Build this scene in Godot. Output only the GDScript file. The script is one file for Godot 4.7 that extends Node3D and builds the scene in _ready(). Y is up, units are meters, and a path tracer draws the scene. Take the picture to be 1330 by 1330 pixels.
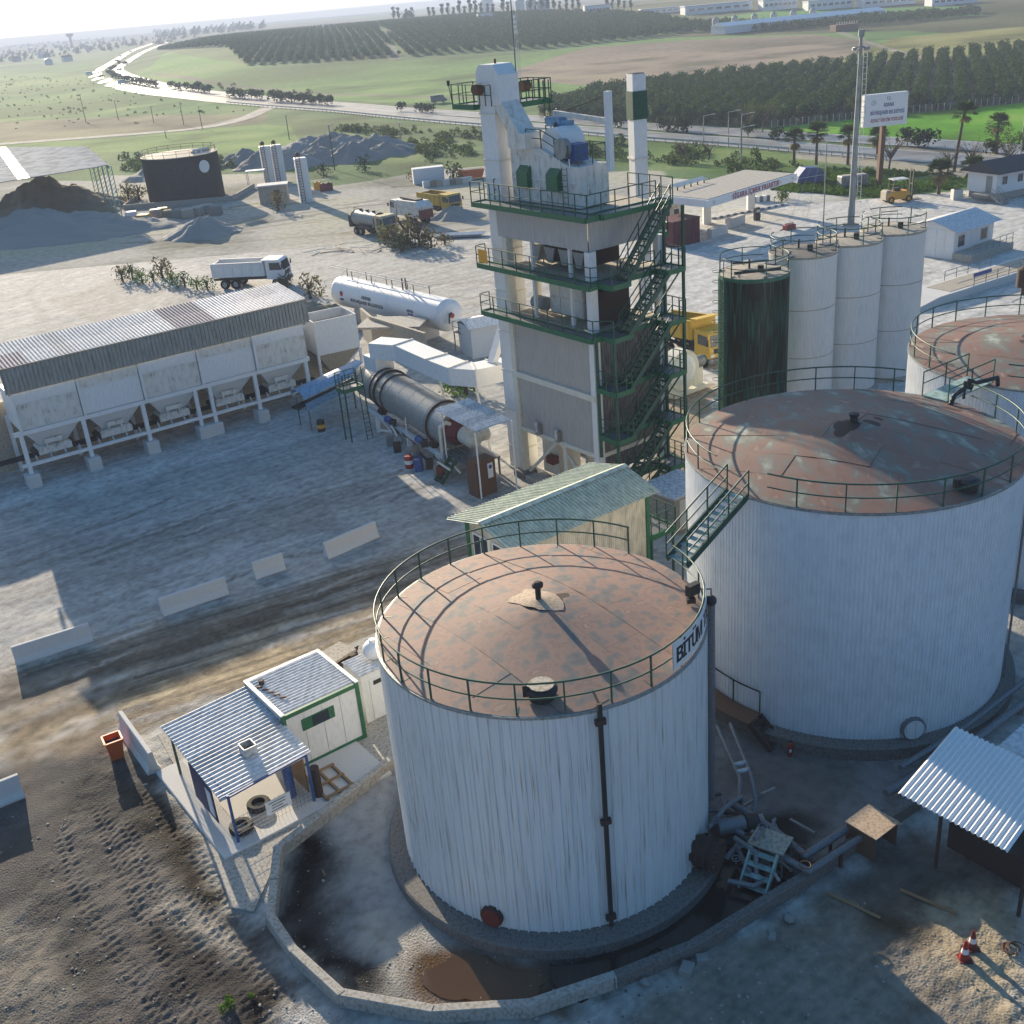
extends Node3D
# An asphalt plant seen from the air: tanks, mixing tower, aggregate bins, yard, highway and orchards.
# ---------------------------------------------------------------- camera geometry
const CAMH := 28.5
const FOC := 1430.0
var cam_r: Vector3
var cam_u: Vector3
var cam_f: Vector3
var M := {}
var T := {}
var used := {}
var rng := RandomNumberGenerator.new()
var nz := FastNoiseLite.new()
var nz2 := FastNoiseLite.new()
const TH := 0.6196   # 35.5 degrees: the heading of the plant
const SUN_TAN := 0.27

class MB:
	var v := PackedVector3Array()
	var n := PackedVector3Array()
	var uv := PackedVector2Array()
	var c := PackedColorArray()
	var idx := PackedInt32Array()
	var tint := Color(1, 1, 1)
	func vert(p: Vector3, nn: Vector3, t := Vector2.ZERO) -> int:
		v.append(p); n.append(nn); uv.append(t); c.append(tint)
		return v.size() - 1
	func quad(a: Vector3, b: Vector3, d: Vector3, e: Vector3) -> void:
		var nn := (b - a).cross(d - a)
		if nn.length_squared() < 1e-14: nn = (d - a).cross(e - a)
		nn = nn.normalized()
		var i := v.size()
		vert(a, nn, Vector2(0, 1)); vert(b, nn, Vector2(1, 1)); vert(d, nn, Vector2(1, 0)); vert(e, nn, Vector2(0, 0))
		idx.append_array([i, i + 2, i + 1, i, i + 3, i + 2])
	func quad_box(a: Vector3, b: Vector3, d: Vector3, e: Vector3, th: float) -> MB:   # a flat pane with thickness
		var nn := (b - a).cross(d - a).normalized() * th
		quad(a, b, d, e); quad(b - nn, a - nn, e - nn, d - nn)
		quad(b, a, a - nn, b - nn); quad(d, b, b - nn, d - nn); quad(e, d, d - nn, e - nn); quad(a, e, e - nn, a - nn)
		return self
	func tri(a: Vector3, b: Vector3, d: Vector3) -> void:
		var nn := (b - a).cross(d - a).normalized()
		var i := v.size()
		vert(a, nn); vert(b, nn); vert(d, nn)
		idx.append_array([i, i + 2, i + 1])
	func box(p: Vector3, s: Vector3, b := Basis()) -> MB:
		var x := b.x * s.x * 0.5; var y := b.y * s.y * 0.5; var z := b.z * s.z * 0.5
		quad(p - x - y + z, p + x - y + z, p + x + y + z, p - x + y + z)
		quad(p + x - y - z, p - x - y - z, p - x + y - z, p + x + y - z)
		quad(p + x - y + z, p + x - y - z, p + x + y - z, p + x + y + z)
		quad(p - x - y - z, p - x - y + z, p - x + y + z, p - x + y - z)
		quad(p - x + y + z, p + x + y + z, p + x + y - z, p - x + y - z)
		quad(p - x - y - z, p + x - y - z, p + x - y + z, p - x - y + z)
		return self
	func cbox(p: Vector3, s: Vector3, ch := 0.03) -> MB:   # a box whose upper edges are chamfered
		var h := s * 0.5
		var lo := [Vector3(-h.x, -h.y, h.z), Vector3(h.x, -h.y, h.z), Vector3(h.x, -h.y, -h.z), Vector3(-h.x, -h.y, -h.z)]
		var mi := []; var up := []
		for k in 4:
			var q: Vector3 = lo[k]
			mi.append(Vector3(q.x, h.y - ch, q.z))
			up.append(Vector3(q.x - signf(q.x) * ch, h.y, q.z - signf(q.z) * ch))
		for k in 4:
			var j := (k + 1) % 4
			quad(p + lo[k], p + lo[j], p + mi[j], p + mi[k])
			quad(p + mi[k], p + mi[j], p + up[j], p + up[k])
		quad(p + up[0], p + up[1], p + up[2], p + up[3])
		quad(p + lo[3], p + lo[2], p + lo[1], p + lo[0])
		return self
	func bar(a: Vector3, b: Vector3, w: float, h := -1.0, up := Vector3.UP) -> MB:
		if h < 0: h = w
		var z := (b - a)
		var l := z.length()
		if l < 1e-6: return self
		z /= l
		if absf(z.dot(up)) > 0.98: up = Vector3.RIGHT if absf(z.x) < 0.9 else Vector3.FORWARD
		var x := up.cross(z).normalized()
		var y := z.cross(x)
		return box((a + b) * 0.5, Vector3(w, h, l), Basis(x, y, z))
	func tube(a: Vector3, b: Vector3, r: float, seg := 8, r2 := -1.0, caps := true) -> MB:
		if r2 < 0: r2 = r
		var z := (b - a).normalized()
		var up := Vector3.UP if absf(z.y) < 0.98 else Vector3.RIGHT
		var x := up.cross(z).normalized()
		var y := z.cross(x)
		var i0 := v.size()
		for k in seg + 1:
			var t := TAU * k / seg
			var d := x * cos(t) + y * sin(t)
			var sl := (d + z * (r - r2) / maxf(0.001, (b - a).length())).normalized()
			vert(a + d * r, sl, Vector2(float(k) / seg, 1)); vert(b + d * r2, sl, Vector2(float(k) / seg, 0))
		for k in seg:
			var i := i0 + k * 2
			idx.append_array([i, i + 1, i + 2, i + 2, i + 1, i + 3])
		if caps:
			for e in 2:
				var p := a if e == 0 else b
				var rr := r if e == 0 else r2
				if rr < 1e-4: continue
				var nn := -z if e == 0 else z
				var j := vert(p, nn)
				for k in seg + 1:
					var t := TAU * k / seg
					vert(p + (x * cos(t) + y * sin(t)) * rr, nn)
				for k in seg:
					if e == 0: idx.append_array([j, j + 1 + k, j + 2 + k])
					else: idx.append_array([j, j + 2 + k, j + 1 + k])
		return self
	func path(pts: Array, r: float, seg := 8) -> MB:
		for k in pts.size() - 1:
			var a: Vector3 = pts[k]; var b: Vector3 = pts[k + 1]
			tube(a, b, r, seg)
			if k > 0: ball(a, r, seg)
		return self
	func ball(p: Vector3, r: float, seg := 8, sy := 1.0) -> MB:
		var rows := maxi(4, seg / 2)
		var i0 := v.size()
		for j in rows + 1:
			var f := PI * j / rows
			for k in seg + 1:
				var t := TAU * k / seg
				var d := Vector3(sin(f) * cos(t), cos(f), sin(f) * sin(t))
				vert(p + Vector3(d.x, d.y * sy, d.z) * r, Vector3(d.x, d.y / sy, d.z).normalized())
		for j in rows:
			for k in seg:
				var i := i0 + j * (seg + 1) + k
				idx.append_array([i, i + seg + 1, i + 1, i + 1, i + seg + 1, i + seg + 2])
		return self
	func ring(p: Vector3, R: float, r: float, seg := 64, a0 := 0.0, a1 := TAU, n6 := 6) -> MB:   # a bent tube lying flat
		var i0 := v.size()
		for k in seg + 1:
			var t := lerpf(a0, a1, float(k) / seg)
			var o := Vector3(cos(t), 0, sin(t))
			for j in n6 + 1:
				var f := TAU * j / n6
				var d := o * cos(f) + Vector3.UP * sin(f)
				vert(p + o * R + d * r, d)
		for k in seg:
			for j in n6:
				var i := i0 + k * (n6 + 1) + j
				idx.append_array([i, i + n6 + 1, i + 1, i + 1, i + n6 + 1, i + n6 + 2])
		return self
	func lathe(p: Vector3, prof: Array, seg := 48, a0 := 0.0, a1 := TAU) -> MB:   # profile of Vector2(r, y) from the bottom up on the outside; flat between points
		for q in prof.size() - 1:
			var A: Vector2 = prof[q]; var B: Vector2 = prof[q + 1]
			var nr := Vector2(B.y - A.y, A.x - B.x).normalized()
			var i0 := v.size()
			for k in seg + 1:
				var t := lerpf(a0, a1, float(k) / seg)
				var o := Vector3(cos(t), 0, sin(t))
				var nn := Vector3(o.x * nr.x, nr.y, o.z * nr.x)
				vert(p + o * A.x + Vector3.UP * A.y, nn, Vector2(float(k) / seg, 1)); vert(p + o * B.x + Vector3.UP * B.y, nn, Vector2(float(k) / seg, 0))
			for k in seg:
				var i := i0 + k * 2
				idx.append_array([i, i + 2, i + 1, i + 2, i + 3, i + 1])
		return self
	func prism(poly: PackedVector2Array, y0: float, y1: float) -> MB:   # a flat outline (x, z) given height
		var tr := Geometry2D.triangulate_polygon(poly)
		var cw := Geometry2D.is_polygon_clockwise(poly)
		for k in range(0, tr.size(), 3):
			var a := poly[tr[k]]; var b := poly[tr[k + 1]]; var d := poly[tr[k + 2]]
			if (b - a).cross(d - a) > 0:
				var s := b; b = d; d = s
			tri(Vector3(a.x, y1, a.y), Vector3(b.x, y1, b.y), Vector3(d.x, y1, d.y))
			tri(Vector3(a.x, y0, a.y), Vector3(d.x, y0, d.y), Vector3(b.x, y0, b.y))
		for k in poly.size():
			var a := poly[k]; var b := poly[(k + 1) % poly.size()]
			if cw:
				var s := a; a = b; b = s
			quad(Vector3(b.x, y0, b.y), Vector3(a.x, y0, a.y), Vector3(a.x, y1, a.y), Vector3(b.x, y1, b.y))
		return self
	func extrude(poly: PackedVector2Array, o: Vector3, ax: Vector3, ay: Vector3, dp: Vector3) -> MB:   # an outline in the plane of ax, ay pushed along dp
		var tr := Geometry2D.triangulate_polygon(poly)
		var at := func(q: Vector2) -> Vector3: return o + ax * q.x + ay * q.y
		var flip := ax.cross(ay).dot(dp) < 0
		for k in range(0, tr.size(), 3):
			var a := poly[tr[k]]; var b := poly[tr[k + 1]]; var d := poly[tr[k + 2]]
			if ((b - a).cross(d - a) < 0) != flip:
				var s := b; b = d; d = s
			tri(at.call(a) + dp, at.call(b) + dp, at.call(d) + dp)
			tri(at.call(a), at.call(d), at.call(b))
		var ccw := not Geometry2D.is_polygon_clockwise(poly)
		for k in poly.size():
			var a := poly[k]; var b := poly[(k + 1) % poly.size()]
			if ccw == flip:
				var s := a; a = b; b = s
			quad(at.call(a), at.call(b), at.call(b) + dp, at.call(a) + dp)
		return self
	func sheet(o: Vector3, across: Vector3, along: Vector3, ribs: int, amp: float, kind := 0) -> MB:   # a corrugated sheet, ribs running along
		var up := along.cross(across).normalized()
		if up.y < -0.01: up = -up
		var prof := [Vector2(0, 0), Vector2(0.3, 0), Vector2(0.42, 1), Vector2(0.58, 1), Vector2(0.7, 0), Vector2(1, 0)]
		if kind == 1: prof = [Vector2(0, 0), Vector2(0.12, 0.15), Vector2(0.25, 0.5), Vector2(0.38, 0.85), Vector2(0.5, 1), Vector2(0.62, 0.85), Vector2(0.75, 0.5), Vector2(0.88, 0.15), Vector2(1, 0)]
		var pts := []
		for r in ribs:
			for q in prof.size():
				if r > 0 and q == 0: continue
				pts.append(o + across * ((r + prof[q].x) / ribs) + up * prof[q].y * amp)
		var th := up * 0.012
		var fl := across.cross(along).dot(up) < 0
		for k in pts.size() - 1:
			var a: Vector3 = pts[k]; var b: Vector3 = pts[k + 1]
			if fl: quad(b, a, a + along, b + along); quad(a - th, b - th, b - th + along, a - th + along)
			else: quad(a, b, b + along, a + along); quad(b - th, a - th, a - th + along, b - th + along)
			if fl: quad(a - th, a, b, b - th); quad(b - th + along, b + along, a + along, a - th + along)
			else: quad(b - th, b, a, a - th); quad(a - th + along, a + along, b + along, b - th + along)
		return self
	func mesh(with_color := false) -> ArrayMesh:
		var a := []
		a.resize(Mesh.ARRAY_MAX)
		a[Mesh.ARRAY_VERTEX] = v; a[Mesh.ARRAY_NORMAL] = n; a[Mesh.ARRAY_TEX_UV] = uv; a[Mesh.ARRAY_INDEX] = idx
		if with_color: a[Mesh.ARRAY_COLOR] = c
		var m := ArrayMesh.new()
		m.add_surface_from_arrays(Mesh.PRIMITIVE_TRIANGLES, a)
		return m

func ray(px: float, py: float) -> Vector3:
	return cam_r * ((px - 665.0) / FOC) - cam_u * ((py - 665.0) / FOC) + cam_f
func G(px: float, py: float, h := 0.0) -> Vector3:   # where a line of sight meets the level h
	var d := ray(px, py)
	return Vector3(0, CAMH, 0) + d * ((CAMH - h) / -d.y)
func GT(px: float, py: float) -> Vector3:   # where a line of sight meets the land
	var d := ray(px, py)
	var t := 100.0
	for k in 900:
		var p := Vector3(0, CAMH, 0) + d * t
		if p.y <= land(p.x, p.z): return Vector3(p.x, land(p.x, p.z), p.z)
		t *= 1.006
		if t > 4200.0: break
	var e := Vector3(0, CAMH, 0) + d * 4200.0
	return Vector3(e.x, land(e.x, e.z), e.z)
func height_at(px: float, py: float, p: Vector3) -> float:   # how high above its foot p a line of sight passes
	var d := ray(px, py)
	var t := (d.x * p.x + d.z * p.z) / (d.x * d.x + d.z * d.z)
	return CAMH + d.y * t - p.y
func land(x: float, z: float) -> float:
	var d := sqrt(x * x + z * z)
	if d < 300.0: return 0.0
	var az := rad_to_deg(atan2(x, -z))
	var k := smoothstep(-19.0, -11.0, az)
	var r := smoothstep(330.0, 980.0, d)
	return k * r * 13.5 * (1.0 - 0.55 * smoothstep(1000.0, 1900.0, d)) * (1.0 - 0.45 * smoothstep(8.0, 24.0, az))

func lin(r: float, g: float, b: float, a := 1.0) -> Color:
	return Color(r, g, b, a).linear_to_srgb()
func free_name(called: String) -> String:
	if not used.has(called):
		used[called] = 0
		return called
	used[called] += 1
	return "%s_%03d" % [called, used[called]]
func thing(called: String, label: String, category: String, at := Vector3.ZERO, turn := 0.0, group := "") -> Node3D:
	var o := Node3D.new()
	o.name = free_name(called); add_child(o)
	o.position = at; o.rotation.y = turn
	o.set_meta("label", label); o.set_meta("category", category)
	if group: o.set_meta("group", group)
	return o
func part(mb, called: String, m: Material, parent: Node3D, tinted := false) -> MeshInstance3D:
	var o := MeshInstance3D.new()
	o.mesh = mb.mesh(tinted) if mb is MB else mb
	o.material_override = m
	o.name = called
	parent.add_child(o, true)
	return o
func solo(mb, called: String, m: Material, label: String, category: String, group := "", at := Vector3.ZERO, turn := 0.0) -> MeshInstance3D:
	var o := MeshInstance3D.new()
	o.mesh = mb.mesh() if mb is MB else mb
	o.material_override = m
	o.name = free_name(called); add_child(o)
	o.position = at; o.rotation.y = turn
	o.set_meta("label", label); o.set_meta("category", category)
	if group: o.set_meta("group", group)
	return o
func struct(mb, called: String, m: Material, at := Vector3.ZERO, turn := 0.0) -> MeshInstance3D:
	var o := MeshInstance3D.new()
	o.mesh = mb.mesh() if mb is MB else mb
	o.material_override = m
	o.name = free_name(called); add_child(o)
	o.position = at; o.rotation.y = turn
	o.set_meta("kind", "structure")
	return o
func copy(src: Node3D, called: String, label: String, at: Vector3, turn := 0.0, s := 1.0) -> Node3D:
	var o: Node3D = src.duplicate()
	o.name = free_name(called); add_child(o)
	o.position = at; o.rotation.y = turn; o.scale = Vector3.ONE * s
	o.set_meta("label", label)
	return o

# ---------------------------------------------------------------- textures and materials
func noise_tex(seed_: int, freq: float, oct: int, size: int, stops: Array, kind := FastNoiseLite.TYPE_SIMPLEX_SMOOTH) -> ImageTexture:
	var f := FastNoiseLite.new()
	f.noise_type = kind; f.seed = seed_; f.frequency = freq
	f.fractal_octaves = oct
	var im := f.get_seamless_image(size, size)
	var d := im.get_data()
	var g := Gradient.new()
	g.offsets = PackedFloat32Array(stops.map(func(s): return s[0]))
	g.colors = PackedColorArray(stops.map(func(s): return s[1]))
	var lut := PackedByteArray()
	for k in 256:
		var col := g.sample(k / 255.0)
		lut.append_array([col.r8, col.g8, col.b8])
	var o := PackedByteArray()
	o.resize(size * size * 3)
	var j := 0
	for k in d.size():
		var q := d[k] * 3
		o[j] = lut[q]; o[j + 1] = lut[q + 1]; o[j + 2] = lut[q + 2]
		j += 3
	return ImageTexture.create_from_image(Image.create_from_data(size, size, false, Image.FORMAT_RGB8, o))
func normal_tex(seed_: int, freq: float, oct: int, size: int, strength: float) -> ImageTexture:
	var f := FastNoiseLite.new()
	f.noise_type = FastNoiseLite.TYPE_SIMPLEX_SMOOTH; f.seed = seed_; f.frequency = freq; f.fractal_octaves = oct
	var im := f.get_seamless_image(size, size)
	im.convert(Image.FORMAT_RGBA8)
	im.bump_map_to_normal_map(strength)
	return ImageTexture.create_from_image(im)
func mat(called: String, col: Color, rough := 0.8, metal := 0.0, tex: Texture2D = null, sc := Vector3(0.3, 0.3, 0.3), nrm: Texture2D = null, nsc := 0.5) -> StandardMaterial3D:
	var m := StandardMaterial3D.new()
	m.resource_name = called
	m.albedo_color = col
	m.roughness = rough; m.metallic = metal
	if tex or nrm:
		m.uv1_triplanar = true; m.uv1_world_triplanar = true
		m.uv1_scale = sc
		if tex: m.albedo_texture = tex
		if nrm:
			m.normal_enabled = true; m.normal_texture = nrm; m.normal_scale = nsc
	M[called] = m
	return m

func make_materials() -> void:
	var gw := func(a: float) -> Color: return Color(a, a, a)
	T.soft = noise_tex(3, 0.012, 5, 512, [[0.0, gw.call(0.72)], [0.45, gw.call(0.9)], [0.6, gw.call(1.0)], [1.0, gw.call(1.0)]])
	T.clean = noise_tex(41, 0.03, 6, 512, [[0.0, gw.call(0.9)], [0.5, gw.call(0.97)], [1.0, gw.call(1.0)]])
	T.runs = noise_tex(43, 0.045, 6, 512, [[0.0, Color(0.55, 0.5, 0.45)], [0.2, Color(0.8, 0.78, 0.75)], [0.3, Color(0.94, 0.94, 0.93)], [1.0, Color(1, 1, 1)]])
	T.tar = noise_tex(47, 0.05, 6, 512, [[0.0, Color(0.25, 0.25, 0.25)], [0.4, Color(0.4, 0.4, 0.4)], [0.6, Color(0.62, 0.62, 0.61)], [1.0, Color(0.9, 0.9, 0.89)]])
	T.grain = noise_tex(5, 0.09, 4, 512, [[0.0, gw.call(0.55)], [0.5, gw.call(0.86)], [1.0, gw.call(1.0)]])
	T.dirt = noise_tex(9, 0.022, 7, 512, [[0.0, Color(0.68, 0.63, 0.57)], [0.35, Color(0.87, 0.85, 0.81)], [0.55, Color(0.96, 0.95, 0.93)], [1.0, Color(1, 1, 1)]])
	T.rusty = noise_tex(13, 0.013, 7, 512, [[0.0, Color(0.36, 0.22, 0.14)], [0.16, Color(0.6, 0.48, 0.39)], [0.27, Color(0.88, 0.86, 0.83)], [0.5, Color(0.95, 0.94, 0.92)], [1.0, Color(1, 1, 1)]])
	T.gravel = noise_tex(17, 0.16, 5, 512, [[0.0, gw.call(0.45)], [0.4, gw.call(0.82)], [0.7, gw.call(1.0)], [1.0, gw.call(1.0)]])
	T.earth = noise_tex(51, 0.016, 9, 1024, [[0.0, Color(0.8, 0.79, 0.78)], [0.35, Color(0.91, 0.91, 0.9)], [0.55, Color(0.96, 0.96, 0.95)], [1.0, Color(1, 1, 1)]])
	T.drip = noise_tex(21, 0.03, 5, 512, [[0.0, Color(0.015, 0.015, 0.018)], [0.52, Color(0.03, 0.035, 0.035)], [0.6, Color(0.08, 0.24, 0.2)], [0.72, Color(0.12, 0.38, 0.32)], [1.0, Color(0.2, 0.52, 0.44)]])
	# sheet plates of the tank roofs: red primer showing through worn grey and green paint
	T.primer = noise_tex(25, 0.011, 7, 512, [[0.0, Color(0.36, 0.36, 0.36)], [0.3, Color(0.44, 0.43, 0.42)], [0.42, Color(0.5, 0.45, 0.42)], [0.49, Color(0.58, 0.46, 0.4)], [0.65, Color(0.6, 0.48, 0.42)], [0.8, Color(0.53, 0.42, 0.37)], [1.0, Color(0.72, 0.6, 0.53)]])
	T.primer2 = noise_tex(29, 0.014, 7, 512, [[0.0, Color(0.72, 0.72, 0.67)], [0.18, Color(0.53, 0.55, 0.5)], [0.32, Color(0.42, 0.42, 0.38)], [0.45, Color(0.46, 0.38, 0.34)], [0.58, Color(0.5, 0.37, 0.31)], [0.72, Color(0.46, 0.34, 0.29)], [0.84, Color(0.57, 0.47, 0.41)], [1.0, Color(0.7, 0.66, 0.59)]])
	T.n_fine = normal_tex(31, 0.12, 3, 512, 5.0)
	T.n_rough = normal_tex(33, 0.2, 4, 512, 7.0)
	T.n_dent = normal_tex(35, 0.008, 3, 512, 3.0)
	mat("white", lin(0.74, 0.74, 0.73), 0.5, 0.0, T.clean, Vector3(0.5, 0.12, 0.5))
	mat("white_clean", lin(0.78, 0.78, 0.77), 0.4, 0.0, T.clean, Vector3(0.6, 0.3, 0.6))
	mat("white_rust", lin(0.7, 0.69, 0.66), 0.6, 0.0, T.rusty, Vector3(0.4, 0.14, 0.4))
	mat("clad", lin(0.72, 0.74, 0.75), 0.42, 0.05, T.runs, Vector3(0.4, 0.01, 0.4))
	mat("clad_big", lin(0.74, 0.76, 0.78), 0.38, 0.05, T.clean, Vector3(0.12, 0.06, 0.12))
	mat("silo_white", lin(0.7, 0.7, 0.68), 0.45, 0.1, T.clean, Vector3(0.4, 0.05, 0.4))
	mat("cream", lin(0.68, 0.65, 0.55), 0.6, 0.0, T.clean, Vector3(0.4, 0.12, 0.4))
	mat("green", lin(0.016, 0.085, 0.05), 0.5, 0.0, T.soft, Vector3(0.9, 0.9, 0.9))
	mat("green_bright", lin(0.02, 0.14, 0.06), 0.5, 0.0, T.soft, Vector3(0.9, 0.9, 0.9))
	mat("dark", lin(0.018, 0.018, 0.019), 0.6)
	mat("black_paint", lin(0.01, 0.015, 0.018), 0.7, 0.0, T.soft, Vector3(0.1, 0.03, 0.1))
	mat("rubber", lin(0.02, 0.02, 0.02), 0.85, 0.0, T.grain, Vector3(3, 3, 3))
	mat("steel", lin(0.36, 0.37, 0.38), 0.42, 0.6, T.dirt, Vector3(0.5, 0.5, 0.5))
	mat("galv", lin(0.5, 0.51, 0.52), 0.45, 0.15, T.soft, Vector3(0.5, 0.5, 0.5))
	mat("galv_pale", lin(0.66, 0.66, 0.66), 0.45, 0.08, T.soft, Vector3(0.45, 0.45, 0.45))
	mat("galv_dull", lin(0.3, 0.33, 0.34), 0.55, 0.3, T.dirt, Vector3(0.4, 0.06, 0.4))
	mat("drum_steel", lin(0.5, 0.5, 0.49), 0.33, 0.6, T.dirt, Vector3(0.6, 0.6, 0.6), T.n_dent, 0.4)
	mat("rust", lin(0.2, 0.1, 0.055), 0.85, 0.1, T.grain, Vector3(0.8, 0.8, 0.8))
	mat("rust_dark", lin(0.07, 0.042, 0.032), 0.8, 0.1, T.grain, Vector3(0.8, 0.8, 0.8))
	mat("pipe_grey", lin(0.2, 0.22, 0.25), 0.5, 0.3, T.dirt, Vector3(1, 1, 1))
	mat("concrete", lin(0.42, 0.4, 0.37), 0.9, 0.0, T.dirt, Vector3(0.5, 0.35, 0.5), T.n_fine, 0.35)
	mat("concrete_pale", lin(0.6, 0.58, 0.55), 0.9, 0.0, T.clean, Vector3(0.7, 0.4, 0.7), T.n_fine, 0.3)
	mat("concrete_stain", lin(0.17, 0.16, 0.155), 0.85, 0.0, T.dirt, Vector3(0.6, 0.4, 0.6), T.n_fine, 0.4)
	mat("dusty_clad", lin(0.43, 0.425, 0.41), 0.5, 0.1, T.clean, Vector3(0.5, 0.05, 0.5))
	mat("tar_streaked", lin(0.43, 0.425, 0.41), 0.55, 0.1, T.tar, Vector3(0.6, 0.03, 0.6))
	mat("dusty", lin(0.42, 0.38, 0.32), 0.85, 0.0, T.dirt, Vector3(0.5, 0.5, 0.5))
	mat("cream_roof", lin(0.58, 0.62, 0.5), 0.5, 0.1, T.soft, Vector3(0.3, 0.3, 0.3))
	mat("cream_wall", lin(0.6, 0.55, 0.44), 0.6, 0.0, T.soft, Vector3(0.4, 0.1, 0.4))
	mat("roof_plate", lin(0.84, 0.84, 0.84), 0.75, 0.0, T.primer, Vector3(0.2, 0.2, 0.2))
	mat("roof_plate_b", lin(0.95, 0.92, 0.9), 0.75, 0.0, T.primer, Vector3(0.21, 0.21, 0.21))
	mat("roof_worn", lin(0.92, 0.95, 0.95), 0.6, 0.0, T.primer2, Vector3(0.09, 0.1, 0.05))
	mat("roof_worn_b", lin(1.0, 0.98, 0.96), 0.6, 0.0, T.primer2, Vector3(0.12, 0.1, 0.06))
	mat("foam", lin(0.5, 0.38, 0.28), 0.8, 0.0, T.dirt, Vector3(0.6, 0.6, 0.6))
	mat("drip", lin(0.9, 0.9, 0.9), 0.5, 0.0, T.drip, Vector3(0.5, 0.02, 0.5))
	mat("silo_green", lin(0.016, 0.13, 0.085), 0.5, 0.0, T.soft, Vector3(0.3, 0.06, 0.3))
	mat("blue", lin(0.03, 0.09, 0.28), 0.5, 0.0, T.soft, Vector3(0.8, 0.8, 0.8))
	mat("blue_tarp", lin(0.17, 0.33, 0.5), 0.45, 0.0, T.soft, Vector3(0.5, 0.5, 0.5))
	mat("navy", lin(0.012, 0.02, 0.09), 0.6)
	mat("red", lin(0.36, 0.02, 0.018), 0.5, 0.0, T.soft, Vector3(0.8, 0.8, 0.8))
	mat("red_dull", lin(0.16, 0.02, 0.018), 0.6, 0.0, T.dirt, Vector3(2, 2, 2))
	mat("maroon", lin(0.1, 0.008, 0.018), 0.6, 0.0, T.soft, Vector3(0.6, 0.2, 0.6))
	mat("orange", lin(0.62, 0.1, 0.012), 0.55)
	mat("amber", lin(0.75, 0.33, 0.02), 0.5)
	mat("yellow", lin(0.6, 0.4, 0.045), 0.5, 0.0, T.dirt, Vector3(0.9, 0.9, 0.9))
	mat("yellow_cream", lin(0.55, 0.47, 0.27), 0.55, 0.0, T.dirt, Vector3(0.9, 0.9, 0.9))
	mat("wood", lin(0.33, 0.2, 0.1), 0.8, 0.0, T.dirt, Vector3(2, 2, 2))
	mat("ink", lin(0.01, 0.012, 0.02), 0.7)
	mat("ink_red", lin(0.3, 0.02, 0.06), 0.7)
	mat("ink_blue", lin(0.03, 0.05, 0.2), 0.7)
	mat("faded_green", lin(0.3, 0.42, 0.38), 0.6, 0.0, T.soft, Vector3(0.3, 0.3, 0.3))
	mat("tile_dark", lin(0.035, 0.04, 0.05), 0.7, 0.0, T.grain, Vector3(1, 1, 1))
	mat("asphalt", lin(0.2, 0.195, 0.19), 0.75, 0.0, T.soft, Vector3(0.05, 0.05, 0.05))
	mat("paint_line", lin(0.7, 0.7, 0.68), 0.7)
	mat("bark", lin(0.11, 0.08, 0.055), 0.9, 0.0, T.grain, Vector3(2, 0.6, 2))
	mat("clinker", lin(0.34, 0.32, 0.29), 0.95, 0.0, T.gravel, Vector3(0.25, 0.25, 0.25), T.n_rough, 0.9)
	mat("sand", lin(0.33, 0.28, 0.2), 0.95, 0.0, T.gravel, Vector3(0.25, 0.25, 0.25), T.n_rough, 0.7)
	mat("crushed", lin(0.4, 0.38, 0.345), 0.95, 0.0, T.gravel, Vector3(0.2, 0.2, 0.2), T.n_rough, 0.7)
	mat("stone", lin(0.4, 0.38, 0.35), 0.9, 0.0, T.grain, Vector3(1.5, 1.5, 1.5), T.n_rough, 0.6)
	var g := mat("glass", lin(0.03, 0.04, 0.05), 0.08)
	g.metallic_specular = 0.6
	var tv := mat("tyre_tread", lin(0.022, 0.022, 0.022), 0.9)
	tv.metallic_specular = 0.3
	for k in [["leaf_orchard", 0.045, 0.09, 0.028], ["leaf_bush", 0.03, 0.055, 0.02], ["leaf_grass", 0.09, 0.17, 0.022], ["leaf_palm", 0.055, 0.085, 0.03], ["leaf_dry", 0.16, 0.12, 0.075], ["leaf_olive", 0.085, 0.115, 0.035], ["leaf_bright", 0.1, 0.19, 0.02], ["palm_dry", 0.22, 0.17, 0.09]]:
		var lm := mat(k[0], Color(1, 1, 1), 0.75)
		lm.albedo_color = lin(k[1], k[2], k[3])
		lm.vertex_color_use_as_albedo = true
		lm.metallic_specular = 0.15
		lm.backlight_enabled = true
		lm.backlight = lin(0.5, 0.6, 0.25)

# ---------------------------------------------------------------- ground
const NX0 := -104.0
const NZ0 := -152.0
const NRES := 6.0
var near_img: Image
func paint(im: Image, pts: PackedVector2Array, col: Color) -> void:   # fills an outline row by row
	var y0 := 1e9; var y1 := -1e9
	for p in pts:
		y0 = minf(y0, p.y); y1 = maxf(y1, p.y)
	for y in range(maxi(0, int(y0)), mini(im.get_height() - 1, int(y1)) + 1):
		var xs := []
		var yy := y + 0.5
		for k in pts.size():
			var a := pts[k]; var b := pts[(k + 1) % pts.size()]
			if (a.y <= yy) != (b.y <= yy): xs.append(a.x + (yy - a.y) / (b.y - a.y) * (b.x - a.x))
		xs.sort()
		for k in range(0, xs.size() - 1, 2):
			var xa := clampi(int(round(xs[k])), 0, im.get_width()); var xb := clampi(int(round(xs[k + 1])), 0, im.get_width())
			if xb > xa: im.fill_rect(Rect2i(xa, y, xb - xa, 1), col)
func near_poly(px: Array, r: float, g: float, b: float) -> void:
	var pts := PackedVector2Array()
	for q in px:
		var p := G(q[0], q[1])
		pts.append(Vector2((p.x - NX0) * NRES, (p.z - NZ0) * NRES))
	paint(near_img, pts, Color(r, g, b))
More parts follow.
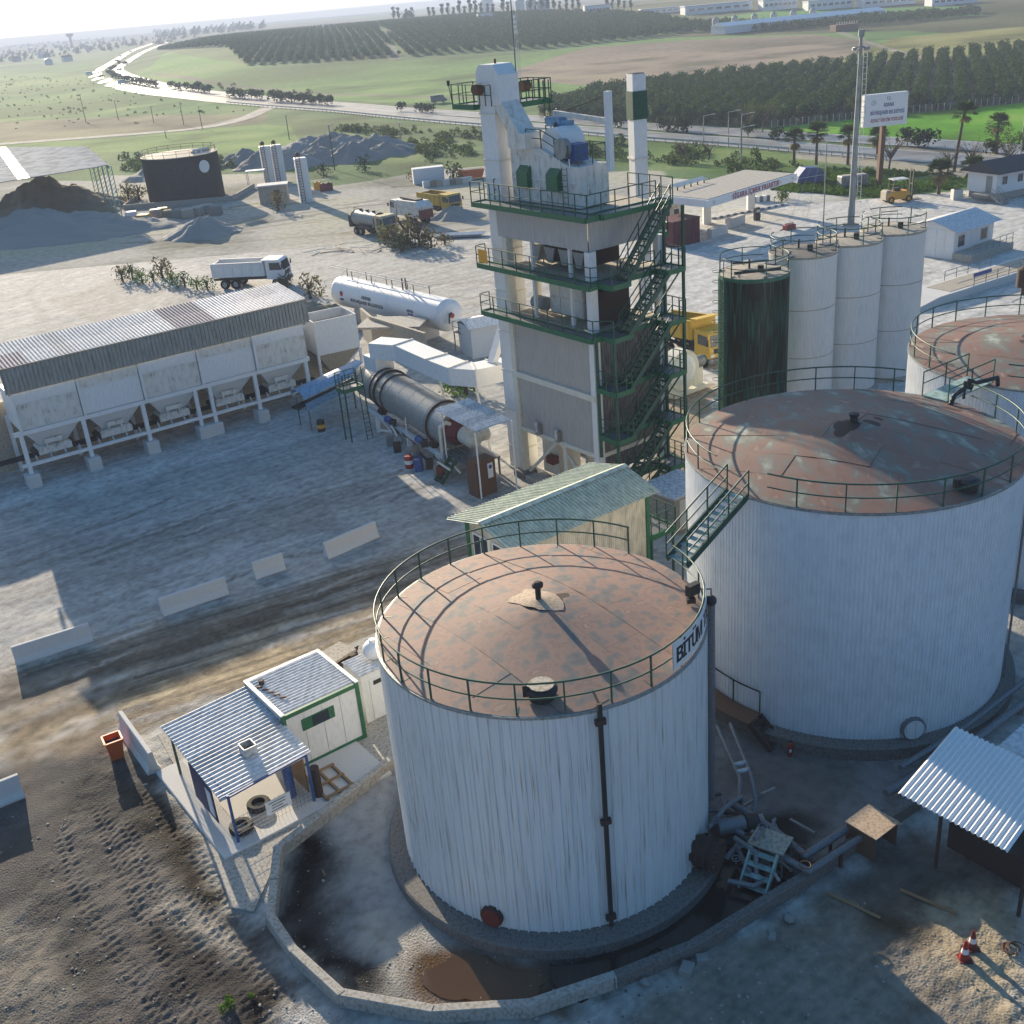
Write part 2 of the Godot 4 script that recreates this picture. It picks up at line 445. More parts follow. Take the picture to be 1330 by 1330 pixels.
func stroke(im: Image, pts: Array, w: float, x0: float, z0: float, res: float, col: Color) -> void:
	for k in pts.size() - 1:
		var a := Vector2(pts[k].x, pts[k].z); var b := Vector2(pts[k + 1].x, pts[k + 1].z)
		var n := (b - a).orthogonal().normalized() * w * 0.5
		var q := PackedVector2Array()
		for p in [a + n, b + n, b - n, a - n]: q.append(Vector2((p.x - x0) * res, (p.y - z0) * res))
		paint(im, q, col)
func near_stroke(px: Array, w: float, r: float, g: float, b: float) -> void:
	stroke(near_img, px.map(func(q): return G(q[0], q[1])), w, NX0, NZ0, NRES, Color(r, g, b))
func smear(im: Image, k: float) -> void:
	var w := im.get_width(); var h := im.get_height()
	im.resize(int(w / k), int(h / k), Image.INTERPOLATE_BILINEAR)
	im.resize(w, h, Image.INTERPOLATE_CUBIC)

var tread_lines := []
var bund_poly := PackedVector2Array()
var rut_o: Vector2
var rut_d: Vector2
func prepare_near() -> void:
	var ra := G(0, 925); var rb := G(520, 765)
	rut_o = Vector2(ra.x, ra.z); rut_d = (Vector2(rb.x, rb.z) - rut_o).normalized()
	for q in bund_outline():
		var w := G(q[0], q[1])
		bund_poly.append(Vector2(w.x, w.z))
	bund_poly.append_array([Vector2(13, -36), Vector2(4, -40), Vector2(-4, -39)])
	near_img = Image.create(1248, 828, false, Image.FORMAT_RGBF)
	near_img.fill(Color(0.37, 0.358, 0.338))
	near_poly([[0, 250], [700, 250], [700, 420], [380, 400], [0, 430]], 0.37, 0.358, 0.338)
	near_poly([[0, 345], [140, 332], [300, 350], [420, 400], [330, 380], [130, 400], [0, 430]], 0.43, 0.41, 0.385)
	near_poly([[60, 390], [150, 365], [330, 385], [250, 410], [120, 420]], 0.36, 0.335, 0.305)
	near_poly([[640, 270], [1330, 230], [1330, 640], [900, 560], [860, 470]], 0.49, 0.478, 0.458)
	near_poly([[850, 480], [930, 500], [900, 700], [820, 690], [850, 600]], 0.32, 0.255, 0.185)
	near_poly([[0, 600], [430, 520], [620, 640], [590, 700], [0, 900]], 0.35, 0.34, 0.325)
	near_poly([[0, 590], [400, 510], [430, 560], [260, 600], [120, 640], [0, 660]], 0.46, 0.455, 0.45)
	near_poly([[220, 575], [380, 545], [400, 570], [260, 610]], 0.44, 0.43, 0.425)
	near_poly([[80, 630], [125, 615], [130, 640], [95, 650]], 0.46, 0.45, 0.44)
	near_poly([[430, 560], [520, 560], [600, 640], [570, 650]], 0.42, 0.41, 0.4)
	near_poly([[0, 700], [180, 690], [420, 640], [440, 690], [300, 720], [0, 790]], 0.3, 0.285, 0.27)
	near_poly([[200, 745], [330, 700], [400, 690], [300, 760]], 0.38, 0.365, 0.35)
	near_poly([[0, 870], [640, 690], [680, 720], [520, 790], [480, 830], [150, 960], [0, 1010]], 0.2, 0.175, 0.15)
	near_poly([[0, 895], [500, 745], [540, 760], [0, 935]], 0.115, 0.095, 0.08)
	near_poly([[0, 925], [480, 775], [500, 790], [0, 950]], 0.3, 0.245, 0.18)
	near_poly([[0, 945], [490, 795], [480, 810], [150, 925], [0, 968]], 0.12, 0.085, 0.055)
	near_poly([[0, 965], [300, 860], [480, 805], [470, 830], [210, 920], [0, 1000]], 0.36, 0.28, 0.175)
	near_poly([[0, 985], [210, 915], [240, 930], [90, 1000], [0, 1020]], 0.22, 0.17, 0.12)
	near_poly([[36, 972], [58, 964], [62, 972], [40, 979]], 0.55, 0.5, 0.43)
	# soil in front
	near_poly([[-60, 1010], [150, 965], [210, 1000], [330, 1180], [420, 1330], [-80, 1420]], 0.086, 0.076, 0.070)
	near_poly([[160, 1010], [250, 1080], [310, 1170], [285, 1180], [170, 1090]], 0.037, 0.030, 0.023)
	near_poly([[90, 1000], [150, 985], [190, 1060], [130, 1080], [70, 1050]], 0.044, 0.040, 0.037)
	near_poly([[200, 1140], [290, 1180], [330, 1260], [300, 1260], [220, 1180]], 0.206, 0.184, 0.159)
	near_poly([[190, 1210], [260, 1230], [370, 1300], [330, 1330], [200, 1300]], 0.030, 0.026, 0.025)
	near_poly([[-40, 1170], [60, 1210], [110, 1300], [60, 1330], [-60, 1330]], 0.147, 0.130, 0.110)
	near_poly([[0, 1080], [60, 1130], [150, 1230], [130, 1330], [60, 1200]], 0.063, 0.057, 0.051)
	near_poly([[340, 1230], [400, 1300], [620, 1330], [900, 1255], [1000, 1330], [380, 1400], [370, 1290]], 0.35, 0.33, 0.305)
	near_poly([[205, 1000], [260, 985], [340, 1130], [320, 1190], [260, 1090]], 0.42, 0.395, 0.355)
	near_poly([[900, 1260], [1060, 1160], [1200, 1090], [1330, 1110], [1330, 1400], [700, 1400]], 0.22, 0.19, 0.155)
	near_poly([[1060, 1160], [1180, 1085], [1330, 1110], [1330, 1180], [1150, 1170]], 0.12, 0.105, 0.09)
	near_poly([[1120, 1180], [1200, 1155], [1260, 1200], [1230, 1250], [1150, 1220]], 0.1, 0.075, 0.05)
	near_poly([[1190, 1180], [1330, 1170], [1330, 1330], [1230, 1270]], 0.34, 0.28, 0.2)
	near_poly([[512, 985], [360, 1110], [350, 1205], [440, 1305], [560, 1328], [690, 1320], [905, 1240], [1052, 1150], [1195, 1050], [1250, 960], [900, 900], [700, 880]], 0.2, 0.195, 0.19)
	near_poly([[365, 1105], [430, 1075], [430, 1160], [450, 1230], [520, 1270], [430, 1290], [360, 1205]], 0.035, 0.034, 0.034)
	near_poly([[430, 1060], [510, 1000], [540, 1150], [520, 1210], [450, 1160]], 0.3, 0.29, 0.28)
	near_poly([[480, 1190], [560, 1200], [600, 1230], [540, 1290], [490, 1250]], 0.36, 0.33, 0.29)
	near_poly([[525, 1240], [600, 1225], [710, 1245], [730, 1310], [600, 1322], [520, 1300]], 0.1, 0.065, 0.042)
	near_poly([[700, 1260], [900, 1130], [940, 1050], [1060, 1060], [1060, 1130], [900, 1235], [730, 1310]], 0.03, 0.028, 0.027)
	near_poly([[930, 1000], [1000, 940], [1130, 1000], [1080, 1060], [960, 1040]], 0.13, 0.125, 0.12)
	smear(near_img, 5.0)
	# finer marks: wheel tracks, spills
	rng.seed = 41
	for k in 90:
		var o := Vector2(rng.randf_range(-50, 620), rng.randf_range(640, 980))
		var l := rng.randf_range(60, 260)
		var s := rng.randf_range(-0.36, -0.28)
		if o.y + s * o.x * 0.0 < 700 - o.x * 0.3 - 60: continue
		var br := rng.randf_range(0.17, 0.45)
		near_stroke([[o.x, o.y], [o.x + l * 0.5, o.y + l * 0.5 * s + rng.randf_range(-3, 3)], [o.x + l, o.y + l * s]], rng.randf_range(0.2, 0.4), br, br * 0.93, br * 0.86)
	for k in 34:   # turning tracks in the dust
		var cx := rng.randf_range(-30, 330); var cy := rng.randf_range(345, 420)
		var rr := rng.randf_range(60, 170)
		var a0 := rng.randf_range(2.2, 3.6)
		var pts := []
		for j in 9: pts.append([cx + 120 + rr * cos(a0 + j * 0.16), cy + rr * 0.33 * sin(a0 + j * 0.16)])
		var br := rng.randf_range(0.33, 0.52)
		near_stroke(pts, 0.35, br, br * 0.95, br * 0.88)
	for k in 40:
		var o := Vector2(rng.randf_range(420, 640), rng.randf_range(330, 400))
		var br := rng.randf_range(0.26, 0.46)
		near_stroke([[o.x, o.y], [o.x + 50, o.y - 4], [o.x + 110, o.y + rng.randf_range(-12, 4)]], 0.4, br, br * 0.92, br * 0.82)
	for k in 60:
		var o := Vector2(rng.randf_range(900, 1330), rng.randf_range(235, 420))
		var br := rng.randf_range(0.4, 0.56)
		near_stroke([[o.x, o.y], [o.x + 60, o.y + rng.randf_range(-16, 4)], [o.x + 130, o.y + rng.randf_range(-34, 6)]], 0.5, br, br * 0.96, br * 0.9)
	smear(near_img, 1.3)
	# tread prints pressed into the soil in front
	for q in [[[165, 1015], [240, 1090], [310, 1190], [350, 1260]], [[150, 1050], [215, 1180], [300, 1290], [345, 1330]], [[120, 1030], [180, 1180], [240, 1290], [270, 1340]], [[60, 1020], [110, 1180], [190, 1290], [230, 1350]], [[235, 1140], [300, 1230], [365, 1300]]]:
		tread_lines.append(q.map(func(p): var w := G(p[0], p[1]); return Vector2(w.x, w.z)))

func near_color(x: float, z: float) -> Color:
	var wx := x + nz.get_noise_2d(x * 3.0, z * 3.0) * 0.55 + nz2.get_noise_2d(x * 14.0, z * 14.0) * 0.22
	var wz := z + nz.get_noise_2d(x * 3.0 + 90.0, z * 3.0) * 0.55 + nz2.get_noise_2d(x * 14.0 + 70.0, z * 14.0) * 0.3
	var c := near_img.get_pixel(clampi(int((wx - NX0) * NRES), 0, 1247), clampi(int((wz - NZ0) * NRES), 0, 827))
	var u := x * 0.814 - z * 0.581
	var w := x * 0.581 + z * 0.814
	var st := nz2.get_noise_2d(u * 1.6, w * 22.0)
	var bl := nz.get_noise_2d(x * 9.0, z * 9.0)
	var fi := nz2.get_noise_2d(x * 60.0, z * 60.0)
	var st2 := nz2.get_noise_2d(u * 5.0 + 40.0, w * 75.0)
	var k := 1.0 + st * 0.24 + st2 * 0.13 + bl * 0.2 + fi * 0.24
	# wheel ruts pressed along the haul road
	var ru := (x - rut_o.x) * rut_d.x + (z - rut_o.y) * rut_d.y
	var rw := (x - rut_o.x) * rut_d.y - (z - rut_o.y) * rut_d.x
	var on := smoothstep(5.2, 3.8, absf(rw)) if z < -36.0 and x < 8.0 else 0.0
	if on > 0.0:
		var rt := nz2.get_noise_2d(ru * 0.5, rw * 30.0) * 0.75 + nz2.get_noise_2d(ru * 1.5 + 20.0, rw * 80.0) * 0.4
		k *= 1.0 + on * rt
		c = c.lerp(Color(0.2, 0.155, 0.105), on * 0.35)
	if Geometry2D.is_point_in_polygon(Vector2(x, z), bund_poly): k = 1.0 + bl * 0.12 + fi * 0.06
	k *= 1.13
	return Color(c.r * k, c.g * k, c.b * k)

func near_height(x: float, z: float) -> float:
	var fade := smoothstep(-146.0, -120.0, z)
	var h := (nz.get_noise_2d(x * 5.0, z * 5.0) * 0.05 + nz2.get_noise_2d(x * 30.0, z * 30.0) * 0.016) * fade
	if z > -47.0:
		var p := Vector2(x, z)
		if x > -9.8 and x < 12.5 and z < -24.2 and p.distance_to(Vector2(1.5, -33.0)) < 11.5 and (x > -8.6 or z > -36.0) and Geometry2D.is_point_in_polygon(p, bund_poly): return h * 0.2
		if x < -4.0:
			var soil := smoothstep(-6.5, -9.0, x) * smoothstep(-43.0, -38.0, z)
			h += soil * (nz.get_noise_2d(x * 9.0, z * 9.0) * 0.07 + nz2.get_noise_2d(x * 80.0, z * 80.0) * 0.02)
			for q in tread_lines:
				for k in q.size() - 1:
					var a: Vector2 = q[k]; var b: Vector2 = q[k + 1]
					var ab := b - a
					var t := (p - a).dot(ab) / ab.length_squared()
					if t < 0.0 or t >= 1.0: continue
					var sd := (p - a).cross(ab.normalized())
					var ad := absf(sd)
					if ad > 0.34: continue
					var s := t * ab.length()
					var bars := sin(TAU * (s / 0.34 + (sd if k % 2 == 0 else -sd) * 0.9 + (0.5 if sd > 0 else 0.0)))
					var edge := smoothstep(0.34, 0.27, ad)
					h += edge * (-0.03 + 0.034 * smoothstep(-0.1, 0.5, bars)) * soil * smoothstep(-0.2, 0.3, nz.get_noise_2d(s * 5.0 + k * 7.0, sd * 4.0 + 3.0) + 0.1)
		elif x > 6.0:
			h += smoothstep(7.0, 10.0, x) * smoothstep(-31.0, -27.0, z) * (nz.get_noise_2d(x * 18.0, z * 18.0) * 0.07 + nz2.get_noise_2d(x * 70.0, z * 70.0) * 0.03)
	return h

func grid(v: PackedVector3Array, n: PackedVector3Array, c: PackedColorArray, uv: PackedVector2Array, idx: PackedInt32Array, x0: float, x1: float, z0: float, z1: float, st: float) -> void:
	var nxn := int(round((x1 - x0) / st)); var nzn := int(round((z1 - z0) / st))
	var i0 := v.size()
	var H := PackedFloat32Array()
	H.resize((nxn + 1) * (nzn + 1))
	for j in nzn + 1:
		for i in nxn + 1: H[j * (nxn + 1) + i] = near_height(x0 + i * st, z0 + j * st)
	for j in nzn + 1:
		for i in nxn + 1:
			var x := x0 + i * st; var z := z0 + j * st
			var q := j * (nxn + 1) + i
			var hx := (H[j * (nxn + 1) + mini(i + 1, nxn)] - H[j * (nxn + 1) + maxi(i - 1, 0)]) / (2.0 * st)
			var hz := (H[mini(j + 1, nzn) * (nxn + 1) + i] - H[maxi(j - 1, 0) * (nxn + 1) + i]) / (2.0 * st)
			v.append(Vector3(x, H[q], z)); n.append(Vector3(-hx, 1, -hz).normalized())
			c.append(near_color(x, z)); uv.append(Vector2(x, z))
	for j in nzn:
		for i in nxn:
			var q := i0 + j * (nxn + 1) + i
			idx.append_array([q, q + 1, q + nxn + 1, q + 1, q + nxn + 2, q + nxn + 1])

func build_near() -> void:
	prepare_near()
	var v := PackedVector3Array(); var n := PackedVector3Array(); var c := PackedColorArray(); var uv := PackedVector2Array(); var idx := PackedInt32Array()
	grid(v, n, c, uv, idx, -19.0, 19.0, -47.0, -20.0, 0.1)
	grid(v, n, c, uv, idx, -50.0, -19.0, -47.0, -14.0, 0.5)
	grid(v, n, c, uv, idx, 19.0, 50.0, -47.0, -14.0, 0.5)
	grid(v, n, c, uv, idx, -19.0, 19.0, -20.0, -14.0, 0.5)
	grid(v, n, c, uv, idx, -44.0, 16.0, -95.0, -47.0, 0.2)
	grid(v, n, c, uv, idx, -60.0, -44.0, -95.0, -47.0, 0.5)
	grid(v, n, c, uv, idx, 16.0, 60.0, -95.0, -47.0, 0.4)
	grid(v, n, c, uv, idx, -102.0, 102.0, -150.0, -95.0, 0.5)
	grid(v, n, c, uv, idx, -102.0, -60.0, -95.0, -47.0, 1.0)
	grid(v, n, c, uv, idx, 60.0, 102.0, -95.0, -47.0, 1.0)
	var a := []
	a.resize(Mesh.ARRAY_MAX)
	a[Mesh.ARRAY_VERTEX] = v; a[Mesh.ARRAY_NORMAL] = n; a[Mesh.ARRAY_COLOR] = c; a[Mesh.ARRAY_TEX_UV] = uv; a[Mesh.ARRAY_INDEX] = idx
	var m := ArrayMesh.new()
	m.add_surface_from_arrays(Mesh.PRIMITIVE_TRIANGLES, a)
	var g := mat("ground_dust", Color(1, 1, 1), 0.92, 0.0, T.earth, Vector3(0.085, 0.085, 0.085), T.n_rough, 0.18)
	g.vertex_color_use_as_albedo = true
	g.metallic_specular = 0.3
	struct(m, "ground", g)

# the land beyond the yard: outlines of fields as seen, laid on the terrain
var fields := [
	[[[-300, 62], [1700, 40], [1700, 400], [-300, 400]], 0.077, 0.135, 0.050],
	[[[-300, 62], [120, 80], [120, 105], [360, 138], [-300, 190]], 0.054, 0.135, 0.030],
	[[[-100, 92], [110, 96], [118, 112], [20, 125], [-100, 118]], 0.093, 0.177, 0.040],
	[[[0, 135], [100, 120], [180, 138], [100, 160], [0, 160]], 0.086, 0.166, 0.040],
	[[[-100, 163], [200, 150], [350, 150], [340, 160], [130, 180], [-100, 190]], 0.150, 0.135, 0.085],
	[[[-100, 185], [120, 183], [340, 162], [380, 165], [400, 190], [340, 200], [150, 198], [-100, 205]], 0.116, 0.198, 0.050],
	[[[370, 150], [560, 162], [700, 172], [700, 230], [560, 225], [400, 205]], 0.077, 0.120, 0.042],
	[[[700, 175], [1000, 192], [1060, 215], [1240, 240], [1120, 260], [860, 215], [700, 215]], 0.066, 0.125, 0.030],
	[[[170, 98], [240, 68], [310, 62], [600, 78], [860, 50], [1180, 40], [1330, 52], [1330, 90], [1050, 100], [860, 120], [640, 140], [430, 130], [260, 118]], 0.116, 0.208, 0.055],
	[[[640, 100], [760, 62], [900, 52], [1060, 45], [1150, 58], [1090, 78], [960, 92], [760, 112]], 0.225, 0.175, 0.130],
	[[[700, 122], [860, 108], [960, 96], [1050, 98], [860, 122], [720, 135]], 0.124, 0.198, 0.055],
	[[[1090, 80], [1160, 50], [1330, 35], [1400, 60], [1330, 72], [1180, 82]], 0.180, 0.175, 0.060],
	[[[190, 92], [215, 68], [296, 61], [312, 75], [300, 84]], 0.101, 0.224, 0.045],
	[[[205, 66], [330, 40], [520, 24], [700, 16], [900, 22], [880, 45], [600, 76], [330, 85]], 0.093, 0.146, 0.050],
	[[[840, 36], [1000, 14], [1250, 8], [1280, 20], [1000, 36]], 0.101, 0.218, 0.050],
	[[[1000, 168], [1330, 130], [1480, 120], [1480, 195], [1330, 186], [1180, 180], [1030, 172]], 0.081, 0.239, 0.012],
	[[[700, 135], [860, 100], [1330, 66], [1500, 60], [1500, 126], [1330, 134], [1000, 166], [860, 160], [700, 152]], 0.100, 0.090, 0.050],
	[[[1035, 192], [1180, 192], [1400, 205], [1400, 240], [1240, 234], [1150, 222], [1030, 206]], 0.240, 0.220, 0.200],
	[[[-300, 232], [140, 236], [330, 232], [420, 245], [560, 222], [640, 215], [700, 226], [860, 222], [880, 245], [1030, 238], [1090, 250], [1120, 262], [1290, 252], [1400, 248], [1400, 460], [-300, 460]], 0.370, 0.350, 0.320],
	[[[870, 232], [1030, 242], [1120, 264], [1290, 255], [1400, 250], [1400, 460], [870, 420]], 0.500, 0.475, 0.445],
	[[[130, 228], [400, 226], [400, 236], [130, 240]], 0.420, 0.385, 0.340],
]
func paint_land(w: int, h: int, x0: float, z0: float, res: float, blur: float, sd: int) -> ImageTexture:
	var im := Image.create(w, h, false, Image.FORMAT_RGB8)
	im.fill(Color(0.12, 0.125, 0.06).linear_to_srgb())
	for f in fields:
		var pts := PackedVector2Array()
		for k in f[0].size():
			var a: Array = f[0][k]; var b: Array = f[0][(k + 1) % f[0].size()]
			for j in 5:
				var q := GT(lerpf(a[0], b[0], j / 5.0), lerpf(a[1], b[1], j / 5.0))
				pts.append(Vector2((q.x - x0) * res, (q.z - z0) * res))
		var br := 1.15 if f[1] > 0.3 else 1.4
		paint(im, pts, Color(f[1] * br, f[2] * br, f[3] * br).linear_to_srgb())
	# earth roads and paths
	for r in [[[[0, 187], [120, 178], [250, 168], [330, 150], [350, 138]], 5.0, 0.42], [[[1195, 76], [1130, 56], [1090, 42]], 3.0, 0.4], [[[700, 128], [860, 100], [960, 70], [1010, 52]], 2.2, 0.27], [[[485, 42], [505, 62], [515, 78]], 5.0, 0.32], [[[200, 96], [300, 112], [420, 122], [640, 128]], 4.0, 0.22]]:
		var c: float = r[2]
		stroke(im, r[0].map(func(q): return GT(q[0], q[1])), r[1], x0, z0, res, Color(c, c * 0.88, c * 0.72).linear_to_srgb())
	rng.seed = 77
	for k in 70:
		var a := GT(rng.randf_range(150, 620), rng.randf_range(240, 335)); var b2 := a + Vector3(rng.randf_range(6, 26), 0, rng.randf_range(-7, 7))
		var c := rng.randf_range(0.26, 0.52)
		stroke(im, [a, a.lerp(b2, 0.5) + Vector3(0, 0, rng.randf_range(-1.5, 1.5)), b2], rng.randf_range(0.4, 1.6), x0, z0, res, Color(c, c * 0.92, c * 0.82).linear_to_srgb())
	smear(im, blur)
	# blotches
	var f2 := FastNoiseLite.new()
	f2.seed = sd; f2.frequency = 0.012; f2.fractal_octaves = 5
	var nw := w / 2; var nh := h / 2
	var d := f2.get_image(nw, nh).get_data()
	var o := PackedByteArray()
	o.resize(nw * nh * 4)
	for k in d.size():
		var t := (d[k] - 128) * 2
		if t > 0:
			o[k * 4] = 190; o[k * 4 + 1] = 185; o[k * 4 + 2] = 130; o[k * 4 + 3] = mini(90, t / 2)
		else:
			o[k * 4] = 20; o[k * 4 + 1] = 30; o[k * 4 + 2] = 8; o[k * 4 + 3] = mini(110, -t / 2)
	var bl := Image.create_from_data(nw, nh, false, Image.FORMAT_RGBA8, o)
	bl.resize(w, h, Image.INTERPOLATE_BILINEAR)
	im.convert(Image.FORMAT_RGBA8)
	im.blend_rect(bl, Rect2i(0, 0, w, h), Vector2i.ZERO)
	im.convert(Image.FORMAT_RGB8)
	return ImageTexture.create_from_image(im)
func land_mesh(xs: Array, zs: Array, x0: float, z0: float, w: float, h: float, dy: float) -> ArrayMesh:
	var v := PackedVector3Array(); var n := PackedVector3Array(); var uv := PackedVector2Array(); var uv2 := PackedVector2Array(); var idx := PackedInt32Array()
	for z in zs:
		for x in xs:
			v.append(Vector3(x, land(x, z) + dy, z))
			n.append(Vector3(land(x - 2, z) - land(x + 2, z), 4.0, land(x, z - 2) - land(x, z + 2)).normalized())
			uv.append(Vector2((x - x0) / w, (z - z0) / h)); uv2.append(Vector2(x, z) * 0.05)
	var nn := xs.size()
	for j in zs.size() - 1:
		for i in nn - 1:
			var q := j * nn + i
			idx.append_array([q, q + 1, q + nn, q + 1, q + nn + 1, q + nn])
	var a := []
	a.resize(Mesh.ARRAY_MAX)
	a[Mesh.ARRAY_VERTEX] = v; a[Mesh.ARRAY_NORMAL] = n; a[Mesh.ARRAY_TEX_UV] = uv; a[Mesh.ARRAY_TEX_UV2] = uv2; a[Mesh.ARRAY_INDEX] = idx
	var m := ArrayMesh.new()
	m.add_surface_from_arrays(Mesh.PRIMITIVE_TRIANGLES, a)
	return m
func land_mat(called: String, t: Texture2D, s2: float) -> StandardMaterial3D:
	var m := StandardMaterial3D.new()
	m.resource_name = called
	m.albedo_texture = t; m.texture_repeat = true
	m.roughness = 1.0; m.metallic_specular = 0.15
	m.detail_enabled = true; m.detail_albedo = T.earth; m.detail_blend_mode = BaseMaterial3D.BLEND_MODE_MUL; m.detail_uv_layer = BaseMaterial3D.DETAIL_UV_2
	m.uv2_scale = Vector3(s2, s2, s2)
	return m
func steps(a: float, b: float, st: float) -> Array:
	var out := []
	var k := int(round(absf(b - a) / st))
	for j in k + 1: out.append(lerpf(a, b, float(j) / k))
	return out
func build_land() -> void:
	var t1 := paint_land(2048, 1280, -256.0, -470.0, 4.0, 2.5, 7)
	struct(land_mesh(steps(-256, 256, 4), steps(-470, -150, 4), -256.0, -470.0, 512.0, 320.0, 0.0), "terrain", land_mat("land_near", t1, 0.9))
	var t2 := paint_land(2048, 2048, -1400.0, -2500.0, 0.8192, 1.6, 8)
	var xs := steps(-3400, -1400, 400) + steps(-1380, 1380, 20) + steps(1400, 3400, 400)
	var zs := steps(-5200, -2600, 200) + steps(-2560, -470, 19) 
	# the wide sheet lies under the nearer one and reaches the horizon
	struct(land_mesh(xs, zs, -1400.0, -2500.0, 2500.0, 2500.0, 0.0), "terrain", land_mat("land_far", t2, 0.25))
	struct(land_mesh(steps(-3400, -256, 262), steps(-470, 60, 53), -1400.0, -2500.0, 2500.0, 2500.0, 0.0), "terrain", land_mat("land_side", t2, 0.25))
	struct(land_mesh(steps(256, 3400, 262), steps(-470, 60, 53), -1400.0, -2500.0, 2500.0, 2500.0, 0.0), "terrain", M_last())
	struct(land_mesh(steps(-256, -102, 14), steps(-150, 60, 15), -1400.0, -2500.0, 2500.0, 2500.0, 0.0), "terrain", M_last())
	struct(land_mesh(steps(102, 256, 14), steps(-150, 60, 15), -1400.0, -2500.0, 2500.0, 2500.0, 0.0), "terrain", M_last())
	struct(land_mesh(steps(-102, 102, 12), steps(-14, 60, 12), -1400.0, -2500.0, 2500.0, 2500.0, 0.0), "terrain", M_last())
var side_mat: StandardMaterial3D
func M_last() -> StandardMaterial3D:
	if side_mat == null: side_mat = mat("earth", lin(0.3, 0.27, 0.23), 0.95, 0.0, T.gravel, Vector3(0.1, 0.1, 0.1))
	return side_mat

# ---------------------------------------------------------------- shared pieces
func CY(px: float, py: float, c: Vector3, R: float) -> Vector3:   # where a line of sight meets the near side of an upright cylinder
	var d := ray(px, py)
	var a := d.x * d.x + d.z * d.z
	var b := -(d.x * c.x + d.z * c.z)
	var q := c.x * c.x + c.z * c.z - R * R
	var t := (-b - sqrt(maxf(0.0, b * b - a * q))) / a
	return Vector3(d.x * t, CAMH + d.y * t, d.z * t)
func polar(a: float, R: float, y := 0.0) -> Vector3:
	return Vector3(cos(a) * R, y, sin(a) * R)
func corr_cyl(R: float, y0: float, y1: float, n: int, amp: float, a0 := 0.0, a1 := TAU) -> MB:
	var mb := MB.new()
	var pr := [[0.0, 0.0], [0.35, 0.0], [0.45, 1.0], [0.75, 1.0], [0.85, 0.0]]
	var pts := []
	for k in n:
		for p in pr: pts.append(polar(lerpf(a0, a1, (k + p[0]) / n), R + p[1] * amp))
	pts.append(polar(a1, R))
	for k in pts.size() - 1:
		var a: Vector3 = pts[k]; var b: Vector3 = pts[k + 1]
		mb.quad(b + Vector3.UP * y0, a + Vector3.UP * y0, a + Vector3.UP * y1, b + Vector3.UP * y1)
	return mb
func rails(t: Node3D, R: float, y: float, h: float, arcs: Array, post_angles: Array, m: Material, r := 0.028, lean := 0.0) -> void:
	for a in arcs:
		var sg := maxi(4, int(absf(a[1] - a[0]) / TAU * 72))
		part(MB.new().ring(Vector3(0, y + h, 0), R, r * 1.2, sg, a[0], a[1]), "top_rail", m, t)
		part(MB.new().ring(Vector3(0, y + h * 0.52, 0), R, r, sg, a[0], a[1]), "middle_rail", m, t)
	for a in post_angles:
		var d := polar(a, 1.0)
		part(MB.new().bar(d * R + Vector3.UP * (y - 0.05), d * R + Vector3.UP * (y + h), r * 1.8, r * 1.8, d).bar(d * R + Vector3.UP * y, d * (R - 0.35) + Vector3.UP * (y + 0.05), r * 1.4), "post", m, t)
func straight_rail(t: Node3D, a: Vector3, b: Vector3, h: float, n: int, m: Material, r := 0.026) -> void:
	var up := Vector3.UP
	part(MB.new().tube(a + up * h, b + up * h, r * 1.15, 6), "top_rail", m, t)
	part(MB.new().tube(a + up * h * 0.52, b + up * h * 0.52, r, 6), "middle_rail", m, t)
	for k in n + 1:
		var p := a.lerp(b, float(k) / n)
		part(MB.new().bar(p, p + up * h, r * 1.8), "post", m, t)
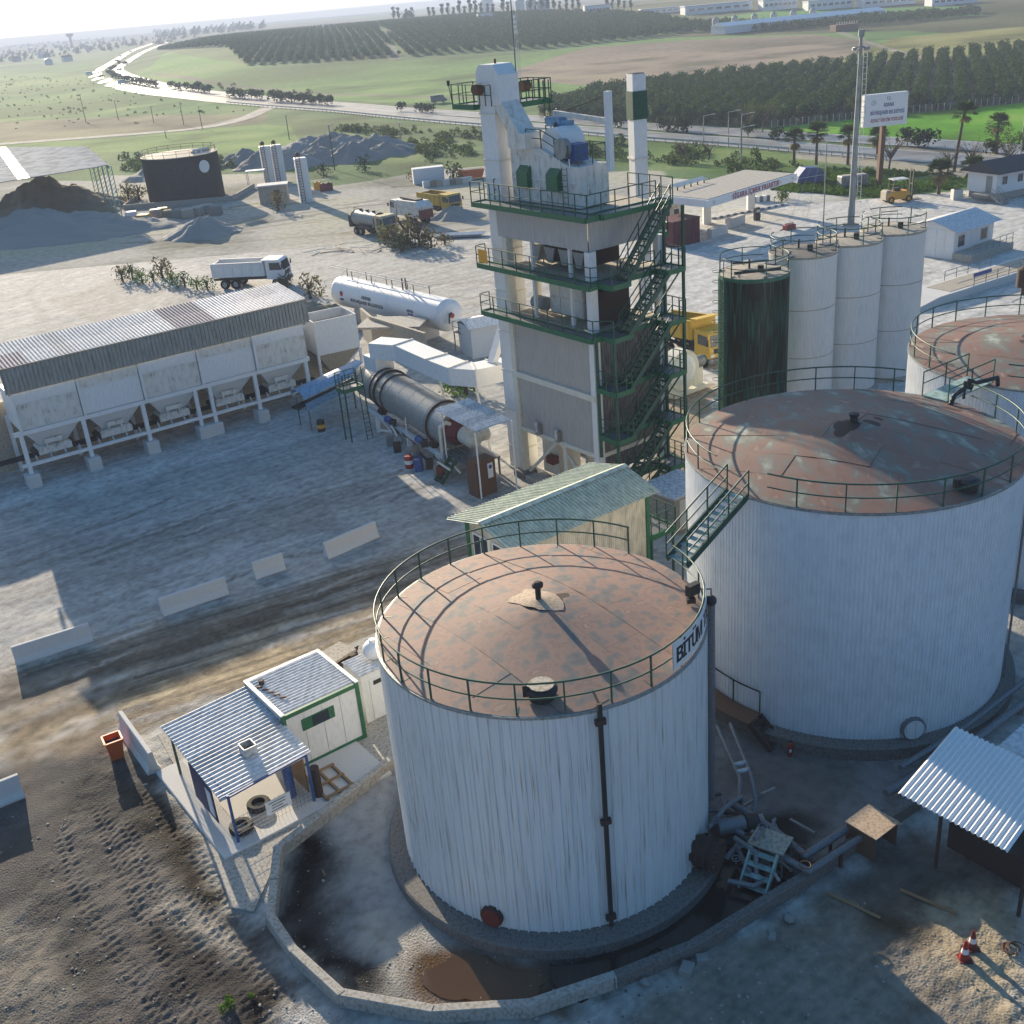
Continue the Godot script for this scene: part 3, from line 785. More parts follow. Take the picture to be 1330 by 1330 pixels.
func roof_plates(t: Node3D, R: float, y: float, rise: float, turn: float, wx: float, wz: float, mats: Array, sd: int) -> void:
	rng.seed = sd
	var circ := PackedVector2Array()
	for k in 72: circ.append(Vector2(cos(TAU * k / 72), sin(TAU * k / 72)) * R)
	var cone := func(p: Vector2) -> float: return y + rise * (1.0 - p.length() / R)
	part(MB.new().lathe(Vector3.ZERO, [Vector2(R, y - 0.07), Vector2(R, y - 0.015), Vector2(0.0, y + rise - 0.015)], 72), "roof_deck", M.rust_dark, t)
	var e := Vector2(cos(turn), -sin(turn)); var f := Vector2(sin(turn), cos(turn))
	var nxs := int(ceil(R / wx)) + 1
	for i in range(-nxs, nxs):
		var z := -R - rng.randf_range(0.0, wz)
		while z < R:
			var z1 := z + wz * rng.randf_range(0.85, 1.1)
			var lift := 0.004 + 0.008 * float(posmod(i + int(z * 3.0), 3))
			var mb := MB.new()
			for a in 2:
				for b in 4:
					var xa := i * wx + 0.004 + a * (wx - 0.008) / 2; var xb := i * wx + 0.004 + (a + 1) * (wx - 0.008) / 2
					var za := lerpf(z + 0.004, z1 - 0.004, b / 4.0); var zb := lerpf(z + 0.004, z1 - 0.004, (b + 1) / 4.0)
					var cell := PackedVector2Array([e * xa + f * za, e * xb + f * za, e * xb + f * zb, e * xa + f * zb])
					for p in Geometry2D.intersect_polygons(cell, circ):
						var tr := Geometry2D.triangulate_polygon(p)
						for k in range(0, tr.size(), 3):
							var q := [p[tr[k]], p[tr[k + 1]], p[tr[k + 2]]]
							if (q[1] - q[0]).cross(q[2] - q[0]) > 0: q = [q[0], q[2], q[1]]
							mb.tri(Vector3(q[0].x, cone.call(q[0]) + lift, q[0].y), Vector3(q[1].x, cone.call(q[1]) + lift, q[1].y), Vector3(q[2].x, cone.call(q[2]) + lift, q[2].y))
			for k in mb.v.size():
				var hr := Vector2(mb.v[k].x, mb.v[k].z)
				if hr.length() > 0.2: mb.n[k] = Vector3(hr.x / hr.length() * rise / R, 1.0, hr.y / hr.length() * rise / R).normalized()
			if mb.v.size() > 0: part(mb, "roof_plate", mats[rng.randi() % mats.size()], t)
			z = z1
func letters(parent: Node3D, text: String, size: float, o: Vector3, b: Basis, m: Material, depth := 0.012, called := "lettering") -> void:   # a line of raised letters centred at o
	var tm := TextMesh.new()
	var f := SystemFont.new()
	f.font_names = PackedStringArray(["Droid Sans"]); f.font_weight = 700
	tm.font = f; tm.text = text; tm.font_size = 64; tm.pixel_size = size / 46.0; tm.depth = depth
	tm.curve_step = 2.0
	tm.horizontal_alignment = HORIZONTAL_ALIGNMENT_CENTER; tm.vertical_alignment = VERTICAL_ALIGNMENT_CENTER
	var i := MeshInstance3D.new()
	i.mesh = tm; i.material_override = m; i.name = called
	parent.add_child(i, true)
	i.transform = Transform3D(b, o)
func stair(t: Node3D, a: Vector3, b: Vector3, w: float, n: int, m: Material, rail_h := 1.0, sides := [-1, 1], tread_m: Material = null) -> void:   # an open stair with treads between two stringers
	var d := b - a
	var flat := Vector3(d.x, 0, d.z).normalized()
	var side := flat.cross(Vector3.UP)
	for s in [-1, 1]:
		part(MB.new().bar(a + side * s * w * 0.5, b + side * s * w * 0.5, 0.07, 0.28), "stringer", m, t)
	for k in n:
		var p := a.lerp(b, (k + 0.5) / n)
		part(MB.new().box(p, Vector3(w - 0.06, 0.03, 0.24), Basis(side, Vector3.UP, side.cross(Vector3.UP))), "tread", tread_m if tread_m else m, t)
	for s in sides:
		var q: Vector3 = side * s * (w * 0.5 + 0.02)
		straight_rail(t, a + q, b + q, rail_h, maxi(2, int(d.length() / 1.1)), m, 0.03)
func dome_hatch(p: Vector3, r: float, h: float) -> MB:
	return MB.new().lathe(p, [Vector2(r, 0), Vector2(r, h * 0.6), Vector2(r * 1.18, h * 0.6), Vector2(r * 1.18, h * 0.8), Vector2(r * 0.7, h), Vector2(0, h * 1.04)], 16)

const FT := Vector3(0.64, 0, -32.63)
const FR := 5.6
const FH := 9.1
const BT := Vector3(14.25, 0, -42.14)
const BR := 6.75
const BH := 10.58
const CT := Vector3(26.9, 0, -51.7)
const CR := 6.3
const CH := 10.6

func build_tanks() -> void:
	# ---- the bitumen tank in front
	var t := thing("bitumen_tank", "white ribbed storage tank with red primer roof, green railing and lettered banner", "tank", FT)
	part(MB.new().lathe(Vector3.ZERO, [Vector2(FR + 0.75, -0.1), Vector2(FR + 0.72, 0.36), Vector2(FR + 0.66, 0.42), Vector2(FR - 0.3, 0.45)], 72), "foundation_ring", M.concrete_stain, t)
	var n := 104
	var pa := TAU / n
	var pm := MB.new()
	var pp := [[0.0, 0.0], [0.74, 0.0], [0.8, 0.055], [0.9, 0.055], [0.96, 0.0], [1.0, 0.0]]
	for k in pp.size() - 1:
		var a := polar(pp[k][0] * pa, FR + pp[k][1]); var b := polar(pp[k + 1][0] * pa, FR + pp[k + 1][1])
		pm.quad(b + Vector3.UP * 0.45, a + Vector3.UP * 0.45, a + Vector3.UP * (FH - 0.04), b + Vector3.UP * (FH - 0.04))
	var pmesh := pm.mesh()
	for k in n:
		var o := part(pmesh, "cladding_panel", M.clad, t)
		o.rotation.y = -k * pa
	part(MB.new().lathe(Vector3.ZERO, [Vector2(FR + 0.05, FH - 0.1), Vector2(FR + 0.07, FH - 0.1), Vector2(FR + 0.07, FH - 0.01), Vector2(FR - 0.02, FH + 0.01)], 96), "roof_edge", M.galv_dull, t)
	roof_plates(t, FR + 0.02, FH, 0.8, TH, 1.5, 4.6, [M.roof_plate, M.roof_plate, M.roof_plate_b], 5)
	var pa2 := []
	for k in 24:
		var a := deg_to_rad(-169.4 + 15.0 * k)
		if rad_to_deg(wrapf(a, -PI, PI)) > -48.0 and rad_to_deg(wrapf(a, -PI, PI)) < -26.0: continue
		pa2.append(a)
	rails(t, FR - 0.04, FH, 1.12, [[deg_to_rad(-26), deg_to_rad(311)]], pa2, M.green)
	# vent with its cap
	var v := part(MB.new().tube(Vector3(0, FH + 0.75, 0), Vector3(0, FH + 1.34, 0), 0.1, 12), "vent_pipe", M.dark, t)
	part(MB.new().lathe(Vector3(0, FH + 1.34, 0), [Vector2(0.19, -0.06), Vector2(0.2, 0.06), Vector2(0.1, 0.13), Vector2(0, 0.14)], 14), "vent_cap", M.rust_dark, v)
	var hp := polar(deg_to_rad(92.6), 4.75, FH + 0.1)
	var h := part(dome_hatch(hp, 0.42, 0.42), "hatch", M.dark, t)
	part(MB.new().tube(hp + Vector3(0, 0.44, 0), hp + Vector3(0, 0.47, 0), 0.4, 14), "hatch_lid", M.dusty, h)
	part(MB.new().box(hp + Vector3(-0.5, 0.3, 0), Vector3(0.16, 0.4, 0.2)), "hatch_hinge", M.dark, h)
	# black gauge pipe down the front
	var ga := deg_to_rad(75.5)
	var gd := polar(ga, 1.0)
	var gp := part(MB.new().bar(gd * (FR + 0.16) + Vector3.UP * 0.5, gd * (FR + 0.16) + Vector3.UP * (FH + 0.25), 0.14, 0.1, gd).tube(gd * (FR + 0.16) + Vector3.UP * (FH + 0.2), gd * (FR - 0.4) + Vector3.UP * (FH + 0.35), 0.04, 8), "gauge_pipe", M.dark, t)
	for y in [0.9, 4.9, 8.7]:
		part(MB.new().bar(gd * (FR + 0.17) + gd.cross(Vector3.UP) * 0.17 + Vector3.UP * y, gd * (FR + 0.17) - gd.cross(Vector3.UP) * 0.17 + Vector3.UP * y, 0.14, 0.2), "bracket", M.rust_dark, gp)
	# red manhole cover
	var mp := CY(640, 1188, FT, FR) - FT
	var md := Vector3(mp.x, 0, mp.z).normalized()
	var mh := part(MB.new().tube(md * FR + Vector3.UP * mp.y, md * (FR + 0.14) + Vector3.UP * mp.y, 0.4, 24), "manhole", M.rust_dark, t)
	part(MB.new().tube(md * (FR + 0.14) + Vector3.UP * mp.y, md * (FR + 0.19) + Vector3.UP * mp.y, 0.35, 24), "manhole_cover", M.red_dull, mh)
	# lagged riser on the side
	var dd := polar(deg_to_rad(6.0), 1.0)
	part(MB.new().tube(dd * (FR + 0.2) + Vector3.UP * 1.2, dd * (FR + 0.2) + Vector3.UP * (FH + 0.5), 0.13, 12).path([dd * (FR + 0.2) + Vector3.UP * (FH + 0.45), dd * (FR + 0.2) + Vector3.UP * (FH + 0.95), dd * (FR - 0.1) + Vector3.UP * (FH + 0.95)], 0.03), "riser_pipe", M.pipe_grey, t)
	part(MB.new().ball(dd * (FR + 0.2) + Vector3.UP * (FH + 0.5), 0.2, 10), "riser_head", M.dark, t)
	# flange and heater neck low on the shell
	var fp := CY(903, 1110, FT, FR) - FT
	var fd := Vector3(fp.x, 0, fp.z).normalized()
	var nk := part(MB.new().tube(fd * (FR - 0.2) + Vector3.UP * 1.15, fd * (FR + 0.95) + Vector3.UP * 1.15, 0.52, 24), "heater_neck", M.rust_dark, t)
	for k in 3:
		part(MB.new().tube(fd * (FR + 0.2 + k * 0.3) + Vector3.UP * 1.15, fd * (FR + 0.27 + k * 0.3) + Vector3.UP * 1.15, 0.62, 24), "flange", M.rust_dark, nk)
	for k in 20:
		var q := TAU * k / 20
		var sx := fd.cross(Vector3.UP)
		part(MB.new().tube(fd * (FR + 0.86) + Vector3.UP * (1.15 + 0.56 * sin(q)) + sx * 0.56 * cos(q), fd * (FR + 0.92) + Vector3.UP * (1.15 + 0.56 * sin(q)) + sx * 0.56 * cos(q), 0.035, 6), "bolt", M.rust, nk)
	# floodlight on the rail
	var lp := polar(deg_to_rad(-2.0), FR - 0.3, FH + 0.55)
	var fl := part(MB.new().box(lp, Vector3(0.5, 0.4, 0.22), Basis(Vector3.UP, 0.6)), "floodlight", M.dark, t)
	part(MB.new().bar(lp, lp - Vector3(0, 0.5, 0), 0.05).box(lp - Vector3(0.1, 0.32, -0.2), Vector3(0.3, 0.16, 0.2)), "lamp_bracket", M.dark, fl)
	# banner
	var b0 := deg_to_rad(46.0); var b1 := deg_to_rad(4.0)
	var bn := MB.new()
	for k in 24:
		var a := polar(lerpf(b0, b1, k / 24.0), FR + 0.03); var b := polar(lerpf(b0, b1, (k + 1) / 24.0), FR + 0.03)
		var ai := a * ((FR - 0.0) / (FR + 0.03)); var bi := b * ((FR - 0.0) / (FR + 0.03))
		var lo := Vector3.UP * (FH + 0.12); var hi := Vector3.UP * (FH + 1.1)
		bn.quad(a + lo, b + lo, b + hi, a + hi); bn.quad(bi + lo, ai + lo, ai + hi, bi + hi); bn.quad(a + hi, b + hi, bi + hi, ai + hi)
	var banner := part(bn, "banner", M.white_clean, t)
	var txt := "BİTÜM TANKI"
	var aw := {"İ": 0.2, "I": 0.2, " ": 0.26, "M": 0.52}
	var s := 0.14
	for ch in txt:
		var wd: float = aw.get(ch, 0.4)
		if ch != " ":
			var a := b0 - (s + wd * 0.5) / FR
			letters(banner, ch, 0.55, polar(a, FR + 0.032, FH + 0.6), Basis(Vector3(sin(a), 0, -cos(a)), Vector3.UP, polar(a, 1.0)), M.ink, 0.01, "letter")
		s += wd
	# foam around the vent and a splash of insulation
	var fm := MB.new()
	rng.seed = 77
	var ring := PackedVector2Array()
	for k in 26:
		var q := TAU * k / 26
		ring.append(Vector2(cos(q) * (0.95 + 0.2 * sin(q * 3.0 + 1.0) + rng.randf_range(-0.06, 0.06)) - 0.15, sin(q) * (0.75 + 0.18 * cos(q * 2.0) + rng.randf_range(-0.06, 0.06)) - 0.1).rotated(0.6))
	for k in 26:
		var a := ring[k]; var b := ring[(k + 1) % 26]
		var ha := FH + 0.8 * (1.0 - a.length() / FR) + 0.023; var hb := FH + 0.8 * (1.0 - b.length() / FR) + 0.023
		fm.tri(Vector3(0, FH + 0.83, 0), Vector3(b.x, hb, b.y), Vector3(a.x, ha, a.y))
	part(fm, "sealant_patch", M.foam, t)

	# ---- the larger tank beside it
	t = thing("fuel_tank", "wide white ribbed storage tank with worn red and green roof, joined by a stair", "tank", BT)
	part(MB.new().lathe(Vector3.ZERO, [Vector2(BR + 0.62, -0.1), Vector2(BR + 0.6, 0.5), Vector2(BR + 0.54, 0.55), Vector2(BR - 0.3, 0.57)], 72), "foundation_ring", M.concrete_stain, t)
	part(corr_cyl(BR, 0.5, BH - 0.03, 250, 0.03), "ribbed_shell", M.clad_big, t)
	part(MB.new().lathe(Vector3.ZERO, [Vector2(BR + 0.05, BH - 0.08), Vector2(BR + 0.08, BH - 0.08), Vector2(BR + 0.08, BH), Vector2(BR - 0.02, BH + 0.012)], 96), "roof_edge", M.galv_dull, t)
	roof_plates(t, BR + 0.04, BH, 1.0, TH + 0.35, 1.6, 5.0, [M.roof_worn, M.roof_worn, M.roof_worn_b], 9)
	var pb := []
	for k in 24: pb.append(deg_to_rad(15.0 * k + 4.0))
	pb = pb.filter(func(a): var d := rad_to_deg(wrapf(a, -PI, PI)); return not (d > 134 and d < 156) and not (d > -52 and d < -24))
	rails(t, BR - 0.04, BH, 1.12, [[deg_to_rad(-24), deg_to_rad(134)], [deg_to_rad(156), deg_to_rad(308)]], pb, M.green)
	v = part(MB.new().tube(Vector3(0.1, BH + 0.95, 0), Vector3(0.1, BH + 1.25, 0), 0.16, 12), "vent_pipe", M.dark, t)
	part(MB.new().lathe(Vector3(0.1, BH + 1.25, 0), [Vector2(0.2, -0.03), Vector2(0.22, 0.05), Vector2(0, 0.09)], 14), "vent_cap", M.dark, v)
	hp = G(1256, 632, BH + 0.2) - BT
	hp.y = BH + 0.12
	h = part(dome_hatch(hp, 0.4, 0.45), "hatch", M.dark, t)
	part(MB.new().box(hp + Vector3(-0.45, 0.3, 0.1), Vector3(0.2, 0.35, 0.2)), "hatch_hinge", M.dark, h)
	mp = CY(1184, 944, BT, BR) - BT
	md = Vector3(mp.x, 0, mp.z).normalized()
	mh = part(MB.new().tube(md * BR + Vector3.UP * mp.y, md * (BR + 0.2) + Vector3.UP * mp.y, 0.5, 28), "manhole", M.pipe_grey, t)
	part(MB.new().tube(md * (BR + 0.2) + Vector3.UP * mp.y, md * (BR + 0.25) + Vector3.UP * mp.y, 0.42, 28), "manhole_cover", M.clad, mh)
	var wd2 := polar(deg_to_rad(28.0), 1.0)
	part(MB.new().tube(wd2 * (BR + 0.15) + Vector3.UP * 0.3, wd2 * (BR + 0.15) + Vector3.UP * (BH + 0.3), 0.05, 8), "gauge_pipe", M.pipe_grey, t)
	# ---- the third tank, partly outside the picture
	t = thing("storage_tank", "white tank with railed red roof reached by a green gangway", "tank", CT)
	part(MB.new().lathe(Vector3.ZERO, [Vector2(CR + 0.6, -0.1), Vector2(CR + 0.58, 0.5), Vector2(CR - 0.3, 0.52)], 64), "foundation_ring", M.concrete_stain, t)
	part(corr_cyl(CR, 0.5, CH - 0.03, 230, 0.03), "ribbed_shell", M.clad_big, t)
	part(MB.new().lathe(Vector3.ZERO, [Vector2(CR + 0.05, CH - 0.08), Vector2(CR + 0.08, CH - 0.08), Vector2(CR + 0.08, CH), Vector2(CR - 0.02, CH + 0.012)], 96), "roof_edge", M.galv_dull, t)
	roof_plates(t, CR + 0.04, CH, 0.85, TH + 0.2, 1.6, 5.0, [M.roof_worn, M.roof_worn, M.roof_worn_b], 19)
	var pc := []
	for k in 22: pc.append(TAU * k / 22 + 0.1)
	pc = pc.filter(func(a): var d := rad_to_deg(wrapf(a, -PI, PI)); return not (d > 130 and d < 154))
	rails(t, CR - 0.04, CH, 1.12, [[deg_to_rad(154), deg_to_rad(490)]], pc, M.green)
	var cp := G(1330, 372, CH + 0.6) - CT
	part(MB.new().lathe(Vector3(cp.x, CH, cp.z), [Vector2(0.14, 0.1), Vector2(0.14, 0.5), Vector2(0.45, 0.6), Vector2(0.45, 1.6), Vector2(0.2, 1.75), Vector2(0, 1.8)], 18), "breather_drum", M.rust_dark, t)
	# hand stair from the front tank up to the larger one
	var sa := G(879, 730, FH + 0.1); var sb := G(958, 640, BH + 0.1)
	var st := thing("link_stair", "green steel stair bridging from the lettered tank up to the larger roof", "stair", Vector3.ZERO)
	stair(st, sa, sb, 0.95, 11, M.green, 1.05, [-1, 1], M.faded_green)
	# gangway between the larger tank and the third
	var ga0 := BT + polar(deg_to_rad(-38), BR - 0.35, BH + 0.12); var gb0 := CT + polar(deg_to_rad(142), CR - 0.2, CH + 0.14)
	var gw := thing("gangway", "green steel gangway plate with railings between the two large roofs", "gangway", Vector3.ZERO)
	var gdir := (gb0 - ga0).normalized()
	var gs := gdir.cross(Vector3.UP).normalized()
	part(MB.new().box((ga0 + gb0) * 0.5, Vector3(1.3, 0.06, (gb0 - ga0).length()), Basis(gs, Vector3.UP, -gdir)), "deck", M.faded_green, gw)
	for s2 in [-1, 1]: straight_rail(gw, ga0 + gs * s2 * 0.66, gb0 + gs * s2 * 0.66, 1.1, 2, M.green)
	var tp := thing("transfer_pipe", "black tarred pipe with elbow lying over the gangway edge", "pipe", Vector3.ZERO)
	var q0 := ga0 + gs * 0.9 - gdir * 0.2
	part(MB.new().path([q0 + Vector3(0, -0.1, 0), q0 + Vector3(0, 0.35, 0) + gdir * 0.3, q0 + gdir * 1.4 + Vector3(0, 0.55, 0), q0 + gdir * 3.0 + gs * 0.3 + Vector3(0, 0.5, 0), q0 + gdir * 3.1 + gs * 0.3 + Vector3(0, 0.1, 0)], 0.1, 10), "pipe_run", M.dark, tp)
	part(MB.new().tube(q0 + gdir * 1.3 + Vector3(0, 0.35, 0), q0 + gdir * 1.5 + Vector3(0, 0.75, 0), 0.17, 12), "valve_body", M.rust_dark, tp)
	part(MB.new().bar(q0 + gdir * 1.0, q0 + gdir * 1.0 + Vector3(0, 0.8, 0), 0.1), "support", M.dark, tp)

func bund_outline() -> Array:
	return [[512, 990], [358, 1112], [348, 1205], [378, 1250], [440, 1308], [560, 1330], [690, 1322], [800, 1285], [905, 1243], [1052, 1152], [1132, 1092], [1195, 1052]]
func build_bund() -> void:
	var t := thing("containment_wall", "low concrete wall of straight lengths curving round the tank base", "wall")
	var px := bund_outline()
	var c := Vector3(3, 0, -33)
	for k in px.size() - 1:
		var a := G(px[k][0], px[k][1]); var b := G(px[k + 1][0], px[k + 1][1])
		var d := (b - a).normalized()
		var inn := Vector3(-d.z, 0, d.x)
		if inn.dot(c - a) < 0: inn = -inn
		var w := 0.32
		var l := (b - a).length()
		var cnt := maxi(1, int(round(l / 2.2)))
		for j in cnt:
			var p := a.lerp(b, float(j) / cnt) + d * (0.008 if j > 0 else -0.05); var q := a.lerp(b, float(j + 1) / cnt) + d * (0.05 if j == cnt - 1 else -0.008)
			var mb := MB.new()
			var x := d * (q - p).length() * 0.5; var mid := (p + q) * 0.5 + inn * w * 0.5
			var h := 0.52 + 0.02 * sin(k * 7.0 + j * 3.0)
			var z := inn * w * 0.5
			var ch := 0.03
			var lo := [mid - x - z, mid + x - z, mid + x + z, mid - x + z]
			if x.cross(z).y > 0: lo.reverse()
			var bi := lo.map(func(v): return v - Vector3.UP * 0.15)
			var mi := lo.map(func(v): return v + Vector3.UP * (h - ch))
			var up := lo.map(func(v): return mid + (v - mid) * Vector3(1, 1, 1) - (v - mid).project(inn) * (ch / (w * 0.5)) + Vector3.UP * h)
			for e in 4:
				var f := (e + 1) % 4
				mb.quad(bi[e], bi[f], mi[f], mi[e]); mb.quad(mi[e], mi[f], up[f], up[e])
			mb.quad(up[0], up[1], up[2], up[3])
			part(mb, "wall_length", M.concrete if k < 7 else M.concrete_stain, t)
	# standing liquid and tar inside
	var oil := mat("tar_pool", lin(0.012, 0.012, 0.012), 0.12)
	oil.metallic_specular = 0.5
	var mud := mat("brown_water", lin(0.07, 0.04, 0.022), 0.06)
	mud.metallic_specular = 0.5
	var pool := func(px2: Array, y: float, m: Material, sd: int) -> void:
		rng.seed = sd
		var pl := PackedVector2Array()
		for k in px2.size():
			var a := G(px2[k][0], px2[k][1]); var b := G(px2[(k + 1) % px2.size()][0], px2[(k + 1) % px2.size()][1])
			var n2 := maxi(1, int((b - a).length() / 0.25))
			for j in n2:
				var p := a.lerp(b, float(j) / n2)
				pl.append(Vector2(p.x + nz.get_noise_2d(p.x * 9.0, p.z * 9.0) * 0.6, p.z + nz.get_noise_2d(p.x * 9.0, p.z * 9.0 + 50.0) * 0.6))
		if Geometry2D.triangulate_polygon(pl).size() > 0: struct(MB.new().prism(pl, y - 0.05, y), "water", m)
	pool.call([[560, 1262], [585, 1242], [640, 1250], [695, 1262], [708, 1295], [680, 1304], [610, 1307], [565, 1296]], 0.03, mud, 3)
	pool.call([[720, 1255], [800, 1240], [900, 1150], [950, 1110], [1040, 1110], [1030, 1140], [900, 1220], [790, 1275], [735, 1300]], 0.025, oil, 4)

# ---------------------------------------------------------------- the mixing tower
func V(x: float, y: float, z: float) -> Vector3: return Vector3(x, y, z)
func plate(t: Node3D, x0: float, x1: float, z0: float, z1: float, y: float, edge := 0.3) -> void:   # a walkway deck with its channel edges
	part(MB.new().box(V((x0 + x1) * 0.5, y - 0.03, (z0 + z1) * 0.5), V(x1 - x0 - 0.1, 0.06, z1 - z0 - 0.1)), "deck", M.pipe_grey, t)
	var mb := MB.new()
	mb.box(V(x0, y - 0.08, (z0 + z1) * 0.5), V(0.1, edge, z1 - z0)); mb.box(V(x1, y - 0.08, (z0 + z1) * 0.5), V(0.1, edge, z1 - z0))
	mb.box(V((x0 + x1) * 0.5, y - 0.08, z0), V(x1 - x0 - 0.1, edge, 0.1)); mb.box(V((x0 + x1) * 0.5, y - 0.08, z1), V(x1 - x0 - 0.1, edge, 0.1))
	part(mb, "deck_edge", M.green_bright, t)
func clad_wall(t: Node3D, o: Vector3, across: Vector3, up: Vector3, w: float, m: Material, rib := 0.22, amp := 0.03) -> void:   # ribbed wall sheets set side by side
	var l := across.length()
	var n := maxi(1, int(round(l / w)))
	for k in n:
		var a := o + across * (float(k) / n)
		part(MB.new().sheet(a, across * (1.0 / n) * 0.996, up, maxi(2, int(w / rib)), amp), "wall_sheet", m, t)
var TO: Vector3
func build_tower() -> void:
	TO = G(683, 617)
	var t := thing("mixing_tower", "tall asphalt mixing tower with grey cladding, green platforms and zigzag stairs", "tower", TO, TH)
	var H1 := 17.5; var H2 := 13.85; var H3 := 10.9
	# frame
	for x in [0.0, 5.2]:
		for z in [0.0, 7.5]:
			part(MB.new().box(V(x, 7.75, z), V(0.5, 15.5, 0.42)), "column", M.white if z > 3 else M.cream, t)
			part(MB.new().cbox(V(x, 0.2, z), V(1.1, 0.5, 1.1), 0.05), "footing", M.concrete_stain, t)
	part(MB.new().cbox(V(-0.1, 0.12, 3.75), V(0.8, 0.4, 6.3), 0.05), "base_beam", M.concrete, t)
	part(MB.new().box(V(-0.12, 7.05, 3.75), V(0.36, 0.36, 7.9)), "girt", M.cream, t)
	part(MB.new().box(V(-0.08, 3.42, 3.75), V(0.26, 0.26, 7.9)), "girt", M.cream, t)
	part(MB.new().box(V(2.6, 3.42, 7.55), V(5.0, 0.26, 0.24)), "girt", M.cream, t)
	# ribbed walls
	clad_wall(t, V(-0.1, 3.55, 0.28), V(0, 0, 7.0), V(0, 3.32, 0), 1.0, M.dusty_clad, 0.16, -0.03)
	clad_wall(t, V(-0.1, 7.23, 0.28), V(0, 0, 7.0), V(0, 3.4, 0), 1.0, M.dusty_clad, 0.16, -0.03)
	clad_wall(t, V(0.3, 2.2, 7.62), V(4.7, 0, 0), V(0, 8.4, 0), 1.0, M.tar_streaked, 0.2, 0.03)
	clad_wall(t, V(5.3, 3.5, 0.3), V(0, 0, 7.0), V(0, 7.2, 0), 1.0, M.dusty_clad, 0.2, 0.03)
	clad_wall(t, V(0.3, 3.5, -0.1), V(4.7, 0, 0), V(0, 7.2, 0), 1.0, M.dusty_clad, 0.2, -0.03)
	clad_wall(t, V(-0.12, 15.5, -0.7), V(0, 0, 8.2), V(0, 1.85, 0), 0.75, M.dusty_clad, 0.75, -0.02)
	clad_wall(t, V(-0.1, 15.5, 7.55), V(5.2, 0, 0), V(0, 1.85, 0), 0.75, M.dusty_clad, 0.75, 0.02)
	clad_wall(t, V(5.15, 15.5, -0.7), V(0, 0, 8.2), V(0, 1.85, 0), 0.75, M.dusty_clad, 0.75, 0.02)
	part(MB.new().box(V(2.5, 15.6, 3.4), V(5.1, 0.1, 8.0)), "ceiling", M.dusty_clad, t)
	part(MB.new().box(V(-0.11, 17.12, 1.9), V(0.04, 0.1, 3.2)).box(V(-0.11, 16.6, 1.9), V(0.04, 0.08, 3.2)), "pipe_line", M.dusty_clad, t)
	for z in [1.2, 3.1]:
		var lp := part(MB.new().box(V(-0.35, 3.9, 1.0 + z), V(0.3, 0.7, 0.35)), "cylinder_bracket", M.steel, t)
		part(MB.new().tube(V(-0.5, 3.7, 1.0 + z), V(-0.5, 4.4, 1.0 + z), 0.12, 10), "air_cylinder", M.galv, lp)
	# storeys left open: mixer, weigh hoppers and beams
	for y in [H3, H2]:
		part(MB.new().box(V(2.6, y - 0.1, 3.7), V(5.0, 0.14, 7.4)), "floor_plate", M.dusty, t)
		part(MB.new().box(V(0.1, y - 0.2, 3.7), V(0.3, 0.3, 7.8)).box(V(5.1, y - 0.2, 3.7), V(0.3, 0.3, 7.8)), "floor_beam", M.cream, t)
	var mx := part(MB.new().cbox(V(2.3, 12.2, 3.9), V(2.4, 2.2, 3.0), 0.2), "mixer_casing", M.white_rust, t)
	for k in 3:
		for j in 2: part(MB.new().box(V(1.07, 11.7 + j * 1.0, 2.9 + k * 1.0), V(0.05, 0.9, 0.92)), "casing_panel", M.cream if (k + j) % 2 else M.white_rust, mx)
	part(MB.new().tube(V(0.9, 11.6, 1.2), V(0.9, 11.6, 2.3), 0.42, 14), "gear_motor", M.galv_dull, t)
	part(MB.new().box(V(2.3, 11.9, 6.2), V(2.2, 1.9, 1.3)), "filler_scale", M.rust_dark, t)
	part(MB.new().box(V(2.4, 14.8, 4.0), V(2.6, 1.3, 3.6)), "hot_bin", M.rust_dark, t)
	for k in 4: part(MB.new().extrude(PackedVector2Array([Vector2(-0.5, 0), Vector2(0.5, 0), Vector2(0.2, -0.9), Vector2(-0.2, -0.9)]), V(1.0, 15.0, 1.4 + k * 1.3), V(0, 0, 1), V(0, 1, 0), V(2.4, 0, 0)), "bin_gate", M.dusty_clad, t)
	part(MB.new().tube(V(1.6, 11.0, 0.6), V(1.6, 15.0, 0.6), 0.25, 12).tube(V(3.0, 11.0, 0.9), V(3.0, 15.4, 0.9), 0.18, 12), "down_pipe", M.cream, t)
	for z in [2.2, 5.6]: part(MB.new().bar(V(0.15, 10.9, z), V(0.15, 15.5, z + 0.01), 0.18), "strut", M.white, t)
	# under the tower: cream chutes and braces
	part(MB.new().box(V(2.0, 1.9, 1.4), V(1.8, 3.4, 1.6)), "discharge_chute", M.cream, t)
	part(MB.new().bar(V(0.05, 0.3, 0.3), V(0.05, 3.3, 3.6), 0.16).bar(V(0.05, 3.3, 3.8), V(0.05, 0.4, 7.0), 0.16), "brace", M.cream, t)
	part(MB.new().bar(V(2.6, 0.3, 3.4), V(2.6, 3.4, 3.4), 0.3).bar(V(0.0, 0.3, 4.4), V(0.0, 3.4, 4.4), 0.3), "inner_column", M.cream, t)
	part(MB.new().box(V(0.5, 1.6, 2.3), V(0.5, 0.5, 0.7)), "control_box", M.red_dull, t)
	# platforms
	plate(t, -1.0, 0.0, -1.9, 8.4, H1); plate(t, 0.06, 5.3, 7.62, 8.6, H1)
	part(MB.new().box(V(2.5, H1 - 0.06, 3.6), V(4.9, 0.08, 7.9)), "roof_deck", M.dusty, t)
	straight_rail(t, V(-1.0, H1, -1.9), V(-1.0, H1, 8.6), 1.25, 11, M.green)
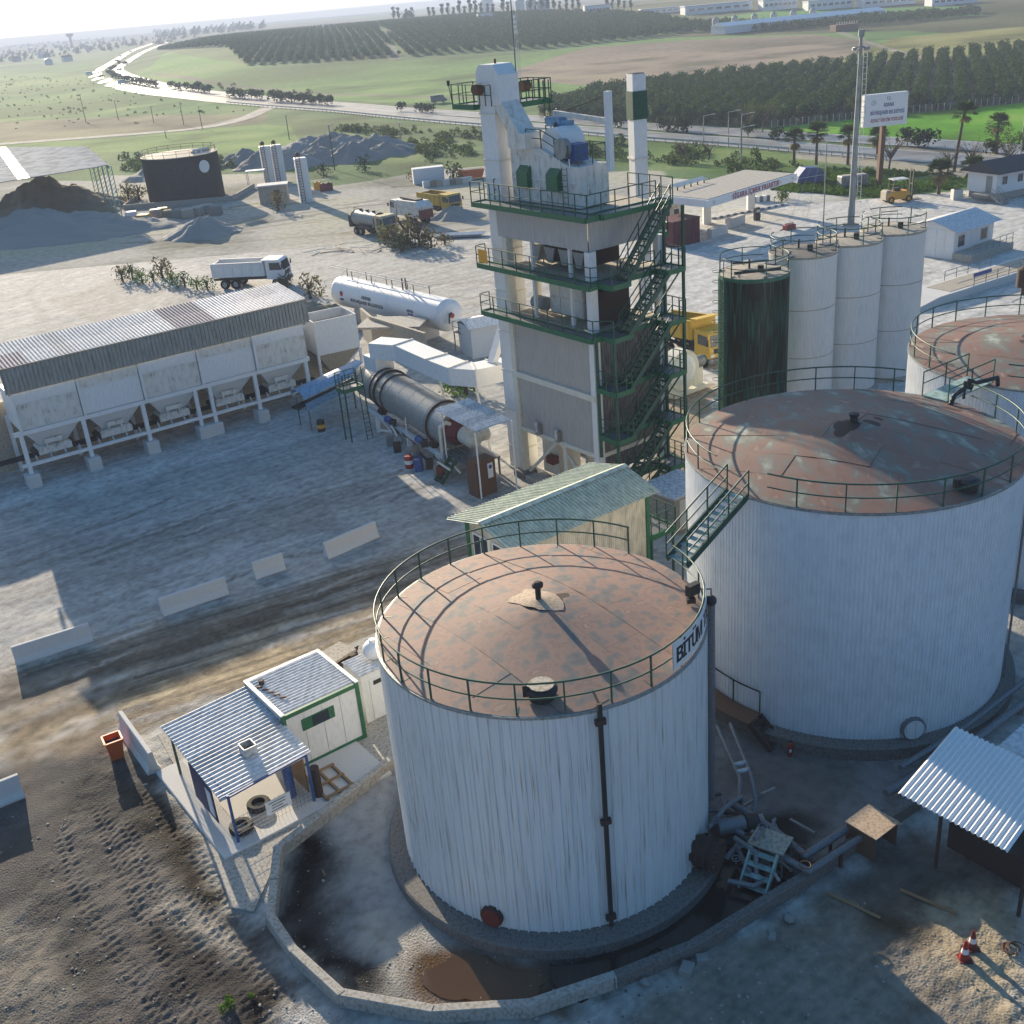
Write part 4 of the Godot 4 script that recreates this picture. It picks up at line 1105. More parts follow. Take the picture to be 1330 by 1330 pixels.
	straight_rail(t, V(-1.0, H1, 8.6), V(4.0, H1, 8.6), 1.25, 5, M.green)
	straight_rail(t, V(5.3, H1, 8.6), V(5.3, H1, 5.0), 1.25, 4, M.green)
	straight_rail(t, V(-1.0, H1, -1.9), V(0.0, H1, -1.9), 1.25, 1, M.green)
	straight_rail(t, V(0.1, H1, -1.0), V(2.6, H1, -1.0), 1.25, 3, M.green)
	for y in [H2, H3]:
		plate(t, -1.0, -0.28, -1.9, 8.4, y); plate(t, -0.2, 1.2, 7.8, 9.4, y)
		straight_rail(t, V(-1.0, y, -1.9), V(-1.0, y, 8.6), 1.1, 8, M.green)
		straight_rail(t, V(-1.0, y, -1.9), V(-0.3, y, -1.9), 1.1, 1, M.green)
		straight_rail(t, V(-1.0, y, 8.6), V(-0.2, y, 9.4), 1.1, 1, M.green)
		for z in [-1.2, 2.0, 5.2]: part(MB.new().bar(V(-0.95, y - 0.15, z), V(-0.2, y - 0.15, z), 0.1, 0.2), "bracket", M.green, t)
	part(MB.new().box(V(-1.03, H2 + 0.55, -1.2), V(0.03, 0.8, 0.9)), "warning_board", M.amber, t)
	# zigzag stair on the near corner
	var lv := [H1, H2, H3, 7.75, 4.85, 1.9]
	for k in range(1, lv.size()):
		var y: float = lv[k]
		if k >= 3:
			plate(t, -0.2, 1.2, 7.8, 9.4, y)
			straight_rail(t, V(-0.2, y, 7.8), V(-0.2, y, 9.4), 1.1, 2, M.green)
			straight_rail(t, V(-0.2, y, 9.4), V(0.6, y, 9.4), 1.1, 1, M.green)
		plate(t, 1.3, 3.9, 7.8, 8.5, y)
		straight_rail(t, V(1.3, y, 8.5), V(3.9, y, 8.5), 1.1, 3, M.green)
		plate(t, 4.0, 5.4, 7.8, 9.4, y)
		straight_rail(t, V(5.4, y, 7.8), V(5.4, y, 9.4), 1.1, 3, M.green)
		straight_rail(t, V(5.4, y, 9.4), V(4.9, y, 9.4), 1.1, 1, M.green)
		var yt: float = lv[k - 1]
		stair(t, V(1.0, y, 9.0), V(4.3, yt, 9.0), 0.8, 12, M.green, 1.05, [-1, 1])
		part(MB.new().bar(V(4.2, y - 2.6, 8.0), V(5.3, y - 0.1, 9.2), 0.09), "knee_brace", M.green, t)
	stair(t, V(1.6, 0.1, 9.0), V(4.3, 1.9, 9.0), 0.8, 8, M.green, 1.05, [-1, 1])
	for z in [7.85, 9.35]: part(MB.new().bar(V(5.3, 0, z), V(5.3, 17.3, z), 0.14).bar(V(-0.15, 3.5, z), V(-0.15, 11, z), 0.14), "stair_post", M.green, t)
	# screen house on the roof
	var sh := PackedVector2Array([Vector2(0.0, 17.55), Vector2(6.1, 17.55), Vector2(6.1, 19.75), Vector2(5.2, 19.75), Vector2(2.9, 20.55), Vector2(0.0, 20.6)])
	var hs := part(MB.new().extrude(sh, V(0.75, 0, 0), V(0, 0, 1), V(0, 1, 0), V(2.1, 0, 0)), "screen_house", M.white_rust, t)
	for z in [0.8, 1.7, 2.6, 3.6, 4.5, 5.3]: part(MB.new().box(V(0.73, 18.9, z), V(0.05, 2.5, 0.05)), "stiffener", M.white, hs)
	part(MB.new().box(V(0.73, 18.9, 2.9), V(0.05, 0.05, 5.8)), "stiffener", M.white, hs)
	for k in 3: part(MB.new().box(V(1.3 + k * 0.55, 18.7, 6.12), V(0.05, 1.9, 0.05)), "stiffener", M.white, hs)
	for z in [1.35, 4.05]:
		part(MB.new().extrude(PackedVector2Array([Vector2(0, 0), Vector2(0.35, -0.35), Vector2(0.35, -1.2), Vector2(0, -1.2)]), V(0.75, 19.6, z - 0.5), V(-1, 0, 0), V(0, 1, 0), V(0, 0, 1.0)), "vent_hood", M.green_bright, t)
	part(MB.new().tube(V(0.6, 17.6, 4.75), V(0.6, 19.7, 4.75), 0.02, 6).tube(V(0.6, 17.6, 5.2), V(0.6, 19.7, 5.2), 0.02, 6), "ladder_rail", M.green, t)
	for k in 7: part(MB.new().bar(V(0.6, 17.8 + k * 0.3, 4.75), V(0.6, 17.8 + k * 0.3, 5.2), 0.025), "rung", M.green, t)
	# vibrating drive on top
	part(MB.new().tube(V(1.0, 20.75, 3.6), V(2.6, 20.75, 3.6), 0.95, 20), "drive_housing", M.white, t)
	part(MB.new().tube(V(0.7, 20.65, 4.6), V(1.1, 20.65, 4.6), 0.55, 18), "flywheel", M.galv_dull, t)
	part(MB.new().box(V(1.6, 20.4, 4.9), V(1.0, 0.9, 0.9)), "drive_motor", M.blue, t)
	straight_rail(t, V(0.75, 20.6, 1.6), V(0.75, 20.6, 2.9), 1.0, 1, M.green)
	straight_rail(t, V(0.75, 20.6, 2.9), V(0.75, 19.8, 5.2), 1.0, 2, M.green)
	straight_rail(t, V(2.8, 19.8, 3.4), V(2.8, 19.8, 6.0), 1.0, 2, M.green)
	straight_rail(t, V(0.75, 19.8, 6.05), V(2.8, 19.8, 6.05), 1.0, 2, M.green)
	# bucket elevator
	var ev := part(MB.new().box(V(0.85, 11.6, -1.2), V(1.25, 23.0, 1.45)), "elevator_shaft", M.white, t)
	for k in 9: part(MB.new().box(V(0.85, 1.6 + k * 2.6, -1.2), V(1.37, 0.07, 1.57)), "flange", M.cream, ev)
	part(MB.new().extrude(PackedVector2Array([Vector2(-1.98, 22.9), Vector2(0.2, 22.9), Vector2(0.2, 24.5), Vector2(-0.3, 25.05), Vector2(-1.6, 25.05), Vector2(-1.98, 24.6)]), V(0.15, 0, 0), V(0, 0, 1), V(0, 1, 0), V(1.4, 0, 0)), "elevator_head", M.white, t)
	part(MB.new().tube(V(0.9, 25.0, -1.0), V(0.9, 25.3, -1.0), 0.07, 8), "lifting_stub", M.rust, t)
	for e in [[-0.35, -1.55], [1.9, 0.0]]: part(MB.new().tube(V(e[0], 23.75, e[1]), V(e[0] + 0.5, 23.75, e[1]), 0.3, 14), "head_drive", M.rust, t)
	# chute from the elevator head to the screen
	var ch := MB.new()
	var c0 := V(0.85, 23.1, -0.3); var c1 := V(0.85, 21.3, 1.2)
	ch.box((c0 + c1) * 0.5, V(1.25, 0.75, (c1 - c0).length() + 0.9), Basis(V(1, 0, 0), V(0, (c1 - c0).normalized().z, -(c1 - c0).normalized().y), (c1 - c0).normalized()))
	var cc := part(ch, "chute", M.white_rust, t)
	part(MB.new().box(V(1.0, 21.0, 1.3), V(1.5, 0.85, 1.6)), "chute_box", M.white_rust, cc)
	# platform round the elevator head
	plate(t, -0.1, 1.5, -4.2, -2.0, 22.85)
	straight_rail(t, V(-0.1, 22.85, -4.2), V(-0.1, 22.85, -2.0), 1.15, 3, M.green)
	straight_rail(t, V(-0.1, 22.85, -4.2), V(1.5, 22.85, -4.2), 1.15, 2, M.green)
	straight_rail(t, V(-0.1, 22.85, -2.0), V(-0.1, 22.85, -0.3), 1.15, 3, M.green)
	straight_rail(t, V(1.5, 22.85, -4.2), V(1.5, 22.85, -2.0), 1.15, 2, M.green)
	plate(t, 1.6, 3.9, -1.9, 0.2, 22.85)
	straight_rail(t, V(1.6, 22.85, 0.2), V(3.9, 22.85, 0.2), 1.15, 5, M.green)
	straight_rail(t, V(3.9, 22.85, -1.9), V(3.9, 22.85, 0.2), 1.15, 4, M.green)
	straight_rail(t, V(1.6, 22.85, -1.9), V(3.9, 22.85, -1.9), 1.15, 4, M.green)
	for k in 12: part(MB.new().ring(V(3.5, 18.3 + k * 0.4, 0.55), 0.36, 0.02, 14), "ladder_hoop", M.green, t)
	for s in [-0.2, 0.2]: part(MB.new().bar(V(3.5 + s, 17.6, 0.25), V(3.5 + s, 23.9, 0.25), 0.05), "ladder_rail", M.green, t)
	var fl := part(MB.new().box(V(-0.2, 24.1, -4.3), V(0.35, 0.3, 0.12), Basis(V(0, 1, 0), 0.8)), "floodlight", M.dark, t)
	part(MB.new().bar(V(-0.1, 22.9, -4.2), V(-0.2, 24.0, -4.3), 0.04), "lamp_post", M.green, fl)
	# jib crane
	var jp := part(MB.new().bar(V(2.3, 19.4, 6.9), V(2.3, 23.5, 6.9), 0.32), "jib_post", M.white, t)
	part(MB.new().bar(V(2.3, 22.0, 6.9), V(2.3, 22.3, 2.3), 0.18, 0.26), "jib_arm", M.white_rust, jp)
	part(MB.new().bar(V(2.3, 23.3, 6.9), V(2.3, 22.45, 3.4), 0.04), "tie_rod", M.rust, jp)
	part(MB.new().box(V(2.3, 21.65, 3.4), V(0.5, 0.6, 0.7)).box(V(2.3, 21.85, 2.5), V(0.6, 0.5, 1.2)), "hoist", M.blue_tarp, jp)
	part(MB.new().tube(V(2.0, 21.6, 2.8), V(2.6, 21.6, 2.8), 0.25, 12), "hoist_drum", M.rust_dark, jp)
	# lightning rod
	part(MB.new().tube(V(1.5, 24.5, 0.1), V(1.5, 30.0, 0.1), 0.035, 6), "lightning_rod", M.pipe_grey, t)

	# chimney behind the tower
	var cpos := TO + Vector3(cos(TH), 0, -sin(TH)) * 9.0 + Vector3(sin(TH), 0, cos(TH)) * 2.0
	var c := thing("chimney", "slender white steel chimney with a dark green band near its top", "chimney", cpos)
	var cb := Basis(Vector3.UP, 0.3)
	part(MB.new().box(V(0, 11.85, 0), V(0.86, 23.7, 0.86), cb), "stack", M.white, c)
	part(MB.new().box(V(0, 21.95, 0), V(0.96, 1.6, 0.96), cb), "band", M.green, c)
	part(MB.new().box(V(0, 23.72, 0), V(0.72, 0.05, 0.72), cb), "mouth", M.dark, c)
	for y in [5.5, 12.0, 16.2, 18.9]: part(MB.new().box(V(0, y, 0), V(1.0, 0.1, 1.0), cb), "flange", M.white_rust, c)
	for k in 22: part(MB.new().ring(V(0.3, 1.5 + k * 0.62, 1.05), 0.36, 0.02, 14), "ladder_hoop", M.green, c)
	for s in [0.1, 0.5]: part(MB.new().bar(V(s, 0.5, 0.75), V(s, 15.0, 0.75), 0.05), "ladder_rail", M.green, c)
	plate(c, -0.4, 1.4, 0.7, 2.0, 8.2); straight_rail(c, V(-0.4, 8.2, 2.0), V(1.4, 8.2, 2.0), 1.1, 3, M.green)
	plate(c, -0.4, 1.4, 0.7, 2.0, 14.6); straight_rail(c, V(-0.4, 14.6, 2.0), V(1.4, 14.6, 2.0), 1.1, 3, M.green); straight_rail(c, V(1.4, 14.6, 0.7), V(1.4, 14.6, 2.0), 1.1, 2, M.green)
	# exhaust fan at its foot
	var fp := G(882, 512)
	var f := thing("exhaust_fan", "large cream snail-shell fan with grey motor behind the stairs", "fan", fp, TH)
	part(MB.new().tube(V(0, 2.0, -0.5), V(0, 2.0, 0.6), 1.55, 28), "scroll_casing", M.cream, f)
	part(MB.new().tube(V(0, 2.0, 0.6), V(0, 2.0, 0.75), 1.2, 24, 0.8), "inlet_cone", M.white, f)
	part(MB.new().box(V(-1.0, 1.3, 0.0), V(1.4, 2.3, 1.0)), "outlet_box", M.cream, f)
	part(MB.new().tube(V(1.2, 2.1, 0.0), V(2.5, 2.1, 0.0), 0.42, 16), "motor", M.pipe_grey, f)
	part(MB.new().tube(V(2.5, 2.1, 0.0), V(2.75, 2.1, 0.0), 0.34, 14), "motor_cowl", M.green, f)
	part(MB.new().box(V(0.6, 0.25, 0.0), V(3.8, 0.3, 1.6)).box(V(1.8, 1.0, 0.0), V(0.9, 1.4, 0.7)), "base_frame", M.cream, f)

# ---------------------------------------------------------------- control cabin under its long roof
func build_cabin() -> void:
	var o := G(622, 681, 6.5)
	o.y = 0
	var t := thing("control_cabin", "long low cabin with pale green ribbed gable roof beside the tower", "cabin", o, TH)
	var L := 9.25; var ye := 5.85; var yr := 6.5
	part(MB.new().box(V(4.75, 2.9, -0.1), V(7.9, 5.8, 4.1)), "wall", M.cream_wall, t)
	clad_wall(t, V(0.78, 0.05, 1.97), V(7.96, 0, 0), V(0, 5.75, 0), 1.0, M.cream_wall, 0.12, 0.02)
	clad_wall(t, V(8.72, 0.05, 1.95), V(0, 0, -4.1), V(0, 5.75, 0), 1.0, M.cream_wall, 0.12, 0.02)
	part(MB.new().extrude(PackedVector2Array([Vector2(-2.15, 5.8), Vector2(1.95, 5.8), Vector2(-0.1, 6.38)]), V(0.84, 0, 0), V(0, 0, 1), V(0, 1, 0), V(7.84, 0, 0)), "gable", M.cream_wall, t)
	for x in [0.76, 8.74]: for z in [-2.15, 2.0]: part(MB.new().box(V(x, 2.92, z), V(0.2, 5.84, 0.16)), "corner_post", M.green_bright, t)
	part(MB.new().box(V(4.75, 5.8, 2.06), V(8.1, 0.12, 0.08)), "eave_trim", M.green_bright, t)
	for k in 9:
		var x := L * k / 9.0
		part(MB.new().sheet(V(x, yr, -0.02), V(L / 9.0, 0, 0), V(0, ye - yr - 0.02, 2.5), 5, 0.08), "roof_sheet", M.cream_roof, t)
		part(MB.new().sheet(V(x + L / 9.0, yr, -0.02), V(-L / 9.0, 0, 0), V(0, ye - yr - 0.02, -2.8), 5, 0.08), "roof_sheet", M.cream_roof, t)
	part(MB.new().extrude(PackedVector2Array([Vector2(-0.25, -0.03), Vector2(0, 0.05), Vector2(0.25, -0.03), Vector2(0, 0.03)]), V(0, yr + 0.06, -0.02), V(0, 0, 1), V(0, 1, 0), V(L, 0, 0)), "ridge_cap", M.cream_roof, t)
	for k in 2:
		var w := part(MB.new().box(V(0.76, 4.6, -1.1 + k * 1.6), V(0.08, 1.3, 1.3)), "window", M.white_clean, t)
		part(MB.new().box(V(0.73, 4.6, -1.4 + k * 1.6), V(0.06, 1.1, 0.5)).box(V(0.73, 4.6, -0.8 + k * 1.6), V(0.06, 1.1, 0.5)), "pane", M.glass, w)
	# green steps and platform at the end
	plate(t, 8.9, 10.6, 0.1, 2.1, 3.3)
	straight_rail(t, V(8.9, 3.3, 2.1), V(10.6, 3.3, 2.1), 1.1, 3, M.green); straight_rail(t, V(10.6, 3.3, 0.1), V(10.6, 3.3, 2.1), 1.1, 3, M.green)
	for p in [[9.0, 0.2], [10.5, 0.2], [9.0, 2.0], [10.5, 2.0]]: part(MB.new().bar(V(p[0], 0, p[1]), V(p[0], 3.3, p[1]), 0.1), "leg", M.green, t)
	stair(t, V(9.8, 0.1, -2.6), V(9.8, 3.25, 0.1), 0.8, 10, M.green, 1.0)
	# grey flat roofed kiosk next to it
	var kp := G(885, 690)
	var k := thing("pump_kiosk", "small flat grey roofed kiosk between cabin and large tank", "kiosk", kp + Vector3(0, 0, -1.5), TH)
	part(MB.new().box(V(0, 1.1, 0), V(2.6, 2.2, 2.3)), "wall", M.dusty, k)
	part(MB.new().cbox(V(0, 2.28, 0), V(3.2, 0.16, 2.9), 0.03), "roof", M.galv_pale, k)
	part(MB.new().box(V(-0.5, 1.0, 1.17), V(0.9, 1.9, 0.05)), "door", M.cream, k)

# ---------------------------------------------------------------- aggregate bins
func build_bins() -> void:
	var TB := deg_to_rad(33.6)
	var o := G(45, 630)
	var t := thing("aggregate_bins", "long white five-hopper bin line with patched corrugated roof on concrete stubs", "bins", o, TB)
	var L := 22.2
	var xs := [0.0, 4.2, 8.5, 12.9, 14.0, 17.2, 21.6]
	# legs, rails and stubs
	for k in 6:
		var x: float = [0.0, 4.25, 8.55, 12.95, 17.35, 21.7][k]
		if k == 3:
			for dx in [-0.4, 0.75]: part(MB.new().box(V(x + dx, 2.35, 0.1), V(0.26, 2.9, 0.24)), "leg", M.white, t)
			part(MB.new().cbox(V(x + 0.15, 0.45, 0.1), V(1.9, 0.95, 1.0), 0.04), "stub", M.concrete_pale, t)
		else:
			part(MB.new().box(V(x, 2.35, 0.1), V(0.28, 2.9, 0.24)), "leg", M.white, t)
			part(MB.new().cbox(V(x, 0.45, 0.1), V(0.9, 0.95, 1.1), 0.04), "stub", M.concrete_pale, t)
		part(MB.new().box(V(x, 2.2, -3.4), V(0.25, 4.3, 0.25)), "leg", M.white, t)
	part(MB.new().box(V(L / 2 - 0.3, 3.88, 0.1), V(L + 0.3, 0.3, 0.26)), "top_rail", M.white, t)
	part(MB.new().box(V(L / 2 - 0.3, 1.55, 0.1), V(L + 0.3, 0.22, 0.2)), "lower_rail", M.white, t)
	# back wall of the feed ramp
	part(MB.new().box(V(L / 2, 2.6, -4.3), V(L + 8, 5.2, 0.4)), "back_wall", M.dusty, t)
	# bins
	for k in 5:
		var x0 := k * 4.4 + 0.05; var x1 := x0 + 4.3
		var b := part(MB.new().box(V((x0 + x1) / 2, 5.35, -1.6), V(4.3, 2.55, 3.5)), "bin", M.white, t)
		part(MB.new().box(V((x0 + x1) / 2, 6.35, 0.17), V(4.26, 0.7, 0.05)), "bin_panel", M.white_rust if k % 2 else M.white, b)
		part(MB.new().box(V((x0 + x1) / 2, 5.02, 0.16), V(4.26, 1.75, 0.04)), "bin_panel", M.white if k % 2 else M.white_rust, b)
		part(MB.new().box(V(x0 + 0.02, 5.3, 0.26), V(0.16, 2.7, 0.22)), "stiffener", M.white, b)
		# hopper below
		var hm := MB.new()
		var a := [V(x0, 4.08, 0.1), V(x1, 4.08, 0.1), V(x1, 4.08, -3.3), V(x0, 4.08, -3.3)]
		var d := [V(x0 + 1.2, 2.35, -1.0), V(x1 - 1.2, 2.35, -1.0), V(x1 - 1.2, 2.35, -2.3), V(x0 + 1.2, 2.35, -2.3)]
		for e in 4:
			var f := (e + 1) % 4
			hm.quad(d[e], d[f], a[f], a[e])
		part(hm, "hopper", M.white, t)
		# feeder under it
		var fx := (x0 + x1) / 2 - 0.1
		var fd := part(MB.new().cbox(V(fx, 2.1, -1.2), V(2.3, 0.55, 1.5), 0.1), "feeder", M.white_rust, t)
		part(MB.new().tube(V(fx - 1.25, 1.95, -0.6), V(fx - 1.25, 1.95, -1.8), 0.22, 12).tube(V(fx + 1.25, 1.95, -0.6), V(fx + 1.25, 1.95, -1.8), 0.22, 12), "pulley", M.dark, fd)
		part(MB.new().box(V(fx - 0.5, 2.6, -0.42), V(0.12, 0.7, 0.12)).box(V(fx + 0.4, 2.6, -0.42), V(0.12, 0.7, 0.12)).box(V(fx, 2.75, -0.45), V(1.2, 0.3, 0.2)), "gate_frame", M.white_rust, fd)
		for j in 4: part(MB.new().bar(V(x0 + 0.6 + j * 1.0, 1.6, 0.0), V(x0 + 0.6 + j * 1.0, 1.95, -0.3), 0.1), "idler", M.galv, t)
	part(MB.new().box(V(L / 2 - 0.8, 1.75, -1.2), V(L + 3.0, 0.06, 1.0)), "belt", M.rubber, t)
	part(MB.new().tube(V(-2.2, 1.5, -0.6), V(-2.2, 1.5, -1.8), 0.3, 12), "tail_pulley", M.dark, t)
	# fascia and roof
	var ye := 8.55
	part(MB.new().box(V(L / 2, 6.72, 0.05), V(L + 0.1, 0.28, 0.1)), "wall_plate", M.dusty, t)
	for k in 20:
		part(MB.new().sheet(V(-0.25 + k * (L + 0.5) / 20, 6.8, 0.35), V((L + 0.5) / 20, 0, 0), V(0, ye - 6.8, 0), 4, 0.05), "fascia_sheet", M.galv_dull, t)
	clad_wall(t, V(L + 0.3, 6.8, 0.3), V(0, 0, -4.0), V(0, 1.75, 0), 1.0, M.galv_dull, 0.25, 0.04)
	rng.seed = 61
	var rm := [M.galv_pale, M.galv_pale, M.galv, M.galv_pale]
	var purple := mat("roof_faded", lin(0.34, 0.3, 0.33), 0.6, 0.1, T.soft, Vector3(0.4, 0.4, 0.4))
	for k in 22:
		var x := -0.3 + k * (L + 0.6) / 22
		var m: Material = rm[rng.randi() % 4]
		if k in [12, 13, 14, 0, 1]: m = purple
		elif k > 14: m = M.galv_pale
		part(MB.new().sheet(V(x, ye + 0.03, 0.42), V((L + 0.6) / 22, 0, 0), V(0, 0.28, -2.6), 4, 0.11, 1), "roof_sheet", m, t)
		part(MB.new().sheet(V(x, ye + 0.29, -2.1), V((L + 0.6) / 22, 0, 0), V(0, 0.28, -2.4), 4, 0.11, 1), "roof_sheet", rm[rng.randi() % 4] if k < 12 or k > 14 else m, t)
	for k in 6: part(MB.new().box(V(k * L / 5, 7.6, -4.2), V(0.2, 2.0, 0.2)), "roof_post", M.white, t)
	part(MB.new().box(V(L / 2, ye + 0.03, 0.4), V(L + 0.6, 0.08, 0.06)), "eave_bar", M.dusty, t)

# ---------------------------------------------------------------- dryer drum and what belongs to it
func build_dryer() -> void:
	var p0 := G(487, 494, 3.3); var p1 := G(594, 558, 2.65)
	var d := (p1 - p0).normalized()
	var s := -d.cross(Vector3.UP).normalized()   # towards the back
	var t := thing("dryer_drum", "rotating steel dryer drum with two dark tyre rings on a white frame", "drum", Vector3.ZERO)
	var R := 1.42
	var l := (p1 - p0).length()
	part(MB.new().tube(p0, p1, R, 40), "shell", M.drum_steel, t)
	for k in 7: part(MB.new().tube(p0 + d * (l * (0.12 + 0.12 * k)), p0 + d * (l * (0.12 + 0.12 * k) + 0.05), R + 0.015, 40), "seam_band", M.drum_steel, t)
	for f in [0.2, 0.84]:
		var rg := part(MB.new().tube(p0 + d * l * f, p0 + d * (l * f + 0.32), R + 0.14, 40), "tyre_ring", M.rust_dark, t)
		part(MB.new().tube(p0 + d * (l * f + 0.05), p0 + d * (l * f + 0.27), R + 0.16, 40), "running_face", M.steel, rg)
	for f in [0.16, 0.3]: part(MB.new().tube(p0 + d * l * f, p0 + d * (l * f + 0.07), R + 0.08, 40), "stop_ring", M.rust_dark, t)
	# frame
	var y0 := Vector3.UP
	for q in [-1.0, 1.0]:
		var a: Vector3 = p0 + d * 0.5 + s * q * 1.1 - y0 * 1.75; var b: Vector3 = p1 + s * q * 1.1 - y0 * 1.75
		part(MB.new().bar(a, b + d * 1.0, 0.22, 0.35), "frame_beam", M.white, t)
		for f in [0.12, 0.55, 0.9]:
			var g := a.lerp(b, f)
			part(MB.new().bar(V(g.x, 0, g.z), g, 0.28), "leg", M.white, t)
		var g1 := a.lerp(b, 0.14); var g2 := a.lerp(b, 0.5)
		part(MB.new().bar(V(g1.x, 0.2, g1.z), g2 - y0 * 0.15, 0.14).bar(V(g2.x, 0.2, g2.z), g1 - y0 * 0.3, 0.1), "brace", M.white if q < 0 else M.rust, t)
		for f in [0.22, 0.85]:
			var c: Vector3 = p0 + d * l * f + s * q * 0.95 - y0 * 1.38
			part(MB.new().tube(c - d * 0.25, c + d * 0.25, 0.28, 14), "support_roller", M.rust_dark, t)
	for f in [0.34, 0.72]:
		var c: Vector3 = p0 + d * l * f - s * 1.35 - y0 * 1.4
		var mo := part(MB.new().tube(c, c + d * 0.8, 0.26, 14), "drive_motor", M.blue, t)
		part(MB.new().box(c + d * 1.0, V(0.45, 0.45, 0.45)), "gearbox", M.dark, mo)
	part(MB.new().tube(p0 - d * 0.6, p0 - d * 0.02, R + 0.05, 36), "inlet_hood", M.dusty, t)
	part(MB.new().bar(p0 + d * l * 0.62 - s * 1.5 - y0 * 0.2, V((p0 + d * l * 0.62 - s * 1.6).x, 0.3, (p0 + d * l * 0.62 - s * 1.6).z), 0.08), "cable_tray", M.white, t)
	# burner with its canopy
	var bp := p1 + d * 1.6
	var b := thing("burner", "white burner body on green decked frame below the sheet canopy", "burner", Vector3.ZERO)
	part(MB.new().tube(p1 + d * 0.1, p1 + d * 0.9, 1.1, 24, 0.7), "throat", M.red_dull, b)
	part(MB.new().tube(bp - d * 0.6, bp + d * 0.5, 0.62, 20).tube(bp + d * 0.5, bp + d * 0.9, 0.62, 20, 0.35), "blower_casing", M.cream, b)
	part(MB.new().tube(bp + s * 0.6, bp + s * 1.3, 0.5, 16), "air_intake", M.cream, b)
	var dk := bp - y0 * (bp.y - 1.35)
	part(MB.new().box(dk, V(2.6, 0.1, 3.0), Basis(s, y0, -d)), "deck", M.pipe_grey, b)
	for q in [[-1.2, -1.4], [1.2, -1.4], [-1.2, 1.4], [1.2, 1.4]]:
		var g: Vector3 = dk + s * q[0] + d * q[1]
		part(MB.new().bar(V(g.x, 0, g.z), g, 0.14), "leg", M.pipe_grey, b)
	straight_rail(b, dk - s * 1.25 - d * 1.4, dk - s * 1.25 + d * 1.45, 1.0, 3, M.green)
	stair(b, V((dk - s * 2.6 - d * 0.2).x, 0.05, (dk - s * 2.6 - d * 0.2).z), dk - s * 1.3 - d * 0.2, 0.8, 5, M.green, 0.9, [])
	part(MB.new().path([bp - s * 1.3 - d * 1.6 - y0 * 1.8, bp - s * 1.3 - d * 1.6 + y0 * 0.5, bp - s * 0.9 - d * 1.4 + y0 * 0.8, bp - s * 0.4 - d * 1.2 + y0 * 0.5], 0.14, 10), "gas_pipe", M.cream, b)
	var cn := thing("burner_canopy", "sloping corrugated sheet canopy between dryer drum and tower", "canopy", Vector3.ZERO)
	var ca := G(564, 532, 4.5); var cb := G(617, 561, 4.5); var cc := G(664, 545, 4.9)
	var cac := cb - ca
	for k in 5: part(MB.new().sheet(ca + cac * (k / 5.0), cac / 5.0, cc - cb, 4, 0.06, 1), "roof_sheet", M.galv if k % 2 else M.galv_pale, cn)
	for q in [ca.lerp(cc, 0.1), cb, cc, ca + cc - cb]: part(MB.new().bar(V(q.x, 0, q.z), q - y0 * 0.05, 0.1), "post", M.white, cn)
	rng.seed = 19
	for k9 in 14:
		var q9: Vector3 = p0 + d * l * rng.randf_range(0.3, 1.1) - s * rng.randf_range(1.2, 2.2)
		var a9 := V(q9.x, rng.randf_range(0.2, 1.3), q9.z)
		part(MB.new().path([a9, a9 + V(rng.randf_range(-0.5, 0.5), rng.randf_range(0.2, 0.8), rng.randf_range(-0.5, 0.5)), a9 + d * rng.randf_range(0.5, 1.6)], rng.randf_range(0.03, 0.08), 8), "service_pipe", [M.cream, M.pipe_grey, M.rust, M.dark][k9 % 4], b)
	for k9 in 6:
		var q9: Vector3 = p0 + d * l * (0.42 + k9 * 0.12) - s * (1.75 + 0.2 * (k9 % 2))
		part(MB.new().cbox(V(q9.x, 0.35, q9.z), V(0.5, 0.7, 0.45), 0.04), "junction_box", [M.pipe_grey, M.rust_dark, M.dusty][k9 % 3], b)
	# brown switch cabinet and bits near the burner
	var k := thing("switch_cabinet", "tall rust-brown steel cabinet with a white and blue safety notice", "cabinet", G(628, 640), TH)
	part(MB.new().cbox(V(0, 1.2, 0), V(1.5, 2.4, 1.0), 0.03), "body", M.rust, k)
	part(MB.new().box(V(0.35, 1.6, 0.51), V(0.4, 1.0, 0.02)), "notice", M.white_clean, k)
	part(MB.new().tube(V(0.35, 1.85, 0.52), V(0.35, 1.85, 0.535), 0.13, 16), "pictogram", M.blue, k)
	# oil drums
	var dr := func(pp: Vector3, label: String, m1: Material, m2: Material) -> void:
		var q := thing("oil_drum", label, "drum", pp)
		part(MB.new().lathe(Vector3.ZERO, [Vector2(0.3, 0), Vector2(0.3, 0.3)], 18), "lower_body", m1, q)
		part(MB.new().lathe(Vector3.ZERO, [Vector2(0.3, 0.3), Vector2(0.305, 0.58)], 18), "band", m2, q)
		part(MB.new().lathe(Vector3.ZERO, [Vector2(0.3, 0.58), Vector2(0.3, 0.88), Vector2(0.27, 0.86), Vector2(0, 0.86)], 18), "upper_body", m1, q)
	dr.call(G(532, 607), "red oil drum with white middle band near the dryer frame", M.red, M.white_clean)
	dr.call(G(541, 610) + V(0.2, 0, 0.2), "blue oil drum beside the dryer frame", M.blue, M.blue)
	dr.call(G(418, 560), "black oil drum with yellow band before the blue hood", M.dark, M.amber)
	dr.call(G(574, 622), "red oil drum under the gas pipe", M.red_dull, M.red_dull)
	# duct from the drum to the tower
	var du := thing("exhaust_duct", "square white duct bending over the dryer drum to the tower", "duct", Vector3.ZERO)
	var q := [G(488, 452, 6.0), G(525, 455, 6.0), G(568, 474, 5.9), G(596, 485, 5.85), G(616, 487, 5.8), G(640, 482, 5.7), G(664, 478, 5.6)]
	var w := 0.85; var hh := 0.6
